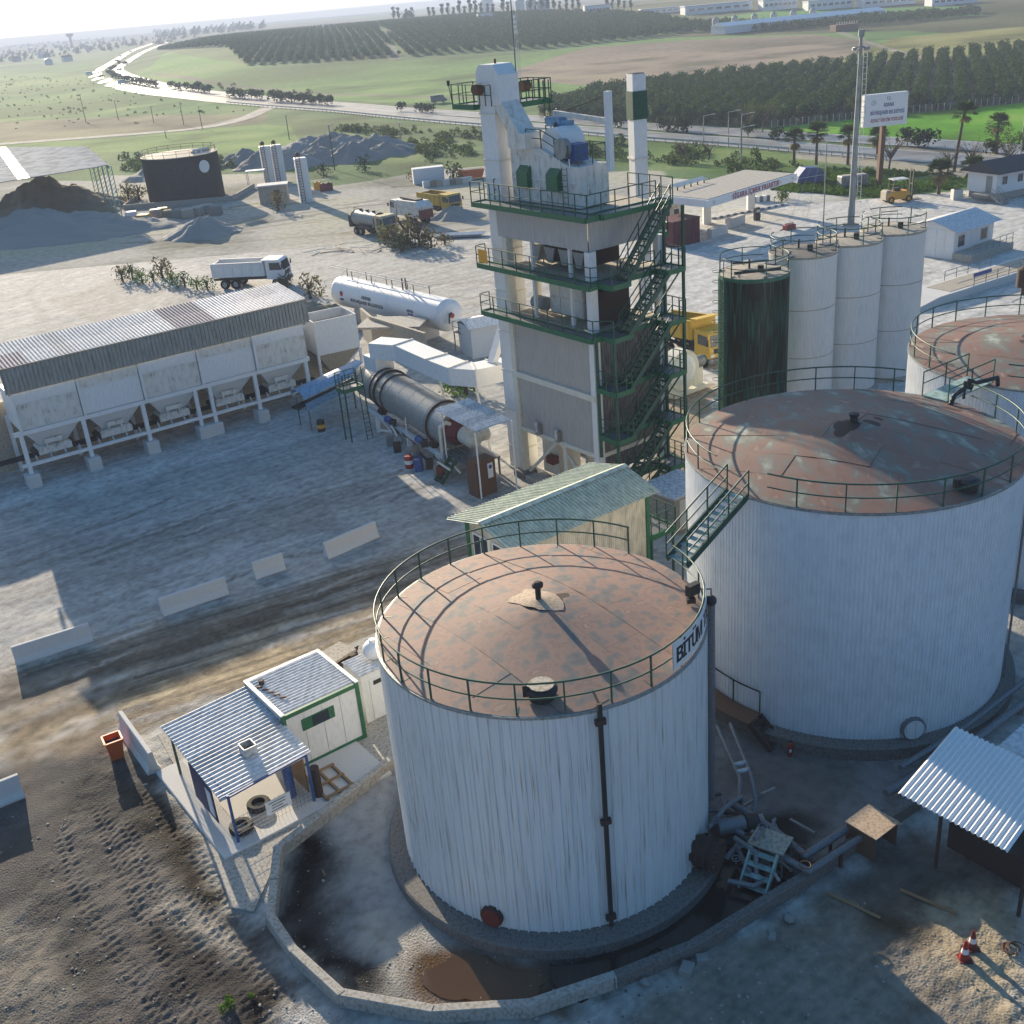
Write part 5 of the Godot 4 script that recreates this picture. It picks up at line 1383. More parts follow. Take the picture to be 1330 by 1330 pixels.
	for k2 in q.size() - 1:
		var a: Vector3 = q[k2]; var b2: Vector3 = q[k2 + 1]
		var ta: Vector3 = ((q[mini(k2 + 1, 6)] - q[maxi(k2 - 1, 0)]) * V(1, 0, 1)).normalized(); var tb: Vector3 = ((q[mini(k2 + 2, 6)] - q[k2]) * V(1, 0, 1)).normalized()
		var na := ta.cross(y0) * w; var nb := tb.cross(y0) * w
		var mb := MB.new()
		mb.quad(a - na + y0 * hh, b2 - nb + y0 * hh, b2 + nb + y0 * hh, a + na + y0 * hh)
		mb.quad(a + na - y0 * hh, b2 + nb - y0 * hh, b2 - nb - y0 * hh, a - na - y0 * hh)
		mb.quad(a - na - y0 * hh, b2 - nb - y0 * hh, b2 - nb + y0 * hh, a - na + y0 * hh)
		mb.quad(b2 + nb - y0 * hh, a + na - y0 * hh, a + na + y0 * hh, b2 + nb + y0 * hh)
		if k2 == 0: mb.quad(a + na - y0 * hh, a - na - y0 * hh, a - na + y0 * hh, a + na + y0 * hh)
		var dp := part(mb, "duct_section", M.white, du)
		var jm := MB.new()
		jm.bar(b2 - nb * 1.06 + y0 * (hh + 0.03), b2 + nb * 1.06 + y0 * (hh + 0.03), 0.1, 0.08).bar(b2 - nb * 1.05 - y0 * hh, b2 - nb * 1.05 + y0 * hh, 0.08)
		part(jm, "joint_flange", M.cream, dp)
	part(MB.new().box(q[0] - y0 * 1.6 + (q[1] - q[0]).normalized() * 0.1, V(1.5, 2.2, 1.7), Basis(y0, TH)), "down_leg", M.white, du)
	part(MB.new().bar(q[5] + y0 * 0.5, q[5] + y0 * 3.2 + V(1.2, 0, -1.6), 0.5), "branch_duct", M.white, du)
	for f in [2, 4]: part(MB.new().bar(V(q[f].x + 0.6, 0, q[f].z - 0.6), q[f] - y0 * hh, 0.15), "support", M.white, du)
	# green service ladder with cage
	var lb := G(481, 570)
	var la := thing("service_ladder", "green caged ladder with small platform at the drum inlet", "ladder", lb, TH)
	for s2 in [-0.22, 0.22]: part(MB.new().bar(V(s2, 0, 0), V(s2, 5.4, -0.4), 0.05), "ladder_rail", M.green, la)
	for k3 in 16: part(MB.new().bar(V(-0.22, 0.3 + k3 * 0.32, -0.4 * (0.3 + k3 * 0.32) / 5.4), V(0.22, 0.3 + k3 * 0.32, -0.4 * (0.3 + k3 * 0.32) / 5.4), 0.03), "rung", M.green, la)
	plate(la, -1.4, 0.2, -1.4, -0.3, 4.0)
	straight_rail(la, V(-1.4, 4.0, -0.3), V(-0.3, 4.0, -0.3), 1.1, 2, M.green); straight_rail(la, V(-1.4, 4.0, -1.4), V(-1.4, 4.0, -0.3), 1.1, 2, M.green); straight_rail(la, V(-1.4, 4.0, -1.4), V(0.2, 4.0, -1.4), 1.1, 2, M.green)
	for p in [[-1.3, -0.4], [-1.3, -1.3]]: part(MB.new().bar(V(p[0], 0, p[1]), V(p[0], 4.0, p[1]), 0.09), "post", M.green, la)
	# blue hood over the slinger belt
	var hb := G(428, 553)
	var bh := thing("conveyor_hood", "blue curved sheet hood over the short feed conveyor", "hood", hb, TH)
	var ho := PackedVector2Array()
	for k4 in 9: ho.append(Vector2(cos(PI * k4 / 8.0) * -1.1, sin(PI * k4 / 8.0) * 0.55))
	for k4 in 9: ho.append(Vector2(cos(PI * (8 - k4) / 8.0) * -1.04, sin(PI * (8 - k4) / 8.0) * 0.49))
	part(MB.new().extrude(ho, V(-1.8, 2.6, -0.9), V(0, 0, 1), V(0, 1, 0), V(5.6, 0.9, 0)), "hood_sheet", M.blue_tarp, bh)
	part(MB.new().box(V(1.0, 2.45, 0.2), V(5.5, 0.6, 0.06), Basis(V(0, 0, 1), 0.16)), "skirt", M.blue_tarp, bh)
	part(MB.new().bar(V(-2.2, 1.8, -0.9), V(3.8, 2.7, -0.9), 0.9, 0.12), "belt", M.rubber, bh)
	for p in [[-1.5, 0.0], [1.2, 0.0], [3.4, 0.0], [-1.5, -1.8], [3.4, -1.8]]: part(MB.new().bar(V(p[0], 0, p[1]), V(p[0], 2.5 + p[0] * 0.16, p[1]), 0.09), "leg", M.green if p[0] > 1 else M.pipe_grey, bh)
	# white dust hopper on legs behind the hood
	var hp := G(452, 505)
	var hw := thing("dust_hopper", "square white open-topped hopper on braced legs above the ramp", "hopper", hp, TH - 0.15)
	var bx := [V(-2.2, 3.4, 0.4), V(1.4, 3.4, 0.4), V(1.4, 3.4, -2.8), V(-2.2, 3.4, -2.8)]
	for e in 4:
		var a: Vector3 = bx[e]; var b3: Vector3 = bx[(e + 1) % 4]
		part(MB.new().bar(a + y0 * 1.4, b3 + y0 * 1.4, 0.08, 2.8), "side_panel", M.white, hw)
	part(MB.new().box(V(-0.4, 5.4, -1.2), V(3.4, 0.1, 3.0)), "load", M.rust, hw)
	var cnm := MB.new()
	var lo := [V(-0.9, 1.4, -0.7), V(0.1, 1.4, -0.7), V(0.1, 1.4, -1.7), V(-0.9, 1.4, -1.7)]
	for e in 4: cnm.quad(lo[e], lo[(e + 1) % 4], bx[(e + 1) % 4], bx[e])
	part(cnm, "cone", M.dusty, hw)
	for e in 4: part(MB.new().bar(V(bx[e].x, 0, bx[e].z), bx[e], 0.2), "leg", M.white, hw)
	part(MB.new().bar(V(1.4, 0.3, 0.4), V(1.4, 3.3, -2.8), 0.1).bar(V(-2.2, 0.3, 0.4), V(1.4, 3.3, 0.4), 0.1), "brace", M.white, hw)
	# beige screen wall and the ramp beside it
	var rw := thing("screen_wall", "beige concrete panel wall in front of the white gas tank", "wall", Vector3.ZERO)
	var r0 := G(487, 452); var r1 := G(557, 476)
	var r2 := G(474, 440)
	part(MB.new().bar(V(r0.x, 1.5, r0.z), V(r1.x, 1.5, r1.z), 0.25, 3.0).bar(V(r2.x, 1.5, r2.z), V(r0.x, 1.5, r0.z), 0.25, 3.0), "wall_panel", M.dusty, rw)
	part(MB.new().box((r0 + r1) * 0.5 + V(-0.5, 2.6, -2.2), V(6.0, 0.2, 3.6), Basis(y0, -0.25)), "slab", M.concrete, rw)
	# white cabin by the gas tank
	var wc := G(638, 462)
	var wt := thing("gas_cabin", "plain white cabin with low ridged roof behind the duct", "cabin", wc, TH - 0.25)
	part(MB.new().box(V(0, 1.35, -1.6), V(3.4, 2.7, 3.2)), "wall", M.white_clean, wt)
	for k5 in 4: part(MB.new().sheet(V(-1.9 + k5 * 0.95, 2.72, 0.2), V(0.95, 0, 0), V(0, 0.45, -1.9), 4, 0.04), "roof_sheet", M.galv_pale, wt)
	for k5 in 4: part(MB.new().sheet(V(-1.9 + k5 * 0.95, 3.17, -1.7), V(0.95, 0, 0), V(0, -0.45, -1.9), 4, 0.04), "roof_sheet", M.galv_pale, wt)
	part(MB.new().box(V(1.72, 1.3, -1.2), V(0.06, 1.1, 0.9)), "window", M.glass, wt)

func build_gas_tank() -> void:
	var a := G(447, 378, 2.7); var b := G(582, 410, 2.7)
	a.y = 2.75; b.y = 2.75
	var d := (b - a).normalized()
	var t := thing("gas_tank", "long white horizontal gas tank lettered in black on concrete saddles", "tank", a, atan2(-d.z, d.x))
	var l := (b - a).length(); var R := 1.5
	part(MB.new().tube(V(0, 0, 0), V(l, 0, 0), R, 40, R, false), "shell", M.white_clean, t)
	for e in [[0.0, -1.0], [l, 1.0]]:
		var mb := MB.new()
		for k in 6:
			var f0 := PI / 2 * k / 6; var f1 := PI / 2 * (k + 1) / 6
			mb.tube(V(e[0] + e[1] * sin(f0) * 0.75, 0, 0), V(e[0] + e[1] * sin(f1) * 0.75, 0, 0), R * cos(f0), 40, R * cos(f1), false)
		part(mb, "dished_end", M.white_clean, t)
	for f in [0.2, 0.8]: part(MB.new().box(V(l * f, -2.0, 0), V(0.6, 1.6, 2.2)), "saddle", M.concrete_pale, t)
	for f in [0.28, 0.55, 0.8]: part(MB.new().tube(V(l * f, 0, 0), V(l * f + 0.04, 0, 0), R + 0.006, 40), "weld_band", M.galv_pale, t)
	for q in [-0.28, 0.28]: part(MB.new().tube(V(-1.6, 2.3, q), V(l * 0.86, 2.3, q), 0.04, 8), "spray_pipe", M.galv, t)
	for k in 9: part(MB.new().bar(V(0.6 + k * l / 10, 1.45, 0.28 * (1 if k % 2 else -1)), V(0.6 + k * l / 10, 2.3, 0.28 * (1 if k % 2 else -1)), 0.06), "stanchion", M.rust, t)
	for k in 5: part(MB.new().path([V(0.8 + k * l / 6, 2.0, 0.3), V(1.0 + k * l / 6, 1.4, 0.8), V(1.6 + k * l / 6, 1.1, 1.12)], 0.025, 6), "spray_branch", M.galv, t)
	part(MB.new().tube(V(l * 0.62, 1.4, 0.1), V(l * 0.62, 2.6, 0.1), 0.07, 8).tube(V(l * 0.635, 1.4, -0.1), V(l * 0.635, 2.6, -0.1), 0.07, 8), "relief_valve", M.dark, t)
	var fb := Basis(V(1, 0, 0), -0.12)
	letters(t, "ADANA", 0.34, V(l * 0.36, 0.35, 1.475), fb, M.ink)
	letters(t, "BÜYÜKŞEHİR BELEDİYESİ", 0.34, V(l * 0.36, -0.12, 1.51), fb, M.ink)
	letters(t, "BÜYÜK", 0.22, V(l * 0.78, 0.15, 1.51), fb, M.ink_blue); letters(t, "ŞEHİR", 0.22, V(l * 0.78, -0.15, 1.515), fb, M.ink_blue); letters(t, "BELEDİYESİ", 0.18, V(l * 0.78, -0.45, 1.47), fb, M.ink_blue)
	part(MB.new().tube(V(1.8, 0.25, 1.44), V(1.8, 0.25, 1.51), 0.26, 16), "emblem_disc", M.red, t)
	part(MB.new().box(V(1.8, -0.3, 1.5), V(0.6, 0.2, 0.03)), "emblem_base", M.ink_blue, t)
	part(MB.new().tube(V(l + 0.7, 0.1, 0.1), V(l + 0.82, 0.1, 0.1), 0.22, 16), "gauge", M.red, t)
	part(MB.new().path([V(l + 0.7, 0.35, 0.1), V(l + 0.9, 0.35, 0.5), V(l + 0.85, -0.5, 0.6)], 0.07, 8), "gauge_line", M.dark, t)
	part(MB.new().tube(V(l + 0.6, -0.55, 0.1), V(l + 0.72, -0.55, 0.1), 0.24, 16), "inspection_plate", M.galv_pale, t)
	# service platform at its end
	var s := thing("valve_platform", "grey steel valve platform at the gas tank end", "platform", V(b.x, 0, b.z) + d * 1.8 + V(0.3, 0, 0.8), atan2(-d.z, d.x))
	part(MB.new().box(V(0, 1.7, 0), V(1.6, 0.06, 1.4)), "deck", M.pipe_grey, s)
	for p in [[-0.75, -0.65], [0.75, -0.65], [-0.75, 0.65], [0.75, 0.65]]: part(MB.new().bar(V(p[0], 0, p[1]), V(p[0], 1.7, p[1]), 0.08), "leg", M.pipe_grey, s)
	straight_rail(s, V(-0.8, 1.7, 0.7), V(0.8, 1.7, 0.7), 1.0, 2, M.pipe_grey); straight_rail(s, V(0.8, 1.7, -0.7), V(0.8, 1.7, 0.7), 1.0, 2, M.pipe_grey)

# ---------------------------------------------------------------- things in the front of the yard
func jersey(l: float, h := 0.98) -> MB:
	var w := 0.31
	return MB.new().extrude(PackedVector2Array([Vector2(-w, 0), Vector2(w, 0), Vector2(w, 0.09), Vector2(w * 0.55, 0.34), Vector2(w * 0.32, h - 0.03), Vector2(w * 0.24, h), Vector2(-w * 0.24, h), Vector2(-w * 0.32, h - 0.03), Vector2(-w * 0.55, 0.34), Vector2(-w, 0.09)]), V(-l / 2, 0, 0), V(0, 0, -1), V(0, 1, 0), V(l, 0, 0))
func rock(r: float, sd: int, flat := 0.7) -> MB:
	var mb := MB.new().ball(Vector3.ZERO, r, 8, flat)
	var f := FastNoiseLite.new()
	f.seed = sd; f.frequency = 0.9 / r
	for k in mb.v.size():
		mb.v[k] *= 1.0 + f.get_noise_3dv(mb.v[k]) * 0.7
	return mb
func tyre(called_parent: Node3D, c: Vector3, axis: Vector3, R: float, w: float, m: Material, called := "tyre") -> MeshInstance3D:
	var mb := MB.new()
	var z := axis.normalized()
	var up := Vector3.UP if absf(z.y) < 0.9 else Vector3.RIGHT
	var x := up.cross(z).normalized(); var y := z.cross(x)
	var pr := [Vector2(R * 0.58, -w * 0.5), Vector2(R * 0.9, -w * 0.5), Vector2(R, -w * 0.36), Vector2(R, w * 0.36), Vector2(R * 0.9, w * 0.5), Vector2(R * 0.58, w * 0.5), Vector2(R * 0.55, 0)]
	var sg := 20
	for k in sg:
		var a0 := TAU * k / sg; var a1 := TAU * (k + 1) / sg
		var d0 := x * cos(a0) + y * sin(a0); var d1 := x * cos(a1) + y * sin(a1)
		for j in pr.size():
			var p: Vector2 = pr[j]; var q: Vector2 = pr[(j + 1) % pr.size()]
			mb.quad(c + d0 * p.x + z * p.y, c + d1 * p.x + z * p.y, c + d1 * q.x + z * q.y, c + d0 * q.x + z * q.y)
	return part(mb, called, m, called_parent)
func wheel(t: Node3D, c: Vector3, axis: Vector3, R: float, w: float, rim: Material) -> void:
	var n := tyre(t, c, axis, R, w, M.rubber, "wheel")
	part(MB.new().tube(c - axis * w * 0.3, c + axis * w * 0.42, R * 0.57, 16).tube(c + axis * w * 0.42, c + axis * w * 0.52, R * 0.24, 10), "rim", rim, n)

func build_front() -> void:
	# road barriers
	var bl := [
		[[22, 865], [122, 833], "long concrete road barrier with the dark shadow beyond the sunlit patch"],
		[[213, 801], [298, 772], "long concrete road barrier between the two others on the track edge"],
		[[333, 753], [372, 740], "short concrete road barrier between two long ones"],
		[[426, 727], [492, 698], "concrete road barrier close to the long cabin"]]
	for q in bl:
		var a := G(q[0][0], q[0][1]); var b := G(q[1][0], q[1][1])
		solo(jersey((b - a).length()), "road_barrier", M.concrete_pale, q[2], "barrier", "concrete barriers along the track", (a + b) * 0.5 - V(0.15, 0, 0.25), atan2(-(b - a).z, (b - a).x))
	var ba := G(158, 952); var bb := G(197, 1008)
	solo(jersey((bb - ba).length(), 1.05), "road_barrier", M.concrete_pale, "concrete road barrier standing beside the orange bin", "barrier", "concrete barriers along the track", (ba + bb) * 0.5 - V(-0.1, 0, 0.2), atan2(-(bb - ba).z, (bb - ba).x))
	solo(jersey(3.6, 1.05), "road_barrier", M.concrete_pale, "concrete road barrier cut by the picture edge on bare soil", "barrier", "concrete barriers along the track", G(-28, 1055), 0.55)
	# orange bin
	var ob := thing("waste_bin", "open orange plastic bin against the concrete barrier", "bin", G(152, 982), 0.5)
	var om := MB.new()
	for e in [[0.34, 0.3, 0.0, 0.95]]:
		for k in 4:
			var d := [V(-1, 0, 1), V(1, 0, 1), V(1, 0, -1), V(-1, 0, -1)]
			var a: Vector3 = d[k]; var b: Vector3 = d[(k + 1) % 4]
			om.quad(a * 0.26, b * 0.26, b * 0.36 + Vector3.UP * 0.95, a * 0.36 + Vector3.UP * 0.95)
			om.quad(b * 0.23 + Vector3.UP * 0.1, a * 0.23 + Vector3.UP * 0.1, a * 0.32 + Vector3.UP * 0.95, b * 0.32 + Vector3.UP * 0.95)
	om.box(V(0, 0.06, 0), V(0.5, 0.08, 0.5))
	part(om, "body", M.orange, ob)
	var rm := MB.new()
	for k in 4:
		var d := [V(-0.37, 0.95, 0.37), V(0.37, 0.95, 0.37), V(0.37, 0.95, -0.37), V(-0.37, 0.95, -0.37)]
		rm.bar(d[k], d[(k + 1) % 4], 0.08, 0.07)
	part(rm, "rim", M.orange, ob)
	part(MB.new().box(V(0, 0.7, 0), V(0.56, 0.05, 0.56)), "rubbish", M.dark, ob)
	# site container with green frame
	var o := G(479, 961)
	var t := thing("site_container", "white site container with green frame and small green window", "container", o, TH)
	part(MB.new().box(V(-1.78, 1.45, -1.92), V(3.4, 2.6, 3.3)), "wall", M.white, t)
	for k in 4: part(MB.new().box(V(-3.05 + k * 0.85, 1.45, -0.24), V(0.83, 2.5, 0.05)), "wall_panel", M.white, t)
	for x in [-3.5, -0.06]: for z in [-3.6, -0.22]: part(MB.new().box(V(x, 1.45, z), V(0.16, 2.9, 0.16)), "corner_post", M.green_bright, t)
	for z in [-3.6, -0.22]:
		for y in [0.12, 2.78]: part(MB.new().box(V(-1.78, y, z), V(3.28, 0.2, 0.14)), "frame_rail", M.green_bright, t)
	for x in [-3.5, -0.06]:
		for y in [0.12, 2.78]: part(MB.new().box(V(x, y, -1.91), V(0.14, 0.2, 3.22)), "frame_rail", M.green_bright if y < 1 else M.galv_pale, t)
	for k in 4: part(MB.new().sheet(V(-3.42, 2.84 + k * 0.012, -0.32 - k * 0.8), V(0, 0.012, -0.8), V(3.28, 0, 0), 4, 0.07, 1), "roof_sheet", M.galv_pale, t)
	part(MB.new().box(V(-1.78, 2.92, -3.6), V(3.6, 0.06, 0.2)).box(V(-0.05, 2.92, -1.9), V(0.18, 0.06, 3.5)).box(V(-3.52, 2.92, -1.9), V(0.18, 0.06, 3.5)), "gutter", M.galv_pale, t)
	var w := part(MB.new().box(V(-2.0, 2.05, -0.2), V(1.5, 0.55, 0.06)), "window", M.green_bright, t)
	part(MB.new().box(V(-1.9, 2.05, -0.16), V(0.75, 0.5, 0.03)), "pane", M.glass, w)
	part(MB.new().tube(V(-3.1, 2.9, -2.9), V(-3.1, 3.15, -2.9), 0.12, 10), "roof_vent", M.rust_dark, t)
	for k in 5: part(MB.new().bar(V(-3.4 + k * 0.1, 2.95, -2.8 + k * 0.35), V(-3.2 + k * 0.1, 3.0, -2.6 + k * 0.35), 0.06), "cable_clip", M.rust, t)
	# open lean-to with its sheets
	t = thing("lean_to_shed", "open lean-to with ribbed sheet roof and fenced floor beside the container", "shed", o, TH)
	for k in 6:
		part(MB.new().sheet(V(-7.4, 2.5 - 0.0467 * k, -3.7 + k * 0.958), V(0, -0.0467, 0.958), V(3.9, 0.15, 0), 4, 0.085, 1), "roof_sheet", M.galv_pale if k != 3 else M.galv, t)
	part(MB.new().bar(V(-7.4, 2.2, 2.04), V(-3.5, 2.35, 2.04), 0.05, 0.16), "fascia", M.galv_pale, t)
	for p in [[-7.1, 2.2], [-3.75, 2.1], [-7.15, -3.4], [-7.2, -0.8]]: part(MB.new().bar(V(p[0], 0, p[1]), V(p[0], 2.35, p[1]), 0.09), "post", M.blue if p[1] > 0 else M.green, t)
	for p in [[-7.1, 2.2, -3.75, 2.1], [-7.1, 2.2, -7.15, -3.4]]:
		var a := V(p[0], 0, p[1]); var b := V(p[2], 0, p[3])
		part(MB.new().bar(a + V(0, 2.25, 0), b + V(0, 2.4, 0), 0.07), "beam", M.blue, t)
		var n := int((b - a).length() / 0.16)
		var mb := MB.new()
		for k in n: mb.bar(a.lerp(b, (k + 0.5) / n), a.lerp(b, (k + 0.5) / n) + V(0, 1.25, 0), 0.009)
		for k in 7: mb.bar(a + V(0, 0.1 + k * 0.18, 0), b + V(0, 0.1 + k * 0.18, 0), 0.009)
		part(mb, "wire_mesh", M.pipe_grey, t).set_meta("kind", "stuff")
	part(MB.new().cbox(V(-4.2, 0.03, -0.8), V(7.4, 0.2, 7.0), 0.03), "floor_slab", M.concrete_pale, t)
	part(MB.new().box(V(-3.7, 1.3, 0.9), V(0.06, 2.2, 1.3)), "side_board", M.wood, t)
	part(MB.new().box(V(-5.4, 2.5, 0.5), V(0.55, 0.06, 0.6)), "vent_base", M.galv, t)
	var vb := MB.new()
	for d in [[0.25, 0, 0.05, 0.55], [-0.25, 0, 0.05, 0.55], [0, 0.28, 0.5, 0.05], [0, -0.28, 0.5, 0.05]]: vb.box(V(-5.4 + d[0], 2.68, 0.5 + d[1]), V(d[2], 0.4, d[3]))
	part(vb, "roof_vent", M.galv, t)
	part(MB.new().box(V(-5.4, 2.56, 0.5), V(0.44, 0.04, 0.5)), "vent_hole", M.dark, t)
	var loc := func(x: float, y: float, z: float) -> Vector3: return o + Vector3(cos(TH), 0, -sin(TH)) * x + Vector3(sin(TH), 0, cos(TH)) * z + Vector3.UP * y
	# things in the shed
	var sg := thing("notice_board", "white notice board fixed on the shed fence", "sign", loc.call(-5.3, 0, 2.32), TH)
	part(MB.new().box(V(0, 1.0, 0), V(1.05, 0.62, 0.03)), "panel", M.white_clean, sg)
	for k in 4: part(MB.new().box(V(-0.05 + 0.06 * (k % 2), 1.2 - k * 0.13, 0.018), V(0.7 - 0.12 * (k % 3), 0.05, 0.006)), "printed_line", M.galv_dull, sg)
	var ns := thing("blue_banner", "navy blue banner with white notice on the shed side", "banner", loc.call(-7.28, 0, -0.2), TH)
	part(MB.new().box(V(0, 1.15, 0), V(0.04, 1.7, 2.2)), "cloth", M.navy, ns)
	part(MB.new().box(V(-0.03, 1.1, 0.7), V(0.02, 1.2, 0.5)), "notice", M.white_clean, ns)
	var gc := thing("gas_cylinder", "tall blue gas cylinder under the shed roof", "cylinder", loc.call(-4.3, 0.13, 1.2))
	part(MB.new().lathe(Vector3.ZERO, [Vector2(0.2, 0), Vector2(0.2, 1.35), Vector2(0.14, 1.5), Vector2(0.06, 1.55), Vector2(0.06, 1.65), Vector2(0, 1.65)], 16), "body", M.blue, gc)
	part(MB.new().tube(V(0, 1.62, 0), V(0, 1.75, 0), 0.05, 8), "valve", M.steel, gc)
	for q in [[-6.7, 1.65, "worn tyre lying flat on the shed floor by the fence corner"], [-5.6, 0.9, "dark tyre half under the shed roof"]]:
		var ty := thing("spare_tyre", q[2], "tyre", loc.call(q[0], 0.13, q[1]))
		tyre(ty, V(0, 0.14, 0), Vector3.UP, 0.47, 0.26, M.rubber, "tread")
		part(MB.new().lathe(V(0, 0.02, 0), [Vector2(0.27, 0), Vector2(0.27, 0.2)], 18), "inner_wall", M.dusty, ty)
	var dl := thing("drum_stack", "dark brown drum standing at the shed post", "drum", loc.call(-3.45, 0.0, 1.9))
	part(MB.new().lathe(Vector3.ZERO, [Vector2(0.2, 0), Vector2(0.2, 1.5), Vector2(0.16, 1.52), Vector2(0, 1.52)], 14), "body", M.rust_dark, dl)
	var pal := thing("wooden_pallet", "loose wooden pallet frame lying beside the container", "pallet", loc.call(-2.75, 0.14, 1.55), TH)
	for k in 3: part(MB.new().box(V(-0.6 + k * 0.6, 0.05, 0), V(0.1, 0.1, 1.9)), "runner", M.wood, pal)
	for k in 3: part(MB.new().box(V(0, 0.12, -0.85 + k * 0.85), V(1.35, 0.03, 0.13)), "slat", M.wood, pal)
	# concrete strip the buildings stand on
	struct(MB.new().prism(PackedVector2Array([G(205, 955), G(345, 885), G(540, 800), G(560, 960), G(505, 985), G(370, 1095), G(330, 1185), G(300, 1180), G(262, 1060)].map(func(p): return Vector2(p.x, p.z))), -0.1, 0.06), "pavement", M.concrete)
	# toilet cabin behind with a tank on its roof
	t = thing("toilet_cabin", "small white cabin with framed door and ribbed roof behind the container", "cabin", o, TH)
	part(MB.new().box(V(1.6, 1.25, -1.75), V(2.1, 2.5, 1.5)), "wall", M.white, t)
	for k in 2: part(MB.new().sheet(V(0.5, 2.52, -0.95 - k * 0.8), V(0, 0.0, -0.8), V(2.2, 0, 0), 4, 0.06, 1), "roof_sheet", M.galv_pale, t)
	var dr := part(MB.new().box(V(1.35, 1.15, -0.98), V(0.85, 2.0, 0.05)), "door", M.white_clean, t)
	part(MB.new().box(V(1.35, 1.95, -0.94), V(0.5, 0.2, 0.03)), "grille", M.dark, dr)
	part(MB.new().tube(V(1.68, 1.1, -0.93), V(1.68, 1.22, -0.93), 0.03, 6), "handle", M.steel, dr)
	var wt := thing("water_tank", "small white plastic water tank on the cabin roof", "tank", loc.call(1.75, 2.6, -1.75), TH)
	part(MB.new().ball(V(0, 0.42, 0), 0.5, 16, 0.9), "body", M.white_clean, wt)
	part(MB.new().tube(V(0, 0.84, 0), V(0, 0.95, 0), 0.16, 12), "lid", M.white_clean, wt)
	var gn := thing("generator_set", "rusty cream generator engine on a trailer behind the containers", "generator", loc.call(1.6, 0, -5.2), TH + 0.2)
	part(MB.new().box(V(0, 0.75, 0), V(1.6, 0.7, 1.0)), "engine", M.rust_dark, gn)
	part(MB.new().box(V(-0.2, 1.35, 0), V(1.7, 0.12, 1.2)), "cover", M.dusty, gn)
	part(MB.new().box(V(-1.1, 0.8, 0), V(0.6, 0.9, 0.9)), "radiator", M.dusty, gn)
	part(MB.new().bar(V(-1.6, 0.4, 0.5), V(1.4, 0.4, 0.5), 0.1).bar(V(-1.6, 0.4, -0.5), V(1.4, 0.4, -0.5), 0.1), "chassis", M.rust, gn)
	for z in [-0.65, 0.65]: wheel(gn, V(0.9, 0.33, z), V(0, 0, signf(z)), 0.33, 0.2, M.rust)
	for k in 5: part(MB.new().path([V(0.6, 1.0 - k * 0.06, 0.4), V(0.9 + k * 0.05, 1.2, 0.2), V(0.7, 0.7, -0.2 + k * 0.1)], 0.03, 6), "hose", M.dark, gn)

	# ---- pipework between the two tanks
	var pp := thing("oil_pipeline", "pair of lagged grey pipes with elbow running to a rusty cover box", "pipe", Vector3.ZERO)
	part(MB.new().path([V(7.1, 0.75, -32.3), V(8.3, 0.75, -30.7), V(9.1, 0.75, -29.2), V(11.2, 0.75, -30.5), V(12.4, 0.75, -31.2)], 0.14, 12), "pipe_run", M.pipe_grey, pp)
	part(MB.new().path([V(6.6, 0.75, -31.3), V(7.6, 0.75, -30.0), V(9.03, 0.75, -28.45), V(11.5, 0.75, -30.0)], 0.12, 12), "pipe_run", M.pipe_grey, pp)
	for q in [V(9.1, 0.9, -29.2), V(9.03, 0.9, -28.45)]: part(MB.new().ring(q + V(-0.15, 0.15, 0), 0.19, 0.022, 18), "hand_wheel", M.rust, pp)
	for q in [V(7.6, 0, -30.0), V(10.2, 0, -29.9), V(10.4, 0, -29.3), V(8.3, 0, -30.7)]: part(MB.new().bar(q, q + V(0, 0.65, 0), 0.1), "pipe_foot", M.rust_dark, pp)
	var rb := thing("cover_box", "rusty torn sheet box over the pipe crossing", "box", V(11.75, 0, -30.2), TH)
	part(MB.new().box(V(0, 1.08, 0), V(1.35, 0.04, 1.3)), "lid_sheet", M.foam, rb)
	for q in [[-0.62, 0, 0.04, 1.2], [0.62, 0, 0.04, 1.2], [0, -0.6, 1.2, 0.04]]: part(MB.new().box(V(q[0], 0.53, q[1]), V(q[2], 1.0, q[3])), "side_sheet", M.rust, rb)
	part(MB.new().box(V(0.85, 0.8, 0.35), V(0.5, 0.03, 0.4), Basis(V(0, 0, 1), -0.5)), "loose_flap", M.foam, rb)
	var ps := thing("pump_set", "tarred bitumen pump with tangled pipes, valves and steps beside the tank", "pump", V(7.3, 0, -30.3), 0.0)
	part(MB.new().box(V(-0.3, 0.35, -0.6), V(1.6, 0.25, 1.0)), "bed", M.dark, ps)
	part(MB.new().tube(V(-0.9, 0.8, -0.6), V(0.1, 0.8, -0.7), 0.3, 14), "motor", M.pipe_grey, ps)
	part(MB.new().tube(V(0.15, 0.75, -0.7), V(0.6, 0.75, -0.75), 0.36, 14), "pump_body", M.dark, ps)
	for q in [[V(-0.9, 0.9, 1.0), V(-0.4, 0.6, 0.2), V(-0.2, 0.5, 1.4)], [V(-0.5, 1.1, 0.3), V(0.1, 1.0, 1.0), V(0.0, 0.1, 1.6)], [V(-1.3, 1.2, -0.2), V(-0.6, 1.3, -1.0), V(0.2, 1.1, -1.8), V(0.3, 0.2, -2.2)], [V(-1.0, 0.4, 1.6), V(-0.2, 0.45, 2.0), V(0.5, 0.3, 1.5)], [V(0.4, 0.7, -0.2), V(0.5, 1.4, 0.3), V(0.1, 1.4, 0.8)]]:
		part(MB.new().path(q, 0.09, 10), "pipe_branch", M.pipe_grey, ps)
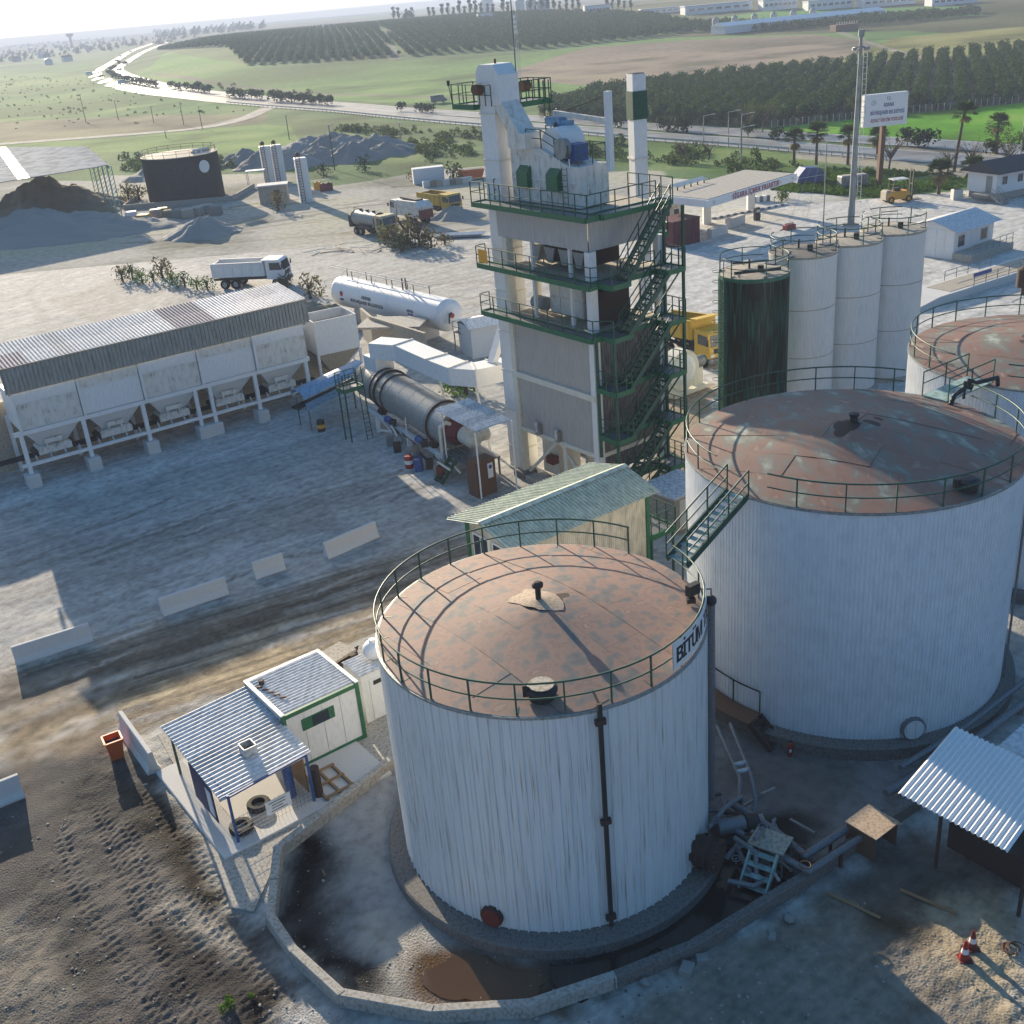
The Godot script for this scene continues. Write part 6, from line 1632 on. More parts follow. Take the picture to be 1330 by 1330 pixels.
	for q in [V(-0.6, 0.85, 1.05), V(-1.0, 1.35, -0.4), V(0.5, 1.5, 0.3), V(-0.35, 1.05, 0.6)]: part(MB.new().ring(q, 0.15, 0.02, 14).bar(q - V(0.14, 0, 0), q + V(0.14, 0, 0), 0.02).bar(q, q - V(0, 0.25, 0), 0.03), "hand_wheel", M.pipe_grey, ps)
	rng.seed = 44
	for k in 16:
		var a := V(rng.randf_range(-1.2, 1.8), rng.randf_range(0.15, 1.1), rng.randf_range(-2.6, 1.6)); var g := rng.randf() * 6.3
		part(MB.new().bar(a, a + V(cos(g), rng.randf_range(-0.25, 0.35), sin(g)) * rng.randf_range(0.6, 1.5), 0.1, 0.07), "loose_angle", [M.pipe_grey, M.rust_dark, M.galv_dull][k % 3], ps)
	var sp := thing("step_over", "green stained step-over with a white topped landing above the pipes", "steps", V(8.0, 0, -29.7), 0.95)
	part(MB.new().box(V(0, 1.1, 0), V(1.0, 0.05, 1.3)), "landing", M.dusty, sp)
	stair(sp, V(-1.6, 0.05, 0), V(-0.5, 1.05, 0), 0.95, 4, M.faded_green, 0.9, [])
	for p in [[-0.45, -0.6], [0.45, -0.6], [-0.45, 0.6], [0.45, 0.6]]: part(MB.new().bar(V(p[0], 0, p[1]), V(p[0], 1.1, p[1]), 0.05), "leg", M.pipe_grey, sp)
	var lp := thing("pipe_riser", "two parallel slanting grey pipes with cross pieces between the tanks", "pipe", Vector3.ZERO)
	part(MB.new().path([V(7.45, 1.35, -36.1), V(7.75, 0.95, -33.3), V(7.55, 0.75, -32.5), V(7.3, 0.2, -32.1)], 0.08, 10), "pipe_run", M.pipe_grey, lp)
	part(MB.new().path([V(8.0, 1.35, -36.2), V(8.2, 0.95, -33.4), V(8.15, 0.6, -32.4), V(7.9, 0.2, -31.9)], 0.08, 10), "pipe_run", M.pipe_grey, lp)
	for f in [0.75, 0.88]: part(MB.new().tube(V(7.45, 1.35, -36.1).lerp(V(7.75, 0.95, -33.3), f), V(8.0, 1.35, -36.2).lerp(V(8.2, 0.95, -33.4), f), 0.09, 10), "cross_piece", M.galv, lp)
	part(MB.new().box(V(7.9, 0.12, -31.8), V(0.9, 0.12, 0.7)), "drip_plate", M.dusty, lp)
	# brown walkway curving along the larger tank, with rail and steps
	var wk := thing("service_walkway", "brown plank walkway with green handrail hugging the larger tank", "walkway", BT)
	var a0 := deg_to_rad(167.0); var a1 := deg_to_rad(134.0)
	for k in 9:
		var a := lerpf(a0, a1, k / 9.0); var b := lerpf(a0, a1, (k + 1) / 9.0)
		var q := PackedVector2Array([Vector2(cos(a), sin(a)) * (BR + 0.1), Vector2(cos(b), sin(b)) * (BR + 0.1), Vector2(cos(b), sin(b)) * (BR + 1.05), Vector2(cos(a), sin(a)) * (BR + 1.05)])
		part(MB.new().prism(q, 0.95, 1.0), "deck_plate", M.rust, wk)
	for k in 4:
		var p := polar(lerpf(a0, a1, k / 3.0), BR + 0.2, 1.0)
		part(MB.new().bar(p - V(0, 1, 0), p + V(0, 1.1, 0), 0.05), "post", M.green, wk)
	part(MB.new().ring(V(0, 2.1, 0), BR + 0.2, 0.03, 10, a0, a1), "hand_rail", M.green, wk)
	var se := polar(a1, BR + 0.6, 0.0)
	var tg := polar(a1 - PI / 2, 1.0)
	stair(wk, se + tg * 1.0 + V(0, 0.05, 0), se + V(0, 0.97, 0), 0.8, 4, M.rust_dark, 0.9, [])
	var fe := thing("fire_extinguisher", "red fire extinguisher standing against the larger tank footing", "extinguisher", G(1026, 981))
	part(MB.new().lathe(Vector3.ZERO, [Vector2(0.11, 0), Vector2(0.11, 0.5), Vector2(0.06, 0.6), Vector2(0.03, 0.64), Vector2(0, 0.64)], 14), "cylinder", M.red, fe)
	part(MB.new().box(V(-0.02, 0.3, 0.11), V(0.1, 0.14, 0.01)), "label_plate", M.white_clean, fe)
	part(MB.new().box(V(0, 0.68, 0), V(0.12, 0.06, 0.04)).path([V(0.04, 0.66, 0), V(0.15, 0.55, 0.02), V(0.13, 0.25, 0.02)], 0.015, 6), "handle", M.dark, fe)
	# ---- sheet roofs at the edge
	var rf := thing("sheet_canopy", "white corrugated sheet canopy half in sun over dark pipework", "canopy", Vector3.ZERO)
	var r0 := V(14.42, 4.75, -30.4); var r1 := V(11.5, 4.5, -27.62); var r2 := V(13.6, 4.5, -24.77)
	var ac := r2 - r1
	for k in 5: part(MB.new().sheet(r1 + ac * (k / 4.8), ac / 4.8, r0 - r1, 4, 0.075, 1), "roof_sheet", M.white_clean, rf)
	for q in [r1.lerp(r0, 0.6) + ac * 0.15, r1.lerp(r0, 0.6) + ac * 1.0, r0 + ac * 0.1, r0 + ac]: part(MB.new().bar(V(q.x, 0, q.z), q - V(0, 0.06, 0), 0.1), "post", M.rust_dark, rf)
	for f in [0.15, 0.85]: part(MB.new().bar(r1.lerp(r0, f) - V(0, 0.08, 0), r2.lerp(r0 + ac, f) - V(0, 0.08, 0), 0.08, 0.12), "purlin", M.rust_dark, rf)
	var bk := MB.new()
	part(MB.new().box(V(16.6, 0.6, -29.6), V(3.4, 1.2, 3.0), Basis(Vector3.UP, TH)), "pump_box", M.rust_dark, rf)
	var r5 := thing("sheet_roof", "second pale sheet roof tucked behind the sunlit canopy", "canopy", Vector3.ZERO)
	var s0 := V(15.5, 4.3, -29.6); var s1 := V(18.9, 4.3, -32.3); var sd := V(2.3, -0.1, 3.0)
	for k in 4: part(MB.new().sheet(s0 + (s1 - s0) * (k / 4.0), (s1 - s0) / 4.0, sd, 5, 0.05, 1), "roof_sheet", M.galv_pale, r5)
	for q in [s0, s1, s0 + sd, s1 + sd]: part(MB.new().bar(V(q.x, 0, q.z), q - V(0, 0.04, 0), 0.1), "post", M.rust_dark, r5)
	var pq := thing("lagged_pipe", "grey lagged pipe on low supports round the larger tank foot", "pipe", Vector3.ZERO)
	part(MB.new().path([V(13.0, 0.5, -32.3), V(17.0, 0.5, -34.6), V(21.0, 0.5, -37.5)], 0.16, 12), "pipe_run", M.pipe_grey, pq)
	part(MB.new().path([V(14.0, 0.55, -33.6), V(17.5, 0.55, -35.8), V(22.0, 0.55, -39.2)], 0.12, 12), "pipe_run", M.pipe_grey, pq)
	for f in [0.1, 0.5, 0.9]: part(MB.new().bar(V(13, 0, -32.3).lerp(V(21, 0, -37.5), f), V(13, 0.5, -32.3).lerp(V(21, 0.5, -37.5), f), 0.2), "pipe_foot", M.concrete_stain, pq)
	# cones
	for q in [[1252, 1246, "leaning red and white traffic cone on the sunlit gravel"], [1262, 1232, "faded traffic cone tucked behind the other one"]]:
		var c := thing("traffic_cone", q[2], "cone", G(q[0], q[1]))
		part(MB.new().cbox(V(0, 0.03, 0), V(0.4, 0.06, 0.4), 0.015), "base", M.red_dull, c)
		part(MB.new().lathe(Vector3.ZERO, [Vector2(0.16, 0.06), Vector2(0.12, 0.3)], 16).lathe(Vector3.ZERO, [Vector2(0.09, 0.48), Vector2(0.04, 0.78), Vector2(0, 0.78)], 16), "body", M.red if q[0] < 1260 else M.red_dull, c)
		part(MB.new().lathe(Vector3.ZERO, [Vector2(0.12, 0.3), Vector2(0.09, 0.48)], 16), "white_sleeve", M.white, c)
	var rp := thing("rope_coil", "tangled reddish rope heap on the gravel by the cones", "rope", G(1316, 1236))
	rng.seed = 15
	for k in 5: part(MB.new().ring(V(rng.randf_range(-0.12, 0.12), 0.03 + k * 0.025, rng.randf_range(-0.12, 0.12)), rng.randf_range(0.16, 0.3), 0.018, 18, rng.randf_range(0, 3), rng.randf_range(4, 8)), "loop", M.rust, rp)
	var bd := thing("plywood_board", "stained board edge half buried beside the tar patch", "board", G(1205, 1172), -0.75)
	part(MB.new().box(V(0, 0.05, 0), V(1.9, 0.04, 0.12), Basis(V(0, 0, 1), 0.03)), "plank", M.wood, bd)
	part(MB.new().box(V(-1.9, 0.05, 1.6), V(1.9, 0.04, 0.1)), "plank", M.wood, bd)
	# loose stones by the wall
	var lb := ["square broken kerb stone leaning on the containment wall", "flat broken concrete piece lying next to the square one", "pale rounded stone resting below the wall", "small grey stone beside a larger pair", "angular grey block standing by the wall bend", "light stone lying loose on the gravel"]
	var lq := [[912, 1248, 0.2], [892, 1262, 0.24], [1025, 1195, 0.2], [1001, 1210, 0.13], [1003, 1218, 0.15], [838, 1278, 0.16]]
	for k in 6:
		var m := MB.new().cbox(Vector3.ZERO, V(lq[k][2] * 2, lq[k][2] * 1.2, lq[k][2] * 1.6), 0.04) if k in [0, 1, 4] else rock(lq[k][2], k + 3)
		solo(m, "loose_stone", M.stone, lb[k], "stone", "stones along the containment wall", G(lq[k][0], lq[k][1]) + V(0, lq[k][2] * 0.5, 0), k * 1.1)
	var gr := MultiMesh.new()
	gr.transform_format = MultiMesh.TRANSFORM_3D
	gr.use_colors = true
	gr.mesh = rock(0.05, 99).mesh()
	gr.instance_count = 2600
	rng.seed = 8
	for k in 2600:
		var p := Vector3.ZERO
		var zone := rng.randf()
		if zone < 0.5: p = G(rng.randf_range(-30, 440), rng.randf_range(1000, 1350))
		elif zone < 0.75: p = G(rng.randf_range(760, 1340), rng.randf_range(1170, 1350))
		else: p = G(rng.randf_range(340, 1000), rng.randf_range(1240, 1350))
		var s := 0.16 + pow(rng.randf(), 6.0) * 1.3
		p.y = near_height(p.x, p.z)
		gr.set_instance_transform(k, Transform3D(Basis(Vector3.UP, rng.randf() * 6.0).scaled(V(s, s * 0.7, s)), p))
		var b := rng.randf_range(0.3, 0.95)
		gr.set_instance_color(k, Color(b, b * 0.97, b * 0.92))
	var gi := MultiMeshInstance3D.new()
	gi.multimesh = gr
	var gm := mat("pebble", lin(0.36, 0.33, 0.3), 0.95)
	gm.vertex_color_use_as_albedo = true
	gi.material_override = gm
	gi.name = "gravel"
	add_child(gi)
	gi.set_meta("kind", "stuff"); gi.set_meta("label", "loose pebbles strewn over the bare soil"); gi.set_meta("category", "gravel")

# ---------------------------------------------------------------- silos behind the large tank
func build_silos() -> void:
	var q := [[979, 352, "dark green bitumen silo streaked with black spills and caged ladder", true], [1043, 325, "white silo standing next to the tar-streaked green one", false], [1103, 310, "white silo in the middle of the three white ones", false], [1160, 296, "white silo next to the prefab office, last of the row", false]]
	for k in 4:
		var c := G(q[k][0], q[k][1], 11.0)
		c.y = 0
		var R := 2.28
		var t := thing("bitumen_silo" if k == 0 else "filler_silo", q[k][2], "silo", c, 0.0, "" if k == 0 else "row of white filler silos")
		if k == 0:
			part(corr_cyl(R, 0.3, 10.95, 84, 0.02, deg_to_rad(12), deg_to_rad(150)), "stained_cladding", M.drip, t)
			part(corr_cyl(R, 0.3, 10.95, 132, 0.02, deg_to_rad(150), deg_to_rad(372)), "cladding", M.silo_green, t)
			part(MB.new().lathe(Vector3.ZERO, [Vector2(R + 0.02, 10.75), Vector2(R + 0.04, 10.75), Vector2(R + 0.04, 10.98), Vector2(R, 11.0)], 48), "top_trim", M.silo_green, t)
		else:
			part(corr_cyl(R, 0.3, 10.95, 150, 0.018), "cladding", M.silo_white, t)
			for y in [3.9, 7.3]: part(MB.new().lathe(Vector3.ZERO, [Vector2(R + 0.018, y), Vector2(R + 0.03, y), Vector2(R + 0.03, y + 0.05), Vector2(R + 0.018, y + 0.05)], 64), "seam_band", M.dusty, t)
			part(MB.new().lathe(Vector3.ZERO, [Vector2(R + 0.02, 10.85), Vector2(R + 0.05, 10.85), Vector2(R + 0.05, 10.99), Vector2(R, 11.0)], 48), "top_trim", M.dusty, t)
		part(MB.new().lathe(Vector3.ZERO, [Vector2(R, 10.98), Vector2(0.0, 11.12)], 48), "roof", M.dusty if k != 1 else M.concrete_stain, t)
		part(MB.new().lathe(Vector3.ZERO, [Vector2(R + 0.3, -0.1), Vector2(R + 0.3, 0.3), Vector2(R - 0.1, 0.32)], 32), "plinth", M.concrete, t)
		rails(t, R - 0.08, 11.0, 1.1, [[deg_to_rad(-25 - 5), deg_to_rad(220)], [deg_to_rad(240), deg_to_rad(305)]] if k > 0 else [[deg_to_rad(-40), deg_to_rad(165)], [deg_to_rad(190), deg_to_rad(300)]], range(6).map(func(j): return TAU * j / 6 + 0.4), M.green, 0.03)
		part(MB.new().tube(V(0.3, 11.05, 0.6), V(0.3, 11.5, 0.6), 0.2, 14), "hatch", M.dark, t)
		part(MB.new().tube(V(-0.2, 11.05, -0.4), V(-0.2, 11.7, -0.4), 0.07, 8), "vent_pipe", M.dark, t)
		if k == 0:
			part(MB.new().tube(V(-1.6, 11.3, 1.4), V(1.4, 11.35, 1.4), 0.1, 8).tube(V(-1.2, 11.4, -0.9), V(1.2, 11.4, -0.9), 0.07, 8), "filling_pipe", M.dark, t)
			var la := polar(deg_to_rad(158), R + 0.2)
			var sd := polar(deg_to_rad(158 + 90), 0.22)
			for s in [-1, 1]: part(MB.new().bar(la + sd * s + V(0, 0.3, 0), la + sd * s + V(0, 12.1, 0), 0.05), "ladder_rail", M.green, t)
			for j in 36: part(MB.new().bar(la - sd + V(0, 0.5 + j * 0.31, 0), la + sd + V(0, 0.5 + j * 0.31, 0), 0.03), "rung", M.green, t)
			for j in 15: part(MB.new().ring(polar(deg_to_rad(158), R + 0.5, 2.2 + j * 0.66), 0.36, 0.02, 16), "ladder_hoop", M.green, t)
		if k == 3:
			for s in [-0.6, 0.6]: part(MB.new().bar(V(s, 11.1, -1.0), V(s, 12.1, -1.0), 0.05).bar(V(-0.6, 12.0, -1.0), V(0.6, 12.0, -1.0), 0.05), "lift_frame", M.galv_pale, t)
	var gw := thing("silo_gangway", "green railed link between the green silo top and its white neighbour", "gangway", Vector3.ZERO)
	for k in 3:
		var a := G(q[k][0], q[k][1], 11.0); var b := G(q[k + 1][0], q[k + 1][1], 11.0)
		var d := (b - a).normalized()
		part(MB.new().bar(a + d * 1.9 + V(0, 0.05, 0), b - d * 1.9 + V(0, 0.05, 0), 0.7, 0.05), "deck", M.pipe_grey, gw)
		var s := d.cross(Vector3.UP) * 0.36
		for e in [-1, 1]: part(MB.new().tube(a + d * 1.9 + s * e + V(0, 1.1, 0), b - d * 1.9 + s * e + V(0, 1.1, 0), 0.03, 6), "top_rail", M.green, gw)

# ---------------------------------------------------------------- vehicles
func truck(called: String, label: String, at: Vector3, turn: float, cab: Material, kind: String, body: Material, sc := 1.0) -> Node3D:
	var t := thing(called, label, "truck", at, turn)
	t.scale = Vector3.ONE * sc
	# x runs forward, the bumper at 4.2
	part(MB.new().box(V(-0.3, 0.95, 0.45), V(8.2, 0.26, 0.14)).box(V(-0.3, 0.95, -0.45), V(8.2, 0.26, 0.14)), "chassis", M.dark, t)
	var cb := PackedVector2Array([Vector2(2.2, 0.9), Vector2(4.2, 0.9), Vector2(4.2, 1.75), Vector2(3.98, 2.85), Vector2(3.7, 3.0), Vector2(2.2, 3.0)])
	var c := part(MB.new().extrude(cb, V(0, 0, 1.2), V(1, 0, 0), V(0, 1, 0), V(0, 0, -2.4)), "cab", cab, t)
	part(MB.new().quad_box(V(4.215, 1.85, 1.05), V(4.215, 1.85, -1.05), V(4.01, 2.78, -1.0), V(4.01, 2.78, 1.0), 0.03), "windscreen", M.glass, c)
	for z in [-1.0, 1.0]:
		part(MB.new().extrude(PackedVector2Array([Vector2(2.65, 1.9), Vector2(4.0, 1.9), Vector2(3.85, 2.7), Vector2(2.65, 2.7)]), V(0, 0, z * 1.205 - 0.01), V(1, 0, 0), V(0, 1, 0), V(0, 0, 0.02)), "side_window", M.glass, c)
		part(MB.new().box(V(4.18, 2.3, z * 1.42), V(0.1, 0.5, 0.2)), "mirror", M.dark, c)
		part(MB.new().box(V(4.23, 1.15, z * 0.9), V(0.06, 0.22, 0.35)), "headlight", M.galv_pale, c)
	part(MB.new().box(V(4.2, 0.75, 0), V(0.25, 0.4, 2.4)), "bumper", M.pipe_grey, c)
	part(MB.new().box(V(4.215, 1.5, 0), V(0.05, 0.4, 1.5)), "grille", M.dark, c)
	for x in [3.2, -1.6, -2.9]:
		for z in [-1.0, 1.0]: wheel(t, V(x, 0.5, z * 1.02), V(0, 0, z), 0.52, 0.34 if x > 0 else 0.5, M.steel)
	if kind == "tipper" or kind == "tipped":
		var p := Node3D.new()
		p.name = "tipper_body"
		t.add_child(p)
		p.position = V(-4.2, 1.2, 0)
		if kind == "tipped": p.rotation.z = 0.12
		for z in [-1.0, 1.0]:
			part(MB.new().box(V(3.1, 0.85, z * 1.2), V(6.1, 1.5, 0.08)), "side_wall", body, p)
			for k in 6: part(MB.new().box(V(0.3 + k * 1.1, 0.82, z * 1.27), V(0.12, 1.45, 0.08)), "rib", body, p)
			part(MB.new().box(V(3.1, 1.62, z * 1.22), V(6.2, 0.1, 0.16)), "top_rail", body, p)
		part(MB.new().box(V(3.1, 0.1, 0), V(6.1, 0.1, 2.36)), "floor", M.dark, p)
		part(MB.new().box(V(6.15, 0.95, 0), V(0.08, 1.7, 2.36)).box(V(6.4, 1.78, 0), V(0.9, 0.08, 2.36)), "front_wall", body, p)
		part(MB.new().box(V(0.02, 0.8, 0), V(0.08, 1.4, 2.36)), "tail_gate", body, p)
	elif kind == "tank":
		part(MB.new().tube(V(-4.0, 2.1, 0), V(1.7, 2.1, 0), 1.05, 28), "tank_shell", body, t)
		part(MB.new().tube(V(1.7, 2.1, 0), V(1.82, 2.1, 0), 1.1, 28).tube(V(-4.1, 2.1, 0), V(-4.0, 2.1, 0), 1.1, 28), "end_ring", M.dark, t)
		part(MB.new().box(V(-4.4, 1.7, 0), V(0.7, 1.6, 2.1)), "spray_gear", M.dark, t)
		part(MB.new().box(V(-0.8, 1.15, 1.05), V(3.4, 0.5, 0.3)).box(V(-0.8, 1.15, -1.05), V(3.4, 0.5, 0.3)), "side_locker", M.dark, t)
		for k in 3: part(MB.new().tube(V(-2.8 + k * 1.6, 3.1, 0), V(-2.8 + k * 1.6, 3.35, 0), 0.25, 12), "manlid", M.dark, t)
		part(MB.new().bar(V(-3.8, 3.5, 0.5), V(-1.6, 3.5, 0.5), 0.06).bar(V(-3.8, 3.1, 0.5), V(-3.8, 3.5, 0.5), 0.06).bar(V(-1.6, 3.1, 0.5), V(-1.6, 3.5, 0.5), 0.06), "hand_rail", M.dark, t)
	else:
		part(MB.new().extrude(PackedVector2Array([Vector2(-4.4, 1.1), Vector2(1.9, 1.1), Vector2(1.9, 3.1), Vector2(-3.6, 3.3), Vector2(-4.6, 2.6)]), V(0, 0, 1.2), V(1, 0, 0), V(0, 1, 0), V(0, 0, -2.4)), "refuse_body", body, t)
		for k in 4: part(MB.new().box(V(-3.0 + k * 1.4, 2.1, 1.22), V(0.1, 1.8, 0.06)), "rib", M.galv, t)
		part(MB.new().box(V(-4.55, 1.6, 0), V(0.3, 1.2, 2.2)), "tail_lift", M.red_dull, t)
		part(MB.new().box(V(-0.6, 3.35, 0), V(4.8, 0.25, 1.2)), "crane_bed", M.dark, t)
	return t
func yaw_px(a: Array, b: Array) -> float:
	var p := G(a[0], a[1]); var q := G(b[0], b[1])
	return atan2(-(q - p).z, (q - p).x)
func car(label: String, at: Vector3, turn: float, m: Material, van := false, grp := "vehicles on the highway") -> void:
	var t := thing("passenger_car" if not van else "delivery_van", label, "car" if not van else "van", at, turn, grp)
	var h := 1.45 if not van else 2.3
	var pr := PackedVector2Array([Vector2(-2.1, 0.35), Vector2(2.1, 0.35), Vector2(2.15, 0.8), Vector2(1.2, 0.95), Vector2(0.6, h), Vector2(-1.3, h), Vector2(-2.0, 0.95)]) if not van else PackedVector2Array([Vector2(-2.6, 0.4), Vector2(2.5, 0.4), Vector2(2.5, 1.0), Vector2(1.9, 1.3), Vector2(1.4, h), Vector2(-2.6, h)])
	var b := part(MB.new().extrude(pr, V(0, 0, 0.85), V(1, 0, 0), V(0, 1, 0), V(0, 0, -1.7)), "body", m, t)
	part(MB.new().box(V(-0.3, h - 0.28, 0), V(1.7, 0.34, 1.73)), "side_glass", M.glass, b)
	for x in [-1.3, 1.35]:
		for z in [-0.8, 0.8]: wheel(t, V(x, 0.32, z), V(0, 0, signf(z)), 0.32, 0.2, M.steel)

# ---------------------------------------------------------------- the yard behind
func heap(label: String, at: Vector3, rx: float, rz: float, h: float, m: Material, sd: int, group := "", turn := 0.0) -> void:
	var f := FastNoiseLite.new()
	f.seed = sd; f.frequency = 0.1; f.fractal_octaves = 5
	var mb := MB.new()
	var rows := 24; var seg := 52
	for j in rows + 1:
		for k in seg + 1:
			var r := float(j) / rows; var a := TAU * (k % seg) / seg
			var rr := r * (1.0 + f.get_noise_2d(cos(a) * 8.0, sin(a) * 8.0) * 0.4)
			var x := cos(a) * rx * rr; var z := sin(a) * rz * rr
			var y := h * (sqrt(maxf(0.0, 1.0 - r) * (1.0 - r) + 0.012) - 0.1 * (1.0 - r)) - 0.12 * r * h * 0.9 + f.get_noise_2d(x * 3.0, z * 3.0) * 0.26 * h * (1.0 - r * 0.6)
			mb.vert(V(x, maxf(-0.15, y) if r < 0.99 else -0.2, z), Vector3.UP)
	for j in rows:
		for k in seg:
			var i := j * (seg + 1) + k
			mb.idx.append_array([i, i + seg + 1, i + 1, i + 1, i + seg + 1, i + seg + 2])
	var nn := PackedVector3Array()
	nn.resize(mb.v.size())
	for k in range(0, mb.idx.size(), 3):
		var a := mb.idx[k]; var b := mb.idx[k + 1]; var c := mb.idx[k + 2]
		var nr := (mb.v[c] - mb.v[a]).cross(mb.v[b] - mb.v[a])
		if nr.y < 0: nr = -nr
		nn[a] += nr; nn[b] += nr; nn[c] += nr
	for j in rows + 1:
		var s := nn[j * (seg + 1)] + nn[j * (seg + 1) + seg]
		nn[j * (seg + 1)] = s; nn[j * (seg + 1) + seg] = s
	for k in nn.size(): mb.n[k] = nn[k].normalized()
	solo(mb, "material_heap", m, label, "heap", group, at, turn)

func build_back_yard() -> void:
	truck("dump_truck", "white tipper truck with blue-white cab parked behind the bins", G(330, 371), yaw_px([285, 370], [380, 366]), M.white_clean, "tipper", M.white, 1.05)
	truck("tanker_truck", "black spray tanker truck with cream cab among scrap and dry shrubs", G(487, 305), yaw_px([455, 303], [520, 315]), M.yellow_cream, "tank", M.galv_dull)
	truck("refuse_truck", "old white refuse truck parked beside the black tanker", G(535, 288), yaw_px([560, 297], [505, 284]), M.white_rust, "refuse", M.white_rust)
	truck("tipper_truck", "yellow tipper truck parked beyond the white refuse truck", G(572, 276), yaw_px([545, 272], [600, 281]), M.yellow, "tipper", M.yellow)
	truck("loading_truck", "bright yellow tipper truck loading behind the tower stairs", G(897, 462), yaw_px([872, 455], [932, 478]), M.yellow, "tipped", M.yellow)
	# black tank with its disc
	var c := G(244, 258)
	var t := thing("black_tank", "black cut-back bitumen tank with white disc and lettered board on its rim", "tank", c)
	var R := 6.6; var H := height_at(245, 203, c + V(0, 0, R))
	part(corr_cyl(R, 0.0, H, 120, 0.03), "shell", M.black_paint, t)
	part(MB.new().lathe(Vector3.ZERO, [Vector2(R + 0.08, H - 0.12), Vector2(R + 0.08, H), Vector2(0, H + 0.5)], 48), "roof", M.dusty, t)
	rails(t, R - 0.2, H, 1.0, [[0.0, TAU]], range(18).map(func(j): return TAU * j / 18), M.rust_dark, 0.03)
	var dp := CY(265, 216, c, R) - c
	var dd := Vector3(dp.x, 0, dp.z).normalized()
	part(MB.new().tube(dd * R + V(0, dp.y, 0), dd * (R + 0.12) + V(0, dp.y, 0), 1.05, 26), "white_disc", M.white_clean, t)
	var bp := CY(261, 199, c, R) - c
	var bd := Vector3(bp.x, 0, bp.z).normalized()
	var bb := Basis(Vector3.UP.cross(bd), Vector3.UP, bd)
	var bo := part(MB.new().box(bd * (R + 0.1) + V(0, H + 0.55, 0), V(3.4, 1.0, 0.06), bb), "name_board", M.white_clean, t)
	letters(bo, "MC-30 TANKI", 0.5, bd * (R + 0.14) + V(0, H + 0.55, 0), bb, M.ink)
	for s in [-0.25, 0.25]: part(MB.new().bar(V(-R - 0.2, 0, s), V(-R - 0.2, H + 1, s), 0.06), "ladder_rail", M.galv, t)
	for k in 22: part(MB.new().bar(V(-R - 0.2, 0.4 + k * 0.36, -0.25), V(-R - 0.2, 0.4 + k * 0.36, 0.25), 0.04), "rung", M.galv, t)
	var bw := thing("bund_wall", "low grey wall round the black tank", "wall", c)
	for q in [[-9.5, 7.0, 9.5, 7.6], [9.5, 7.6, 11.0, -6.0], [-9.5, 7.0, -10.5, -6.0]]: part(MB.new().bar(V(q[0], 0.4, q[1]), V(q[2], 0.4, q[3]), 0.25, 0.9), "wall_length", M.concrete, bw)
	# crates, totes and bales stacked before it
	rng.seed = 23
	var cr := [[172, 286, "white tote tank on the ground by the lattice posts", M.white_clean], [188, 290, "amber plastic tote beside the white one", M.amber], [204, 283, "grey drum crate against the tank wall", M.galv_dull], [213, 281, "yellow crate on the stacked row before the black tank", M.yellow], [222, 284, "tan crate next to the yellow one", M.sand], [232, 283, "grey stone crate in the row before the black tank", M.stone], [245, 283, "ochre crate in the row before the black tank", M.dusty], [257, 280, "pale wrapped bale before the black tank", M.concrete], [268, 277, "blue grey bale near the tank corner", M.galv_dull], [281, 279, "dark bale at the end of the row", M.clinker]]
	for q in cr:
		var k := thing("storage_crate", q[2], "crate", G(q[0], q[1]), rng.randf_range(-0.3, 0.3), "crates before the black tank")
		part(MB.new().cbox(V(0, 0.75, 0), V(1.9, 1.35, 1.6), 0.12), "box", q[3], k)
		part(MB.new().box(V(0, 0.05, 0), V(1.9, 0.12, 1.6)), "pallet", M.wood, k)
	# ribbed boxes: tall twin silos behind
	for q in [[359, 238, 189, "twin white square silo with lattice ladders behind the yard", 2], [399, 263, 205, "single white square silo with a ladder near the shed", 1]]:
		var p := G(q[0], q[1])
		var h := height_at(q[0] - 4, q[2], p)
		var s := thing("square_silo", q[3], "silo", p, 0.25)
		for k in q[4]:
			var x: float = (k - (q[4] - 1) * 0.5) * 2.1
			part(MB.new().cbox(V(x, h / 2, -0.9), V(1.95, h, 1.9), 0.08), "body", M.white, s)
			for e in [-0.3, 0.3]: part(MB.new().bar(V(x + e - 0.5, 0, 0.3), V(x + e - 0.5, h + 0.8, 0.3), 0.08), "ladder_rail", M.rust, s)
			for j in int(h / 0.45): part(MB.new().bar(V(x - 0.8, 0.4 + j * 0.45, 0.3), V(x - 0.2, 0.4 + j * 0.45, 0.3), 0.06), "rung", M.rust, s)
			part(MB.new().ball(V(x - 0.3, h + 0.5, -0.9), 0.4, 10), "filter_cap", M.rust_dark, s)
	var ps := thing("block_shed", "small pale flat roofed shed below the twin silo", "shed", G(357, 264), 0.1)
	part(MB.new().box(V(0, 1.4, -1.5), V(4.8, 2.8, 3.0)), "wall", M.dusty, ps)
	part(MB.new().cbox(V(0, 2.9, -1.5), V(5.2, 0.2, 3.4), 0.04), "roof", M.concrete_pale, ps)
	part(MB.new().box(V(0.6, 1.1, 0.02), V(1.0, 2.1, 0.06)), "door", M.rust, ps)
	var ca := thing("small_canopy", "small white flat canopy on thin posts before the silos", "canopy", G(335, 243), 0.05)
	part(MB.new().cbox(V(0, 3.0, 0), V(3.6, 0.15, 2.2), 0.03), "roof", M.white_clean, ca)
	for p in [[-1.6, -0.9], [1.6, -0.9], [-1.6, 0.9], [1.6, 0.9]]: part(MB.new().bar(V(p[0], 0, p[1]), V(p[0], 3.0, p[1]), 0.1), "post", M.galv, ca)
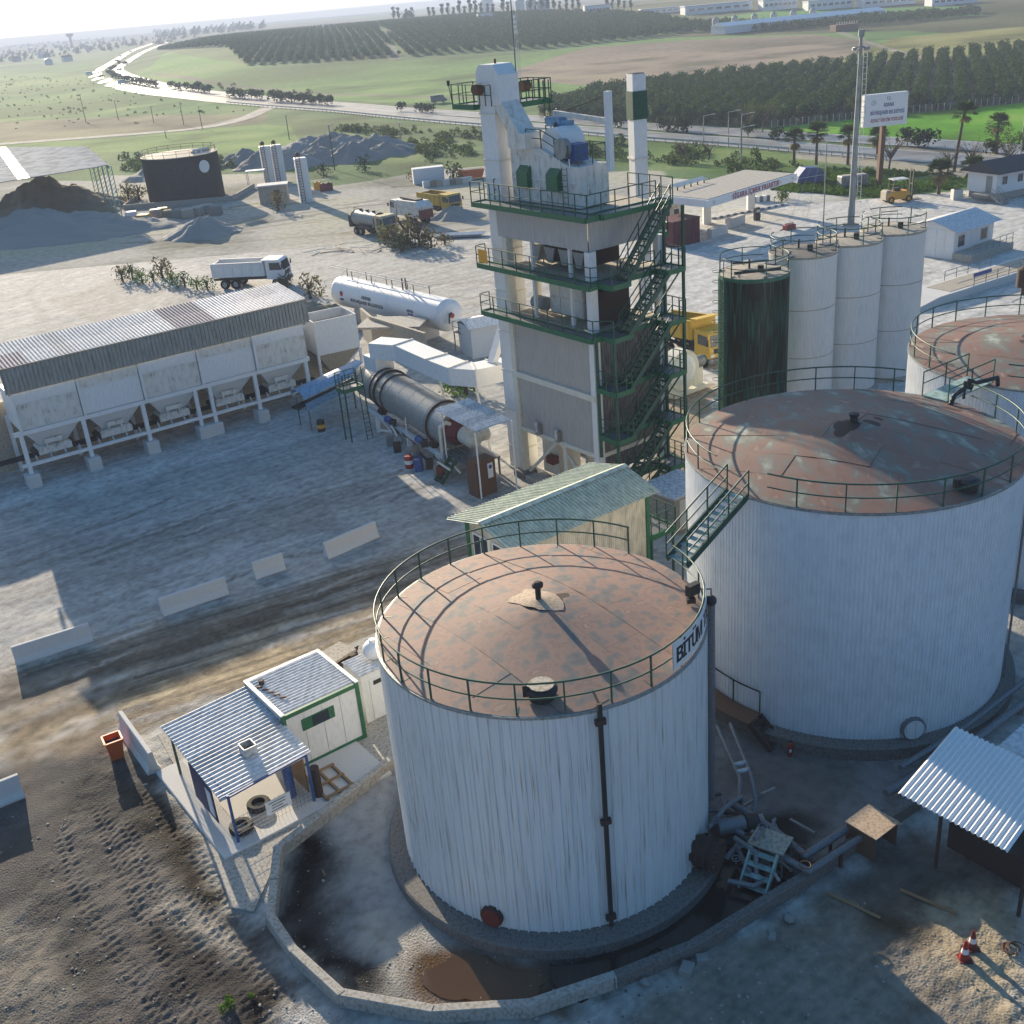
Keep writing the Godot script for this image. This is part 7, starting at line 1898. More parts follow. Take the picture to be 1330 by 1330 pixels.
	for q in [[421, 248, "red cylinder tote standing right of the single silo", M.red_dull], [413, 246, "yellow box beside the red tote", M.amber], [428, 247, "second red tote by the hedge", M.maroon]]:
		var k := thing("plastic_tote", q[2].replace(" right of", " beside"), "tote", G(q[0], q[1]))
		part(MB.new().cbox(V(0, 0.65, 0), V(1.2, 1.3, 1.2), 0.15), "body", q[3], k)
		part(MB.new().tube(V(0, 1.3, 0), V(0, 1.42, 0), 0.2, 10), "cap", M.dark, k)
	# open store with its heaps
	var p0 := G(155, 283)
	var hs := height_at(137, 216, p0)
	var st := thing("aggregate_store", "open aggregate store with pale roof on turquoise lattice posts", "shelter", Vector3.ZERO)
	var f0 := G(141, 214, hs); var f1 := G(-40, 243, hs); var b0 := G(112, 190, hs + 1.6); var b1 := G(-60, 192, hs + 1.6)
	var steel := mat("turquoise", lin(0.22, 0.4, 0.36), 0.6)
	var rm := mat("store_roof", lin(0.42, 0.43, 0.43), 0.95, 0.0, T.soft, Vector3(0.05, 0.05, 0.05))
	rm.metallic_specular = 0.1
	for k in 12:
		var a := f1.lerp(f0, k / 12.0); var b := f1.lerp(f0, (k + 1) / 12.0); var cc := b1.lerp(b0, (k + 1) / 12.0); var d := b1.lerp(b0, k / 12.0)
		var mb := MB.new()
		mb.quad(a, b, cc, d)
		var dn := V(0, -0.12, 0)
		mb.quad(b + dn, a + dn, d + dn, cc + dn); mb.quad(a + dn, b + dn, b, a); mb.quad(cc + dn, d + dn, d, cc)
		if k == 11: mb.quad(b + dn, cc + dn, cc, b)
		part(mb, "roof_panel", rm if k != 4 else M.white_clean, st)
	for k in 5:
		var q := f0.lerp(b0, k / 4.0)
		var mb := MB.new()
		for e in [V(-0.35, 0, 0), V(0.35, 0, 0)]: mb.bar(V(q.x, 0, q.z) + e, q + e - V(0, 0.2, 0), 0.12)
		for j in 12: mb.bar(V(q.x - 0.35, j * hs / 12.0, q.z), V(q.x + 0.35, (j + 1) * hs / 12.0, q.z), 0.07)
		part(mb, "lattice_post", steel, st)
	part(MB.new().bar(f0 - V(0, 0.4, 0), b0 - V(0, 0.4, 0), 0.15, 0.5), "edge_beam", steel, st)
	heap("brown sand heap under the open store roof", G(62, 278), 15.0, 11.0, 7.2, M.sand, 3)
	heap("blue grey crushed stone heap spreading before the store", G(55, 306), 24.0, 10.0, 4.6, M.crushed, 5)
	heap("small pointed gravel heap in front of the crates", G(264, 305), 6.0, 4.6, 3.0, M.crushed, 7)
	rng.seed = 55
	var lbs := ["grey rubble heap at the low end of the spoil row", "grey rubble heap with a blunt top in the spoil row", "broad grey rubble heap in the spoil row", "small grey rubble heap between larger ones", "tall grey rubble heap below the highway bank", "grey rubble heap nearest to the hedge", "flat grey rubble heap in the spoil row", "pointed grey rubble heap in the spoil row", "grey rubble heap near the twin silo", "pale rubble heap behind the square silos", "low rubble heap beside the pole line", "grey rubble heap at the bank foot", "twin-topped rubble heap in the spoil row", "short rubble heap beside the scrub", "grey rubble heap at the row end by the track", "wide low rubble heap behind the black tank"]
	var hx := [[402, 186], [420, 194], [432, 183], [446, 191], [462, 186], [478, 195], [492, 190], [505, 196], [412, 206], [388, 198], [440, 203], [458, 203], [380, 212], [345, 212], [318, 208], [205, 226]]
	for k in 16: heap(lbs[k].replace("nearest to", "beside"), G(hx[k][0], hx[k][1] + 4), rng.randf_range(6, 9), rng.randf_range(5, 8), rng.randf_range(2.6, 4.2), M.clinker if k % 3 else M.crushed, 60 + k, "rubble heaps below the highway")
	heap("pale rubble pile beside the yellow truck", G(555, 288) + V(4, 0, -2), 5.0, 3.6, 1.8, M.crushed, 81)
	# feed ramp end behind the bins
	heap("pale pink gravel bank at the end of the bins", G(412, 425), 5.5, 5.0, 3.0, M.sand, 83)
	# scrap before the tanker
	var sc := thing("scrap_pile", "flattened pile of pipes and boards among dry shrubs", "scrap", G(470, 322))
	rng.seed = 31
	for k in 26:
		var p := V(rng.randf_range(-6, 9), rng.randf_range(0.1, 0.5), rng.randf_range(-3, 2.5))
		var a := rng.randf() * 3.0
		var l := rng.randf_range(1.0, 3.2)
		part(MB.new().bar(p, p + V(cos(a) * l, rng.randf_range(-0.1, 0.3), sin(a) * l), rng.randf_range(0.08, 0.25), 0.06), "board", [M.galv, M.wood, M.galv_dull, M.dusty, M.rust][k % 5], sc)
	var ss := thing("sheet_stack", "stack of blue grey roofing sheets on the ground", "stack", G(596, 308), -0.2)
	for k in 4: part(MB.new().sheet(V(-3.2 + k * 0.2, 0.2 + k * 0.07, 1.0 - k * 0.1), V(0, 0, -2.0), V(6.2, 0.0, 0.1), 5, 0.04), "roofing_sheet", M.galv_pale if k % 2 else M.galv, ss)
	var blk := ["pale block at the row start", "cream block next to the first", "tan block with chipped corner", "grey block in the row", "yellowish block in the row", "block near the maroon tote", "block at the far row end"]
	for k in 7:
		var b := solo(MB.new().cbox(V(0, 0.5, 0), V(1.7, 1.0, 1.1), 0.06), "concrete_block", [M.concrete_pale, M.sand, M.dusty][k % 3], "concrete yard %s along the back track" % blk[k], "block", "blocks along the back track", G(556 + k * 8.5, 243 - k * 0.9), 0.2)
	var cy := thing("yard_container", "white storage container standing by the back track", "container", G(558, 238), 0.15)
	part(MB.new().box(V(0, 1.3, -1.1), V(5.4, 2.6, 2.3)), "body", M.white, cy)
	for k in 12: part(MB.new().box(V(-2.5 + k * 0.45, 1.3, 0.07), V(0.2, 2.4, 0.05)), "rib", M.white, cy)
	var oc := thing("skip_container", "orange tipping skip by the back track", "skip", G(612, 232), 0.1)
	part(MB.new().extrude(PackedVector2Array([Vector2(-1.9, 0.2), Vector2(1.9, 0.2), Vector2(2.4, 1.6), Vector2(-2.4, 1.6)]), V(0, 0, 0.9), V(1, 0, 0), V(0, 1, 0), V(0, 0, -1.8)), "body", M.orange, oc)
	part(MB.new().box(V(0, 1.6, 0), V(4.4, 0.06, 1.5)), "load", M.dark, oc)

# ---------------------------------------------------------------- forecourt and offices
func build_forecourt() -> void:
	var c0 := V(21.0, 0, -132.9); var c1 := V(26.0, 0, -130.9); var c2 := V(40.0, 0, -144.2); var c3 := V(34.9, 0, -150.9)
	c0 = c1 + (c3 - c2)
	var t := thing("fuel_canopy", "flat white fuel canopy lettered in red on two square posts", "canopy", Vector3.ZERO)
	var pl := PackedVector2Array([Vector2(c0.x, c0.z), Vector2(c1.x, c1.z), Vector2(c2.x, c2.z), Vector2(c3.x, c3.z)])
	part(MB.new().prism(pl, 4.2, 5.05), "fascia", M.white_clean, t)
	var inn := Geometry2D.offset_polygon(pl, -0.3)[0]
	part(MB.new().prism(inn, 5.0, 5.12), "roof_slab", M.concrete, t)
	for q in [[918, 290], [975, 272]]:
		var p := G(q[0], q[1])
		part(MB.new().cbox(p + V(0, 2.1, 0), V(0.95, 4.2, 0.95), 0.03), "post", M.white, t)
	var ed := (c2 - c1).normalized()
	var lb := Basis(ed, Vector3.UP, ed.cross(Vector3.UP))
	letters(t, "SİGARA İÇMEK YASAKTIR", 0.62, c1.lerp(c2, 0.52) + V(0, 4.62, 0) + lb.z * 0.03, lb, M.ink_red)
	for f in [0.26, 0.8, 0.06, 0.95]: part(MB.new().tube(c1.lerp(c2, f) + V(0, 4.62, 0), c1.lerp(c2, f) + V(0, 4.62, 0) + lb.z * 0.03, 0.24, 14), "emblem_disc", M.galv_pale, t)
	var lp := thing("solar_panel", "pale panel propped on brackets on the fuel canopy", "panel", c0.lerp(c3, 0.3) + V(0.6, 5.1, 0.4), atan2(-(c3 - c0).z, (c3 - c0).x))
	part(MB.new().box(V(0, 0.6, 0), V(6.5, 0.08, 1.0), Basis(V(1, 0, 0), 0.25)), "panel_sheet", M.cream, lp)
	for k in 5: part(MB.new().bar(V(-2.8 + k * 1.4, 0, 0.2), V(-2.8 + k * 1.4, 0.6, 0.2), 0.12), "bracket", M.dark, lp)
	for q in [[932, 306, "low pale block wall between the canopy posts"], [955, 293, "low pale block wall with a red mark under the canopy"]]:
		solo(MB.new().cbox(V(0, 0.55, 0), V(3.4, 1.1, 0.7), 0.04), "block_wall", M.concrete_pale, q[2], "wall", "", G(q[0], q[1]), atan2(-ed.z, ed.x))
	var pu := thing("fuel_pump", "dark fuel pump standing at the outer canopy post", "pump", G(983, 286), 0.4)
	part(MB.new().cbox(V(0, 0.8, 0), V(0.7, 1.6, 0.5), 0.05), "cabinet", M.dark, pu)
	part(MB.new().box(V(0, 1.2, 0.26), V(0.5, 0.35, 0.02)), "display", M.galv_pale, pu)
	part(MB.new().path([V(0.36, 1.2, 0), V(0.55, 0.5, 0.1), V(0.4, 0.3, 0.2)], 0.03, 6), "hose", M.dark, pu)
	var kb := thing("striped_kerb", "black and white kerb line behind the fuel canopy", "kerb", Vector3.ZERO)
	var k0 := G(925, 285); var k1 := G(1022, 266)
	for k in 22: part(MB.new().bar(k0.lerp(k1, k / 22.0) + V(0, 0.08, 0), k0.lerp(k1, (k + 0.97) / 22.0) + V(0, 0.08, 0), 0.3, 0.3), "kerb_stone", M.white if k % 2 else M.pipe_grey, kb)
	var sb := thing("striped_block", "white and grey striped concrete block behind the canopy", "block", G(988, 262), 0.1)
	for k in 5: part(MB.new().cbox(V(-1.0 + k * 0.5, 0.4, 0), V(0.48, 0.8, 0.6), 0.03), "stripe", M.white_clean if k % 2 else M.pipe_grey, sb)
	var of := thing("fuel_office", "cream fuel station office behind the canopy", "building", G(872, 296), 0.45)
	part(MB.new().box(V(-1.0, 1.6, -2.0), V(6.0, 3.2, 4.0)), "wall", M.cream_wall, of)
	part(MB.new().cbox(V(-1.0, 3.3, -2.0), V(6.4, 0.25, 4.4), 0.05), "roof", M.concrete_pale, of)
	for k in 4:
		var w := part(MB.new().box(V(-3.4 + k * 1.4, 1.7, 0.02), V(0.9, 1.3, 0.06)), "window", M.white_clean, of)
		part(MB.new().box(V(-3.4 + k * 1.4, 1.7, 0.06), V(0.75, 1.15, 0.03)), "pane", M.glass, w)
	var mb := thing("maroon_container", "plain maroon sheet metal box beside the canopy post", "container", G(905, 315), 0.55)
	part(MB.new().box(V(-1.6, 1.45, -1.7), V(4.2, 2.9, 3.4)), "body", M.maroon, mb)
	part(MB.new().cbox(V(-1.6, 2.95, -1.7), V(4.3, 0.14, 3.5), 0.02), "lid", M.maroon, mb)
	for k in 8: part(MB.new().box(V(-3.5 + k * 0.54, 1.45, 0.02), V(0.06, 2.7, 0.05)), "rib", M.maroon, mb)
	# white prefab office
	var po := G(1237, 338)
	var p := thing("prefab_office", "white prefab office with pale gable roof beside the last silo", "building", po, 0.62)
	part(MB.new().box(V(3.6, 1.5, -2.6), V(7.2, 3.0, 5.2)), "wall", M.white, p)
	for k in 7: part(MB.new().box(V(0.5 + k * 1.03, 1.5, 0.02), V(0.99, 2.9, 0.05)), "wall_panel", M.white, p)
	for k in 5: part(MB.new().box(V(-0.02, 1.5, -0.5 - k * 1.03), V(0.05, 2.9, 0.99)), "wall_panel", M.white, p)
	part(MB.new().extrude(PackedVector2Array([Vector2(-5.2, 3.0), Vector2(0, 3.0), Vector2(-2.6, 3.8)]), V(0, 0, 0), V(0, 0, 1), V(0, 1, 0), V(7.2, 0, 0)), "gable", M.white, p)
	for k in 8:
		part(MB.new().sheet(V(-0.4 + k * 1.02, 3.9, -2.6), V(1.02, 0, 0), V(0, -1.0, 3.3), 3, 0.03), "roof_sheet", M.galv_pale, p)
		part(MB.new().sheet(V(-0.4 + (k + 1) * 1.02, 3.9, -2.6), V(-1.02, 0, 0), V(0, -1.0, -3.3), 3, 0.03), "roof_sheet", M.galv_pale, p)
	for x in [1.2, 5.4]:
		var w := part(MB.new().box(V(x, 1.8, 0.05), V(1.3, 1.3, 0.06)), "window", M.galv_pale, p)
		part(MB.new().box(V(x, 1.8, 0.09), V(1.1, 1.1, 0.03)), "pane", M.glass, w)
	part(MB.new().cbox(V(3.6, 0.4, 1.2), V(7.8, 0.8, 2.2), 0.04), "terrace", M.concrete, p)
	straight_rail(p, V(0, 0.8, 2.2), V(7.4, 0.8, 2.2), 0.95, 6, M.pipe_grey)
	# weighbridge ramp
	var wb := thing("weighbridge", "raised concrete weighbridge ramp with railings beside the prefab office", "ramp", G(1262, 372), 0.55)
	part(MB.new().extrude(PackedVector2Array([Vector2(-12, 0), Vector2(-7, 0.7), Vector2(12, 0.7), Vector2(12, -0.1), Vector2(-12, -0.1)]), V(0, 0, 1.7), V(1, 0, 0), V(0, 1, 0), V(0, 0, -3.4)), "ramp_slab", M.concrete_pale, wb)
	part(MB.new().box(V(3.0, 0.715, 0), V(16.0, 0.03, 2.6)), "steel_deck", M.dusty, wb)
	straight_rail(wb, V(-2, 0.7, 1.6), V(5, 0.7, 1.6), 0.9, 4, M.pipe_grey); straight_rail(wb, V(-2, 0.7, -1.6), V(5, 0.7, -1.6), 0.9, 4, M.pipe_grey)
	part(MB.new().box(V(-1.0, 1.75, 1.7), V(2.6, 0.35, 0.08)), "blue_board", M.blue, wb)
	# guard house
	var gh := thing("guard_house", "white raised guard house with dark tiled roof and outside steps", "building", G(1296, 262), 0.42)
	part(MB.new().box(V(3.0, 2.3, -2.4), V(7.0, 2.6, 4.6)), "wall", M.white_clean, gh)
	part(MB.new().box(V(3.0, 0.6, -2.4), V(6.6, 1.0, 4.2)), "plinth", M.concrete, gh)
	part(MB.new().extrude(PackedVector2Array([Vector2(-5.4, 3.5), Vector2(0.8, 3.5), Vector2(0.7, 3.65), Vector2(-2.3, 4.9), Vector2(-5.4, 3.65)]), V(-1.2, 0, 0), V(0, 0, 1), V(0, 1, 0), V(8.4, 0, 0)), "roof", M.tile_dark, gh)
	for x in [0.9, 3.6, 5.0]:
		var w := part(MB.new().box(V(x, 2.5, -0.07), V(1.0, 1.1, 0.06)), "window", M.white_clean, gh)
		part(MB.new().box(V(x - 0.22, 2.5, -0.03), V(0.38, 0.95, 0.03)).box(V(x + 0.22, 2.5, -0.03), V(0.38, 0.95, 0.03)), "pane", M.glass, w)
	part(MB.new().box(V(-0.53, 2.1, -1.2), V(0.06, 2.0, 0.9)), "door", M.galv_dull, gh)
	part(MB.new().box(V(-1.2, 1.0, -1.2), V(1.5, 0.15, 2.4)), "porch", M.concrete, gh)
	stair(gh, V(-0.9, 0.05, 1.9), V(-0.9, 1.0, 0.1), 1.2, 5, M.concrete, 0.9, [-1, 1])
	# sign on its post
	var so := G(1141, 243)
	var top := height_at(1146, 121, so); var bot := height_at(1146, 163, so)
	var s := thing("sign_board", "large white boxed sign lettered in navy and red on a rusty post", "sign", so, 0.12)
	part(MB.new().bar(V(0, 0, 0), V(0.15, bot + 0.2, 0), 0.75, 0.6), "post", M.rust, s)
	var hh := top - bot
	part(MB.new().cbox(V(0.2, (top + bot) * 0.5, 0.1), V(6.1, hh, 0.9), 0.03), "panel", M.white_clean, s)
	part(MB.new().box(V(-2.95, (top + bot) * 0.5, 0.1), V(0.2, hh * 0.98, 0.95)), "edge_trim", M.galv_pale, s)
	var y := top - hh * 0.16
	var nb := Basis.from_scale(V(0.62, 1, 1))
	letters(s, "T.C.", hh * 0.1, V(0.5, y, 0.57), nb, M.ink_blue); letters(s, "ADANA", hh * 0.12, V(0.5, y - hh * 0.19, 0.57), nb, M.ink_blue)
	letters(s, "BÜYÜKŞEHİR BELEDİYESİ", hh * 0.115, V(0.35, y - hh * 0.42, 0.57), nb, M.ink_blue); letters(s, "ASFALT ÜRETİM TESİSLERİ", hh * 0.105, V(0.35, y - hh * 0.65, 0.57), nb, M.ink_red)
	part(MB.new().tube(V(-1.7, top - hh * 0.25, 0.55), V(-1.7, top - hh * 0.25, 0.57), 0.42, 20), "emblem_disc", M.galv_pale, s)
	# tall lamp mast
	var mo := G(1105, 293)
	var m := thing("lamp_mast", "tall tapered grey lamp mast with caged ladder and ring head", "mast", mo)
	var mh := height_at(1108, 42, mo)
	part(MB.new().tube(Vector3.ZERO, V(0.1, mh, 0), 0.42, 16, 0.16), "pole", M.galv_dull, m)
	part(MB.new().tube(V(0, -0.1, 0), V(0, 0.25, 0), 0.95, 16), "footing", M.concrete, m)
	part(MB.new().ring(V(0.1, mh - 1.6, 0), 0.75, 0.07, 20), "lamp_ring", M.galv_dull, m)
	for k in 6: part(MB.new().box(V(0.1, mh - 1.75, 0) + polar(k, 0.8), V(0.4, 0.3, 0.4)), "flood_lamp", M.galv_dull, m)
	part(MB.new().tube(V(0.1, mh - 0.5, 0), V(0.1, mh + 0.2, 0), 0.35, 12), "cap", M.galv_dull, m)
	for e in [0.55, 1.0]: part(MB.new().bar(V(e, 2.5, 0.1), V(e - 0.1, mh - 2, 0.1), 0.05), "ladder_rail", M.galv, m)
	for k in 30: part(MB.new().bar(V(0.52, 2.8 + k * 0.6, 0.1), V(0.98, 2.8 + k * 0.6, 0.1), 0.05), "rung", M.galv, m)
	var an := thing("antenna_pole", "thin grey antenna pole rising behind the middle silo", "pole", G(1069, 302))
	part(MB.new().tube(Vector3.ZERO, V(0, height_at(1070, 185, G(1069, 302)), 0), 0.07, 6), "shaft", M.galv_dull, an)
	for a in [0.5, 2.6, 4.7]: part(MB.new().bar(V(0, 12, 0), polar(a, 7.0, 0.0), 0.02), "guy_wire", M.galv_dull, an)
	# forklift
	var f := thing("forklift", "yellow forklift with dark mast facing the silos yard", "forklift", G(1166, 262), 0.1)
	part(MB.new().cbox(V(-0.3, 0.95, 0), V(3.0, 1.0, 1.7), 0.15), "body", M.amber, f)
	part(MB.new().cbox(V(-1.6, 1.05, 0), V(0.9, 1.2, 1.6), 0.2), "counterweight", M.dusty, f)
	part(MB.new().box(V(-0.3, 1.6, 0), V(0.8, 0.5, 0.8)), "seat", M.dark, f)
	for q in [[-1.1, 0.7], [-1.1, -0.7], [0.9, 0.7], [0.9, -0.7]]: part(MB.new().bar(V(q[0], 1.4, q[1]), V(q[0] * 0.85, 2.9, q[1]), 0.09), "guard_post", M.dark, f)
	part(MB.new().box(V(-0.1, 2.95, 0), V(2.0, 0.1, 1.6)), "overhead_guard", M.galv_pale, f)
	for z in [-0.4, 0.4]:
		part(MB.new().bar(V(1.7, 0.2, z), V(1.75, 4.0, z), 0.2, 0.14), "mast_rail", M.dark, f)
		part(MB.new().box(V(2.4, 0.15, z), V(1.3, 0.08, 0.15)), "fork", M.dark, f)
	part(MB.new().box(V(1.75, 3.9, 0), V(0.15, 0.2, 1.0)).box(V(1.75, 2.2, 0), V(0.15, 0.2, 1.0)), "mast_cross", M.dark, f)
	for x in [-1.3, 1.1]:
		for z in [-0.75, 0.75]: wheel(f, V(x, 0.45, z), V(0, 0, signf(z)), 0.45, 0.3, M.amber)
	# tarped vehicle and stone trough by the grass
	var tv := thing("tarped_vehicle", "vehicle wrapped in a blue tarpaulin on the grass verge", "vehicle", G(1048, 238), 0.25)
	part(MB.new().extrude(PackedVector2Array([Vector2(-2.2, 0.1), Vector2(2.2, 0.1), Vector2(2.1, 1.5), Vector2(1.5, 2.2), Vector2(-0.8, 2.4), Vector2(-1.9, 1.3)]), V(0, 0, 0.95), V(1, 0, 0), V(0, 1, 0), V(0, 0, -1.9)), "tarpaulin", M.blue, tv)
	for x in [-1.4, 1.5]: wheel(tv, V(x, 0.3, 0.85), V(0, 0, 1), 0.32, 0.2, M.dark)
	part(MB.new().tube(V(-2.2, 1.0, 0.98), V(2.2, 1.1, 0.98), 0.025, 6), "tie_rope", M.white, tv)
	var tr := thing("stone_trough", "weathered grey trough box beside the verge", "trough", G(1107, 242), 0.1)
	part(MB.new().cbox(V(0, 0.8, 0), V(4.0, 1.6, 1.6), 0.1), "body", M.galv_dull, tr)
	part(MB.new().box(V(0, 1.62, 0), V(3.6, 0.05, 1.2)), "cover", M.concrete, tr)
	var lt := thing("litter_bin", "square pale litter bin at the verge edge", "bin", G(1242, 259))
	part(MB.new().cbox(V(0, 0.65, 0), V(1.2, 1.3, 1.0), 0.08), "body", M.concrete_pale, lt)
	part(MB.new().box(V(0, 1.32, 0), V(0.9, 0.06, 0.7)), "opening", M.dark, lt)
	var rc := thing("red_crate", "small red crate lying on the pale concrete yard", "crate", G(1025, 298), 0.4)
	part(MB.new().cbox(V(0, 0.3, 0), V(1.4, 0.6, 0.8), 0.04), "box", M.red, rc)
	part(MB.new().bar(V(-0.6, 0.75, 0), V(0.6, 0.75, 0), 0.06).bar(V(-0.6, 0.5, 0), V(-0.6, 0.75, 0), 0.06).bar(V(0.6, 0.5, 0), V(0.6, 0.75, 0), 0.06), "handle", M.red_dull, rc)

# ---------------------------------------------------------------- plants
func leaves(mb: MB, c: Vector3, r: Vector3, n: int, size: float, hollow := 0.5, up := 0.3) -> void:   # leaf-sized faces spread through a volume
	for k in n:
		var d := Vector3(rng.randfn(), rng.randfn(), rng.randfn()).normalized()
		var p := c + d * r * lerpf(hollow, 1.0, sqrt(rng.randf()))
		var a := (d + Vector3(rng.randfn(), rng.randfn() + up, rng.randfn()) * 0.55).normalized()
		var x := a.cross(Vector3(rng.randfn(), rng.randfn(), rng.randfn())).normalized()
		var y := a.cross(x)
		var s := size * rng.randf_range(0.6, 1.3)
		var b := rng.randf_range(0.55, 1.45)
		mb.tint = Color(b * rng.randf_range(0.85, 1.2), b, b * rng.randf_range(0.8, 1.1))
		var i := mb.v.size()
		mb.vert(p - x * s, a); mb.vert(p + y * s * 0.5, a); mb.vert(p + x * s, a); mb.vert(p - y * s * 0.5, a)
		mb.idx.append_array([i, i + 1, i + 2, i, i + 2, i + 3])
	mb.tint = Color(1, 1, 1)
func crown_mesh(h: float, r: float, n: int, size: float, sd: int, clumps := 9, tall := 1.0) -> ArrayMesh:
	rng.seed = sd
	var mb := MB.new()
	for k in clumps:
		var a := rng.randf() * TAU; var e := rng.randf()
		var p := V(cos(a) * r * 0.55 * sqrt(rng.randf()), h * 0.3 + e * h * 0.62, sin(a) * r * 0.55 * sqrt(rng.randf()))
		var q := r * rng.randf_range(0.42, 0.68) * (1.15 - 0.5 * e)
		leaves(mb, p, V(q, q * tall, q), n / clumps, size)
	return mb.mesh(true)
func trunk_mesh(h: float, r: float, sd: int) -> MB:
	rng.seed = sd
	var mb := MB.new().tube(V(0, -0.2, 0), V(rng.randf_range(-0.1, 0.1), h * 0.45, rng.randf_range(-0.1, 0.1)), r, 6, r * 0.65)
	for k in 3:
		var a := rng.randf() * TAU
		mb.tube(V(0, h * 0.35, 0), V(cos(a) * h * 0.25, h * 0.75, sin(a) * h * 0.25), r * 0.5, 5, r * 0.2)
	return mb
func tree(called: String, label: String, category: String, at: Vector3, crown: Mesh, trunk: Mesh, m: Material, s: float, turn: float, group := "") -> Node3D:
	var t := thing(called, label, category, at, turn, group)
	t.scale = Vector3.ONE * s
	part(trunk, "trunk", M.bark, t)
	part(crown, "crown", m, t)
	return t
func mass(called: String, label: String, category: String, me: Mesh, m: Material, tr: Array) -> void:
	var mm := MultiMesh.new()
	mm.transform_format = MultiMesh.TRANSFORM_3D
	mm.mesh = me
	mm.instance_count = tr.size()
	for k in tr.size(): mm.set_instance_transform(k, tr[k])
	var o := MultiMeshInstance3D.new()
	o.multimesh = mm; o.material_override = m
	o.name = free_name(called); add_child(o)
	o.set_meta("kind", "stuff"); o.set_meta("label", label); o.set_meta("category", category)
func px_poly(px: Array) -> PackedVector2Array:
	var o := PackedVector2Array()
	for k in px.size():
		var a: Array = px[k]; var b: Array = px[(k + 1) % px.size()]
		for j in 4:
			var p := GT(lerpf(a[0], b[0], j / 4.0), lerpf(a[1], b[1], j / 4.0))
			o.append(Vector2(p.x, p.z))
	return o
func rows_in(poly: PackedVector2Array, turn: float, row: float, step: float, sd: int) -> Array:
	rng.seed = sd
	var out := []
	var e := Vector2(cos(turn), -sin(turn)); var f := Vector2(sin(turn), cos(turn))
	var lo := Vector2(1e9, 1e9); var hi := -lo
	for p in poly:
		var q := Vector2(p.dot(e), p.dot(f))
		lo = lo.min(q); hi = hi.max(q)
	var x := lo.x
	while x < hi.x:
		var z := lo.y
		while z < hi.y:
			var p := e * (x + rng.randf_range(-0.35, 0.35)) + f * (z + rng.randf_range(-0.5, 0.5))
			z += step
			if rng.randf() < 0.03 or not Geometry2D.is_point_in_polygon(p, poly): continue
			out.append(Transform3D(Basis(Vector3.UP, rng.randf() * TAU).scaled(Vector3(1, 1, 1) * rng.randf_range(0.8, 1.2)), V(p.x, land(p.x, p.y), p.y)))
		x += row
	return out

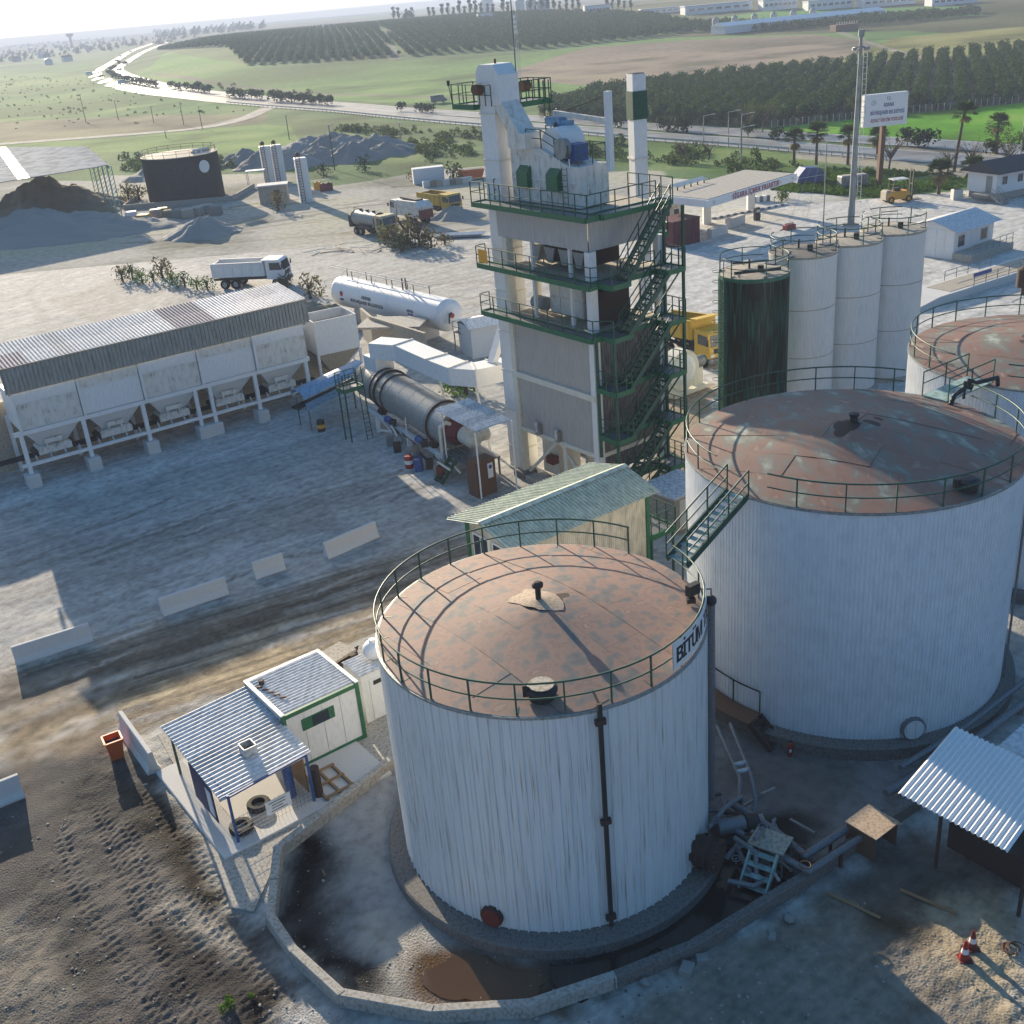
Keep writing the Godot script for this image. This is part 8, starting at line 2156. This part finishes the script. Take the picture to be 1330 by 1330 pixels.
func build_green() -> void:
	# orchard across the highway: the largest 300 as trees, the rest as one mass
	var poly := px_poly([[690, 150], [760, 125], [860, 112], [1040, 92], [1180, 80], [1330, 67], [1440, 60], [1440, 122], [1330, 134], [1180, 146], [1030, 163], [1000, 167], [860, 161], [740, 154]])
	var tr := rows_in(poly, -0.38, 4.3, 2.4, 5)
	tr.sort_custom(func(a, b): return a.origin.length_squared() < b.origin.length_squared())
	var oc := crown_mesh(3.7, 1.95, 300, 0.34, 3, 11, 0.9); var ot := trunk_mesh(3.6, 0.18, 4).mesh()
	var first: Node3D = null
	for k in mini(300, tr.size()):
		var q: Transform3D = tr[k]
		var t := tree("orchard_tree", "dark green citrus tree in the dense orchard beyond the highway", "tree", q.origin, oc, ot, M.leaf_orchard, q.basis.get_scale().x * 0.9, q.basis.get_euler().y, "citrus trees of the near orchard")
	if tr.size() > 300: mass("orchard_rows", "dense rows of citrus trees farther back in the orchard", "orchard", oc, M.leaf_orchard, tr.slice(300).map(func(q): return Transform3D(q.basis * 0.9, q.origin)))
	# far orchards on the rise
	var fc := crown_mesh(3.0, 1.8, 80, 0.55, 6, 7, 0.85)
	var fr := []
	for pl in [[[203, 66], [215, 63], [300, 46], [420, 34], [485, 30], [500, 48], [512, 74], [420, 80], [320, 85], [308, 74], [296, 61]], [[490, 29], [600, 22], [700, 18], [800, 18], [860, 24], [905, 36], [860, 48], [700, 64], [520, 74], [508, 50]], [[860, 33], [1000, 33], [1100, 27], [1200, 20], [1270, 16], [1275, 22], [1150, 33], [1000, 42], [860, 44]]]:
		fr.append_array(rows_in(px_poly(pl), 0.12, 5.6, 2.9, 11))
	mass("hill_orchard", "far rows of grey green orchard trees on the rise", "orchard", fc, M.leaf_orchard, fr)
	# bushes in the middle of the highway
	rng.seed = 12
	var bc := [crown_mesh(2.6, 1.9, 170, 0.4, 21, 7), crown_mesh(2.3, 2.2, 170, 0.4, 22, 7)]
	var bt := trunk_mesh(1.6, 0.1, 5).mesh()
	var near_mid := []
	var n := 0
	for q in [[1335, 205], [1290, 200], [1205, 193], [1192, 192], [1178, 191], [1010, 183], [972, 178], [888, 173], [880, 172], [870, 171], [862, 170], [802, 166], [772, 160], [560, 147], [553, 147], [546, 146], [521, 145], [426, 137], [418, 136], [410, 136], [403, 135], [396, 135], [389, 135], [380, 134], [372, 133], [364, 133], [357, 132], [338, 130], [327, 129], [318, 129], [311, 128], [303, 127], [272, 122], [265, 121], [258, 120], [250, 119], [242, 118], [233, 117], [224, 116], [202, 114], [195, 113], [188, 112], [181, 111], [174, 110], [168, 109], [162, 107], [156, 105], [150, 102], [146, 100], [142, 97], [145, 94], [150, 90], [156, 85]]:
		var far: bool = q[0] < 460
		tree("median_bush", "round dark bush on the highway median " + ("near the junction slip road" if q[0] < 460 and q[0] > 290 else "along the far bend" if far else "opposite the green field" if q[0] > 950 else "behind the tower"), "bush", GT(q[0], q[1]), bc[n % 2], bt, M.leaf_bush, rng.randf_range(0.85, 1.2) * (1.25 if far else 1.0), rng.randf() * 6.0, "bushes on the highway median")
		n += 1
	# scrub on the banks and verges
	var scrub := crown_mesh(1.1, 1.0, 60, 0.24, 31, 5)
	var sc := []
	rng.seed = 33
	var spread := func(px: Array, cnt: int, s0: float, s1: float) -> Array:
		var o := []
		var pl := px_poly(px)
		var lo := Vector2(1e9, 1e9); var hi := -lo
		for p in pl:
			lo = lo.min(p); hi = hi.max(p)
		for k in cnt:
			var p := Vector2(rng.randf_range(lo.x, hi.x), rng.randf_range(lo.y, hi.y))
			if nz.get_noise_2d(p.x * 1.4, p.y * 1.4) < rng.randf_range(-0.25, 0.2) or not Geometry2D.is_point_in_polygon(p, pl): continue
			var s := rng.randf_range(s0, s1)
			o.append(Transform3D(Basis(Vector3.UP, rng.randf() * 6.0).scaled(V(s, s * rng.randf_range(0.6, 1.1), s)), V(p.x, land(p.x, p.y) - 0.1, p.y)))
		return o
	sc = spread.call([[400, 165], [560, 172], [700, 180], [860, 190], [1000, 205], [1050, 222], [1020, 232], [860, 215], [700, 212], [560, 212], [520, 185]], 2600, 0.5, 1.6)
	sc.append_array(spread.call([[-20, 100], [120, 100], [200, 130], [340, 145], [200, 160], [-20, 170]], 2400, 0.35, 0.9))
	sc.append_array(spread.call([[150, 205], [340, 205], [330, 222], [150, 226]], 300, 0.7, 1.8))
	sc.append_array(spread.call([[165, 100], [200, 92], [330, 112], [500, 126], [640, 135], [640, 140], [430, 128], [260, 118]], 600, 0.5, 1.6))
	mass("bank_scrub", "low olive scrub scattered over the highway banks", "scrub", scrub, M.leaf_olive, sc)
	var gs: Array = spread.call([[1000, 248], [1030, 226], [1090, 215], [1240, 232], [1290, 240], [1250, 256], [1180, 252], [1130, 258], [1060, 252]], 5200, 0.25, 0.6)
	mass("verge_grass", "lush green weeds on the verge under the palms", "grass", scrub, M.leaf_bright, gs)
	var fg := []
	for q in [[300, 1310, 0.5], [291, 1316, 0.45], [296, 1304, 0.4], [328, 1296, 0.3]]: fg.append(q)
	var wi := 0
	for q in fg:
		var p := G(q[0], q[1])
		tree("weed_tuft", ["bright green weed tuft on the dark soil", "second bright weed tuft touching the first", "small weed tuft behind the pair", "sparse weed tuft on the track edge"][wi], "weed", p + V(0, near_height(p.x, p.z) - 0.05, 0), crown_mesh(0.7, 0.5, 130, 0.1, 40 + wi, 6), MB.new().tube(Vector3.ZERO, V(0, 0.3, 0), 0.02, 5).mesh(), M.leaf_bright, q[2], wi)
		wi += 1
	# shrubs in the yard
	var sh := [[160, 366, 1.5, "dry"], [172, 362, 1.6, "olive"], [185, 368, 1.3, "bright"], [200, 366, 1.3, "olive"], [212, 361, 1.9, "dry"], [224, 370, 1.3, "bright"], [240, 373, 1.4, "olive"], [256, 376, 1.3, "bright"], [270, 377, 1.2, "olive"], [370, 372, 1.4, "olive"], [372, 378, 1.3, "dry"], [512, 322, 2.6, "dry"], [530, 318, 2.8, "dry"], [546, 320, 2.6, "dry"], [500, 318, 2.0, "olive"], [522, 326, 2.0, "olive"], [560, 322, 1.7, "dry"], [578, 318, 1.5, "dry"], [404, 388, 2.0, "dry"], [606, 512, 2.0, "bright"], [596, 508, 1.7, "bright"], [586, 502, 1.4, "olive"], [168, 262, 2.6, "dry"], [182, 260, 2.4, "dry"], [362, 274, 2.2, "dry"], [420, 228, 2.0, "bush"], [474, 222, 2.2, "bush"], [540, 235, 2.2, "dry"], [590, 235, 2.4, "bush"], [1015, 262, 1.4, "olive"], [1020, 258, 1.3, "bright"]]
	var kinds := {"dry": [M.leaf_dry, "dry brown shrub"], "olive": [M.leaf_olive, "olive green shrub"], "bright": [M.leaf_bright, "bright green shrub"], "bush": [M.leaf_bush, "dark green shrub"]}
	var where := {0: "on the weedy island behind the bins", 9: "beside the parked white tipper truck", 11: "among the scrap before the tanker", 18: "on the bank above the bins", 19: "behind the dryer drum", 22: "beside the lattice posts", 24: "by the block shed", 25: "at the back track edge", 29: "at the striped kerb"}
	var wh := ""
	var sm := [crown_mesh(1.1, 0.9, 220, 0.11, 51, 9, 1.2), crown_mesh(1.0, 1.0, 220, 0.11, 52, 9)]
	for k in sh.size():
		if where.has(k): wh = where[k]
		var q: Array = sh[k]
		var kd: Array = kinds[q[3]]
		tree("yard_shrub", kd[1] + " " + wh, "shrub", G(q[0], q[1]), sm[k % 2], bt, kd[0], q[2], k * 1.3, "%ss %s" % [kd[1], wh])
	# bare and leafing trees by the verge
	for q in [[970, 172, 7.5, "leafless", "purple grey leafless tree by the highway lamp"], [990, 172, 7.0, "olive", "rust tinged tree next to the leafless one"], [1154, 222, 6.5, "leafless", "thin leafless tree behind the sign post"], [1306, 224, 7.0, "olive", "olive and yellow tree behind the guard house"], [1230, 226, 5.0, "leafless", "small bare tree by the leaning palm"], [1258, 222, 5.5, "leafless", "bare tree before the median bushes"], [920, 208, 4.0, "leafless", "bare shrub tree near the fuel canopy"], [886, 210, 4.5, "leafless", "grey bare tree behind the fuel office"]]:
		var t := thing("verge_tree", q[4], "tree", G(q[0], q[1]))
		rng.seed = int(q[0])
		var mb := MB.new().tube(V(0, -0.2, 0), V(0.2, q[2] * 0.3, 0), 0.16, 6, 0.11)
		var tw := MB.new()
		for k in 26:
			var a := rng.randf() * TAU
			var s := V(0.2, q[2] * rng.randf_range(0.22, 0.4), 0)
			var m1: Vector3 = s + V(cos(a), rng.randf_range(0.8, 1.6), sin(a)) * q[2] * 0.16
			var e: Vector3 = m1 + V(cos(a) + rng.randf_range(-0.5, 0.5), rng.randf_range(0.5, 1.5), sin(a) + rng.randf_range(-0.5, 0.5)) * q[2] * 0.18
			mb.tube(s, m1, 0.06, 4, 0.035, false); mb.tube(m1, e, 0.035, 4, 0.012, false)
			leaves(tw, e, V(1, 1, 1) * q[2] * 0.12, 26 if q[3] == "olive" else 14, 0.16 if q[3] == "olive" else 0.07, 0.0)
		part(mb, "trunk", M.bark, t)
		part(tw.mesh(true), "crown", M.leaf_olive if q[3] == "olive" else M.leaf_dry, t)
	# palms
	for q in [[1031, 214, 170, 0.0, "fan palm standing beside its twin near the fuel canopy"], [1060, 214, 162, 0.0, "fan palm between its twin and the lamp mast"], [1101, 214, 165, 0.0, "fan palm half hidden by the lamp mast"], [1139, 205, 168, 0.0, "fan palm hidden behind the sign post"], [1239, 223, 135, 0.06, "tall leaning fan palm beside the highway"], [1293, 200, 150, 0.0, "upright fan palm before the green field"], [1219, 252, 210, 0.0, "short fan palm with drooping dry skirt by the forklift"], [1262, 232, 216, 0.0, "low fan palm next to the guard house"]]:
		var p := G(q[0], q[1])
		var h := maxf(1.5, height_at(q[0] + (10 if q[3] > 0 else 0), q[2], p) - 1.2)
		var t := thing("fan_palm", q[4], "palm", p, rng.randf() * 6.0)
		rng.seed = int(q[0]) + 7
		var lean := V(q[3] * h * 1.6, 0, 0).rotated(Vector3.UP, -t.rotation.y)
		var mb := MB.new()
		for k in 8: mb.tube(lean * pow(k / 8.0, 1.3) + V(0, h * k / 8.0 - 0.1, 0), lean * pow((k + 1) / 8.0, 1.3) + V(0, h * (k + 1) / 8.0, 0), 0.26 - 0.012 * k, 8, 0.25 - 0.012 * k, false)
		part(mb, "trunk", M.bark, t)
		var top := lean + V(0, h, 0)
		for pass_ in 2:
			var fm := MB.new()
			for k in 36 if pass_ == 0 else 7:
				var a := rng.randf() * TAU
				var el := rng.randf_range(-0.3, 1.3) if pass_ == 0 else rng.randf_range(-1.3, -0.7)
				var d := V(cos(a) * cos(el), sin(el), sin(a) * cos(el))
				var stem := top + d * rng.randf_range(0.7, 1.1)
				fm.bar(top, stem, 0.03)
				var sx := d.cross(Vector3.UP).normalized(); var sy := sx.cross(d)
				for j in 11:
					var g := (j - 5) * 0.26
					var e := (d * cos(g) + sx * sin(g)).normalized()
					var l := rng.randf_range(1.0, 1.4) if pass_ == 0 else rng.randf_range(0.7, 1.0)
					var b := rng.randf_range(0.7, 1.4)
					fm.tint = Color(b, b, b)
					var w := e.cross(sy).normalized() * 0.085
					fm.quad(stem - w * 0.4, stem + w * 0.4, stem + e * l * 0.6 + w, stem + e * l * 0.6 - w)
					fm.tri(stem + e * l * 0.6 - w, stem + e * l * 0.6 + w, stem + e * l - V(0, 0.22, 0))
			part(fm.mesh(true), "crown" if pass_ == 0 else "dry_skirt", M.leaf_palm if pass_ == 0 else M.palm_dry, t)

# ---------------------------------------------------------------- highway and far things
func smooth_line(px: Array, n := 8) -> Array:
	var p := px.map(func(q): return GT(q[0], q[1]))
	var o := []
	for k in p.size() - 1:
		var a: Vector3 = p[maxi(k - 1, 0)]; var b: Vector3 = p[k]; var c: Vector3 = p[k + 1]; var d: Vector3 = p[mini(k + 2, p.size() - 1)]
		for j in n: o.append(b.cubic_interpolate(c, a, d, float(j) / n))
	o.append(p[-1])
	return o
func ribbon(line: Array, off: float, w: float, y: float, dash := 0) -> MB:
	var mb := MB.new()
	var L := []; var R := []
	for k in line.size():
		var d: Vector3 = ((line[mini(k + 1, line.size() - 1)] - line[maxi(k - 1, 0)]) * V(1, 0, 1)).normalized()
		var s := d.cross(Vector3.UP)
		for e in 2:
			var p: Vector3 = line[k] + s * (off + (w * 0.5 if e else -w * 0.5))
			p.y = land(p.x, p.z) + y
			if e: R.append(p)
			else: L.append(p)
	for k in line.size() - 1:
		if dash and (k / dash) % 2: continue
		mb.quad(L[k], R[k], R[k + 1], L[k + 1])
		if mb.n[-1].y < 0: for j in 4: mb.n[mb.n.size() - 1 - j] *= -1.0
	return mb
func build_far() -> void:
	var near_l := smooth_line([[1420, 232], [1283, 212], [1180, 203], [1066, 195], [960, 186], [850, 178.6], [752, 169.5], [623, 160], [520, 151], [450, 144], [355, 137], [270, 128.6], [186, 118], [140, 107], [124, 95], [149, 79.5], [176, 64.3], [200, 56]])
	var far_l := smooth_line([[1420, 204], [1330, 196], [1211, 187], [1012, 176], [850, 165.8], [755, 158.5], [620, 150], [520, 143], [450, 137], [338, 128], [237, 116.7], [175, 103], [152, 91.3], [166, 80], [198, 62.6], [216, 55]])
	var road := mat("road", lin(0.24, 0.235, 0.225), 0.42, 0.0, T.soft, Vector3(0.02, 0.02, 0.02))
	struct(ribbon(near_l, 0.0, 9.5, 0.1), "road", road)
	struct(ribbon(far_l, 0.0, 8.5, 0.1), "road", road)
	for q in [[near_l, 4.2], [near_l, -4.2], [far_l, 3.7], [far_l, -3.7]]: struct(ribbon(q[0], q[1], 0.22, 0.125), "road_marking", M.paint_line)
	struct(ribbon(smooth_line([[-60, 192], [0, 188], [120, 179], [250, 168], [310, 157], [345, 143], [362, 139]]), 0.0, 5.5, 0.07), "road", mat("slip_road", lin(0.36, 0.33, 0.29), 1.0, 0.0, T.soft, Vector3(0.03, 0.03, 0.03)))
	# guard rail on the near side
	var gr := thing("guard_rail", "long galvanised guard rail along the near highway edge", "guard rail")
	var gl := []
	for k in near_l.size():
		var d: Vector3 = ((near_l[mini(k + 1, near_l.size() - 1)] - near_l[maxi(k - 1, 0)]) * V(1, 0, 1)).normalized()
		var s := d.cross(Vector3.UP)
		gl.append(near_l[k] + s * (5.4 if (near_l[k] + s).length() < (near_l[k] - s).length() else -5.4))
	for k in range(16, 84): part(MB.new().bar(gl[k] + V(0, 0.75, 0), gl[k + 1] + V(0, 0.75, 0), 0.1, 0.35), "rail", M.galv, gr)
	for k in range(16, 84):
		var m := int((gl[k + 1] - gl[k]).length() / 4.0) + 1
		for j in m:
			var p: Vector3 = gl[k].lerp(gl[k + 1], float(j) / m)
			part(MB.new().bar(p, p + V(0, 0.75, 0), 0.14), "post", M.galv_dull, gr)
	# vehicles

	for q in [[117, 98, 0.3, "white box van at the outer bend of the highway", true, M.white_clean], [160, 110, 0.3, "white delivery van on the near carriageway bend", true, M.white_clean], [133, 101, 0.3, "small dark car behind the white van", false, M.dark], [156, 92, 1.2, "grey car on the far carriageway bend", false, M.galv_dull], [163, 84, 1.2, "dark van following on the far carriageway", true, M.pipe_grey], [152, 80, 1.1, "brown car coming round the bend", false, M.rust_dark], [158, 74, 1.1, "silver car farther up the highway", false, M.galv], [170, 68, 1.1, "white car far up the highway", false, M.white_clean], [570, 134, 0.2, "dark pickup parked beyond the highway", true, M.pipe_grey]]:
		car(q[3], GT(q[0], q[1]) + V(0, 0.12, 0), q[2], q[5], q[4], "vehicles on the highway" if q[0] < 500 else "")
	# lamp posts and poles along the road
	var lp := [[112, 160, 122, "timber pole leaning by the slip road"], [200, 160, 138, "timber pole on the grassy slope"], [154, 156, 130, "timber pole on the grass slope between two others"], [239, 163, 133, "timber pole near the slip road"], [263, 168, 138, "timber pole at the slip road end"], [216, 180, 170, "short timber pole by the field path"], [376, 182, 150, "timber pole beside the spoil heaps"], [435, 222, 162, "thin pole by the hedge"], [522, 190, 160, "lamp pole on the highway bank"], [963, 200, 148, "double armed lamp post at the junction"], [946, 190, 145, "curved lamp post at the junction"], [914, 190, 150, "curved lamp post before the orchard"], [1324, 215, 135, "lamp post behind the guard house"], [962, 218, 165, "thin dark pole behind the fuel canopy"]]
	for q in lp:
		var p := GT(q[0], q[1])
		var h := height_at(q[0], q[2], p)
		var t := thing("lamp_post" if q[0] > 500 else "utility_pole", q[3], "pole", p)
		part(MB.new().tube(V(0, -0.2, 0), V(0, h, 0), 0.12, 6, 0.08), "shaft", M.galv_dull if q[0] > 500 else M.bark, t)
		part(MB.new().bar(V(0, h - 0.1, 0), V(1.8 if q[0] > 900 else 0.8, h + 0.1, 0), 0.08).box(V(1.9 if q[0] > 900 else 0.0, h + 0.1, 0), V(0.7, 0.12, 0.25)), "arm", M.galv, t)
	# field fence posts before the orchard
	var fe := thing("field_fence", "line of pale concrete posts with wires before the orchard", "fence")
	var pv := Vector3.ZERO
	for k in 44:
		var p := GT(1002 + k * 8.0, 167 - k * 0.83)
		part(MB.new().bar(p, p + V(0, 1.5, 0), 0.1), "post", M.concrete_pale, fe)
		if k > 0: part(MB.new().bar(pv + V(0, 1.4, 0), p + V(0, 1.4, 0), 0.03).bar(pv + V(0, 1.0, 0), p + V(0, 1.0, 0), 0.03), "wire", M.galv_dull, fe)
		pv = p
	# skyline: cypresses and pines
	var cy := crown_mesh(9.0, 1.6, 120, 0.8, 71, 10, 1.6); var pn := crown_mesh(9.0, 3.8, 150, 1.0, 72, 10); var tk := trunk_mesh(8.0, 0.3, 9).mesh()
	rng.seed = 91
	for q in [[512, 26, 0], [519, 26, 0], [528, 25, 1], [535, 24, 1], [558, 23, 0], [564, 23, 0], [575, 22, 0], [583, 22, 0], [590, 21, 0], [598, 21, 0], [604, 21, 0], [611, 20, 0], [618, 20, 0], [626, 20, 0], [634, 19, 0], [641, 19, 0], [654, 18, 0], [660, 18, 0], [690, 17, 0], [697, 16, 0], [704, 16, 0], [712, 16, 0], [720, 15, 0], [728, 15, 0], [736, 15, 0], [744, 14, 0], [752, 14, 0], [790, 13, 0], [796, 13, 0], [803, 13, 0], [811, 13, 0], [820, 13, 0]]:
		var p := GT(q[0], q[1] + 4)
		tree("skyline_tree", ("dark cypress" if q[2] == 0 else "broad pine") + " standing on the ridge skyline " + ("before the grain silos" if q[0] > 640 else "at the ridge end"), "tree", p, pn if q[2] else cy, tk, M.leaf_orchard, rng.randf_range(1.0, 1.7) * p.length() / 1000.0, rng.randf() * 6.0, "skyline trees on the ridge")
	# village and trees on the hazy plain
	var vt := []
	for k in 900:
		var q := Vector2(rng.randf_range(-60, 330), rng.randf_range(50, 84))
		if q.y > 84 - q.x * 0.12 or rng.randf() < 0.3: continue
		var p := GT(q.x, q.y)
		if p.length() < 500: continue
		var s := rng.randf_range(0.5, 1.1)
		vt.append(Transform3D(Basis().scaled(V(s, s * rng.randf_range(0.6, 1.2), s)), p))
	for k in 500:
		var p := GT(rng.randf_range(200, 520), rng.randf_range(38, 58))
		if p.length() < 2200: continue
		var s := rng.randf_range(0.8, 2.0)
		vt.append(Transform3D(Basis().scaled(V(s, s, s)), p))
	mass("plain_trees", "hazy belt of trees over the distant plain", "woodland", pn, M.leaf_orchard, vt)
	rng.seed = 17
	var hl := ["white house", "low barn", "pale house", "grey shed", "cream house", "tin roofed barn", "white villa", "long shed", "brick house", "pale workshop"]
	var hp := [[22, 80], [58, 75], [40, 66], [98, 68], [12, 70], [76, 62], [116, 64], [64, 84], [30, 58], [88, 80]]
	for k in 10:
		var p := GT(hp[k][0], hp[k][1])
		var t := thing("village_house", hl[k] + " among trees on the hazy plain by the highway", "house", p, rng.randf() * 3.0, "houses on the plain")
		var w := rng.randf_range(9, 17)
		part(MB.new().box(V(0, 2.5, 0), V(w, 5, 8)), "wall", M.white if k % 2 else M.cream_wall, t)
		part(MB.new().extrude(PackedVector2Array([Vector2(-4.6, 5.0), Vector2(4.6, 5.0), Vector2(0, 6.8)]), V(-w / 2 - 0.3, 0, 0), V(0, 0, 1), V(0, 1, 0), V(w + 0.6, 0, 0)), "roof", M.rust if k % 3 == 0 else M.galv_pale, t)
	var wt := thing("water_tower", "mushroom water tower rising from the hazy plain", "tower", GT(94, 62))
	var hw := height_at(94, 43, wt.position)
	part(MB.new().tube(Vector3.ZERO, V(0, hw * 0.8, 0), 3.2, 12, 2.6), "stem", M.concrete, wt)
	part(MB.new().lathe(V(0, hw * 0.72, 0), [Vector2(3, 0), Vector2(8, hw * 0.14), Vector2(8, hw * 0.26), Vector2(0, hw * 0.3)], 16), "bowl", M.concrete, wt)
	# works on the ridge
	for q in [[790, 14, 3, "steel grain silo with cone roof on the ridge"], [803, 14, 1, "second steel grain silo with cone roof on the ridge"], [818, 14, 2, "grain silo nearest to the works hall on the ridge"], [663, 17, 0, "pair of pale silos beside the ridge pines"]]:
		var p := GT(q[0] - 110 if q[0] > 700 else q[0], q[1] + 3)
		p = GT(q[0] - 112 if q[0] > 700 else q[0] - 30, 18)
		var t := thing("grain_silo", q[3].replace("nearest to", "beside"), "silo", p, 0.0, "grain silos on the ridge")
		var s := p.length() / 1000.0
		part(MB.new().lathe(Vector3.ZERO, [Vector2(5.5 * s, 0), Vector2(5.5 * s, 10 * s)], 20), "shell", M.galv_pale, t)
		part(MB.new().lathe(Vector3.ZERO, [Vector2(5.7 * s, 10 * s), Vector2(0.6 * s, 13.5 * s), Vector2(0, 13.6 * s)], 20), "roof", M.galv, t)
	for q in [[775, 11, 34, 11, 14, "pale works hall with flat roof on the ridge"], [860, 9, 60, 6, 18, "long low white hall on the ridge"], [930, 8, 90, 10, 24, "wide white factory hall at the field top"], [1010, 5, 46, 12, 20, "grey factory block at the field top"], [1075, 4, 60, 11, 20, "white factory hall with tower beyond the field"], [1150, 0, 70, 10, 20, "pale factory hall beyond the green field"], [630, 19, 20, 8, 12, "small white works block among ridge cypresses"], [1235, -2, 60, 9, 20, "low white hall at the horizon edge"]]:
		var p := GT(q[0], q[1] + 8)
		var s := p.length() / 1000.0 * 0.62
		var t := thing("factory_hall", q[5], "building", p, 0.1)
		part(MB.new().box(V(0, q[3] * s / 2, 0), V(q[2] * s, q[3] * s, q[4] * s)), "wall", M.white_clean, t)
		part(MB.new().cbox(V(0, q[3] * s + 0.3 * s, 0), V(q[2] * s * 1.02, 0.8 * s, q[4] * s * 1.04), 0.2 * s), "roof", M.galv, t)
		for k in 7: part(MB.new().box(V((k - 3) * q[2] * s / 7.5, q[3] * s * 0.55, q[4] * s / 2 + 0.1), V(q[2] * s / 12.0, q[3] * s * 0.25, 0.2)), "window", M.glass, t)
	# poultry sheds in the fields
	for k in 6:
		var p := GT(975 + k * 25, 40 - k * 2.6)
		var t := thing("poultry_shed", ["first", "second", "third", "fourth", "fifth", "last"][k] + " long white shed of the row starting at the orchard edge", "shed", p, 0.42, "white sheds in the fields")
		part(MB.new().box(V(0, 1.6, 0), V(38, 3.2, 11)), "wall", M.white_clean, t)
		part(MB.new().extrude(PackedVector2Array([Vector2(-6, 3.2), Vector2(6, 3.2), Vector2(0, 4.8)]), V(-19.5, 0, 0), V(0, 0, 1), V(0, 1, 0), V(39, 0, 0)), "roof", M.white_clean, t)
		part(MB.new().lathe(V(-14, 0, -9), [Vector2(1.6, 0), Vector2(1.6, 6), Vector2(0, 7.6)], 12), "feed_bin", M.galv_dull, t)
	var fb := thing("brick_ruin", "unfinished brick building at the end of the earth track", "building", GT(1096, 40), 0.2)
	fb.scale = Vector3.ONE * 0.6
	part(MB.new().box(V(0, 2.2, 0), V(18, 4.4, 9)), "wall", M.rust, fb)
	for k in 9: part(MB.new().box(V(-8 + k * 2, 5.4, 4.2), V(0.6, 2.0, 0.6)), "column", M.concrete, fb)
	# lattice mast far behind the tower
	var lm := thing("lattice_mast", "thin lattice radio mast in the ploughed field behind the tower", "mast", GT(674, 100))
	var mh := height_at(673, 18, lm.position)
	var mb := MB.new()
	for e in [V(-0.9, 0, 0), V(0.9, 0, 0), V(0, 0, 1.2)]: mb.bar(e, e * 0.5 + V(0, mh, 0), 0.12)
	for k in 26: mb.bar(V(-0.9 + 0.017 * k, mh * k / 26.0, 0), V(0.9 - 0.017 * k, mh * (k + 1) / 26.0, 0), 0.07)
	part(mb, "lattice", M.galv, lm)
	for k in 4: part(MB.new().tube(V(0, mh * (0.72 + k * 0.08), 0.7), V(0, mh * (0.72 + k * 0.08), 1.0), 0.6, 12), "dish", M.white_clean, lm)

func _ready() -> void:
	var pitch := deg_to_rad(25.07); var roll := deg_to_rad(-5.0)
	cam_f = Vector3(0, -sin(pitch), -cos(pitch))
	var up0 := Vector3(0, cos(pitch), -sin(pitch))
	cam_r = Vector3.RIGHT * cos(roll) + up0 * sin(roll)
	cam_u = -Vector3.RIGHT * sin(roll) + up0 * cos(roll)
	# camera
	var cam := Camera3D.new()
	cam.name = "camera"
	cam.fov = rad_to_deg(2.0 * atan(665.0 / FOC))
	cam.near = 0.5; cam.far = 9000.0
	add_child(cam)
	cam.transform = Transform3D(Basis(cam_r, cam_u, -cam_f), Vector3(0, CAMH, 0))
	cam.current = true
	# sky, haze and exposure
	var we := WorldEnvironment.new()
	we.name = "environment"
	var e := Environment.new()
	e.background_mode = Environment.BG_SKY
	var sk := ProceduralSkyMaterial.new()
	sk.sky_top_color = lin(0.046, 0.13, 0.265)
	sk.sky_horizon_color = lin(0.23, 0.33, 0.42)
	sk.sky_curve = 0.06
	sk.ground_bottom_color = lin(0.2, 0.19, 0.17)
	sk.ground_horizon_color = lin(0.6, 0.62, 0.64)
	sk.sun_angle_max = 70.0
	sk.sun_curve = 0.35
	var sky := Sky.new()
	sky.sky_material = sk
	e.sky = sky
	e.tonemap_mode = Environment.TONE_MAPPER_LINEAR
	e.tonemap_exposure = 2.1
	e.fog_enabled = true
	e.fog_density = 0.00038
	e.fog_light_color = Color(0.86, 0.91, 1.0)
	e.sdfgi_enabled = true; e.ssao_enabled = true; e.ssil_enabled = true
	we.environment = e
	add_child(we)
	# the low sun behind and to one side
	var sun := DirectionalLight3D.new()
	sun.name = "sun"
	sun.light_energy = 1.6
	sun.light_color = Color(1.0, 0.935, 0.83)
	sun.light_angular_distance = 0.5
	sun.shadow_enabled = true
	add_child(sun)
	var az := deg_to_rad(25.0)
	var dir := Vector3(sin(az), -SUN_TAN, cos(az)).normalized()
	sun.basis = Basis.looking_at(dir, Vector3.UP)
	nz.seed = 4; nz.frequency = 0.05; nz.fractal_octaves = 3
	nz2.seed = 9; nz2.frequency = 0.05; nz2.fractal_octaves = 3
	make_materials()
	build_near()
	build_land()
	build_tanks()
	build_bund()
	build_tower(); build_cabin(); build_bins(); build_dryer(); build_gas_tank()
	build_front(); build_silos()
	build_back_yard(); build_forecourt()
	build_far()
	build_green()
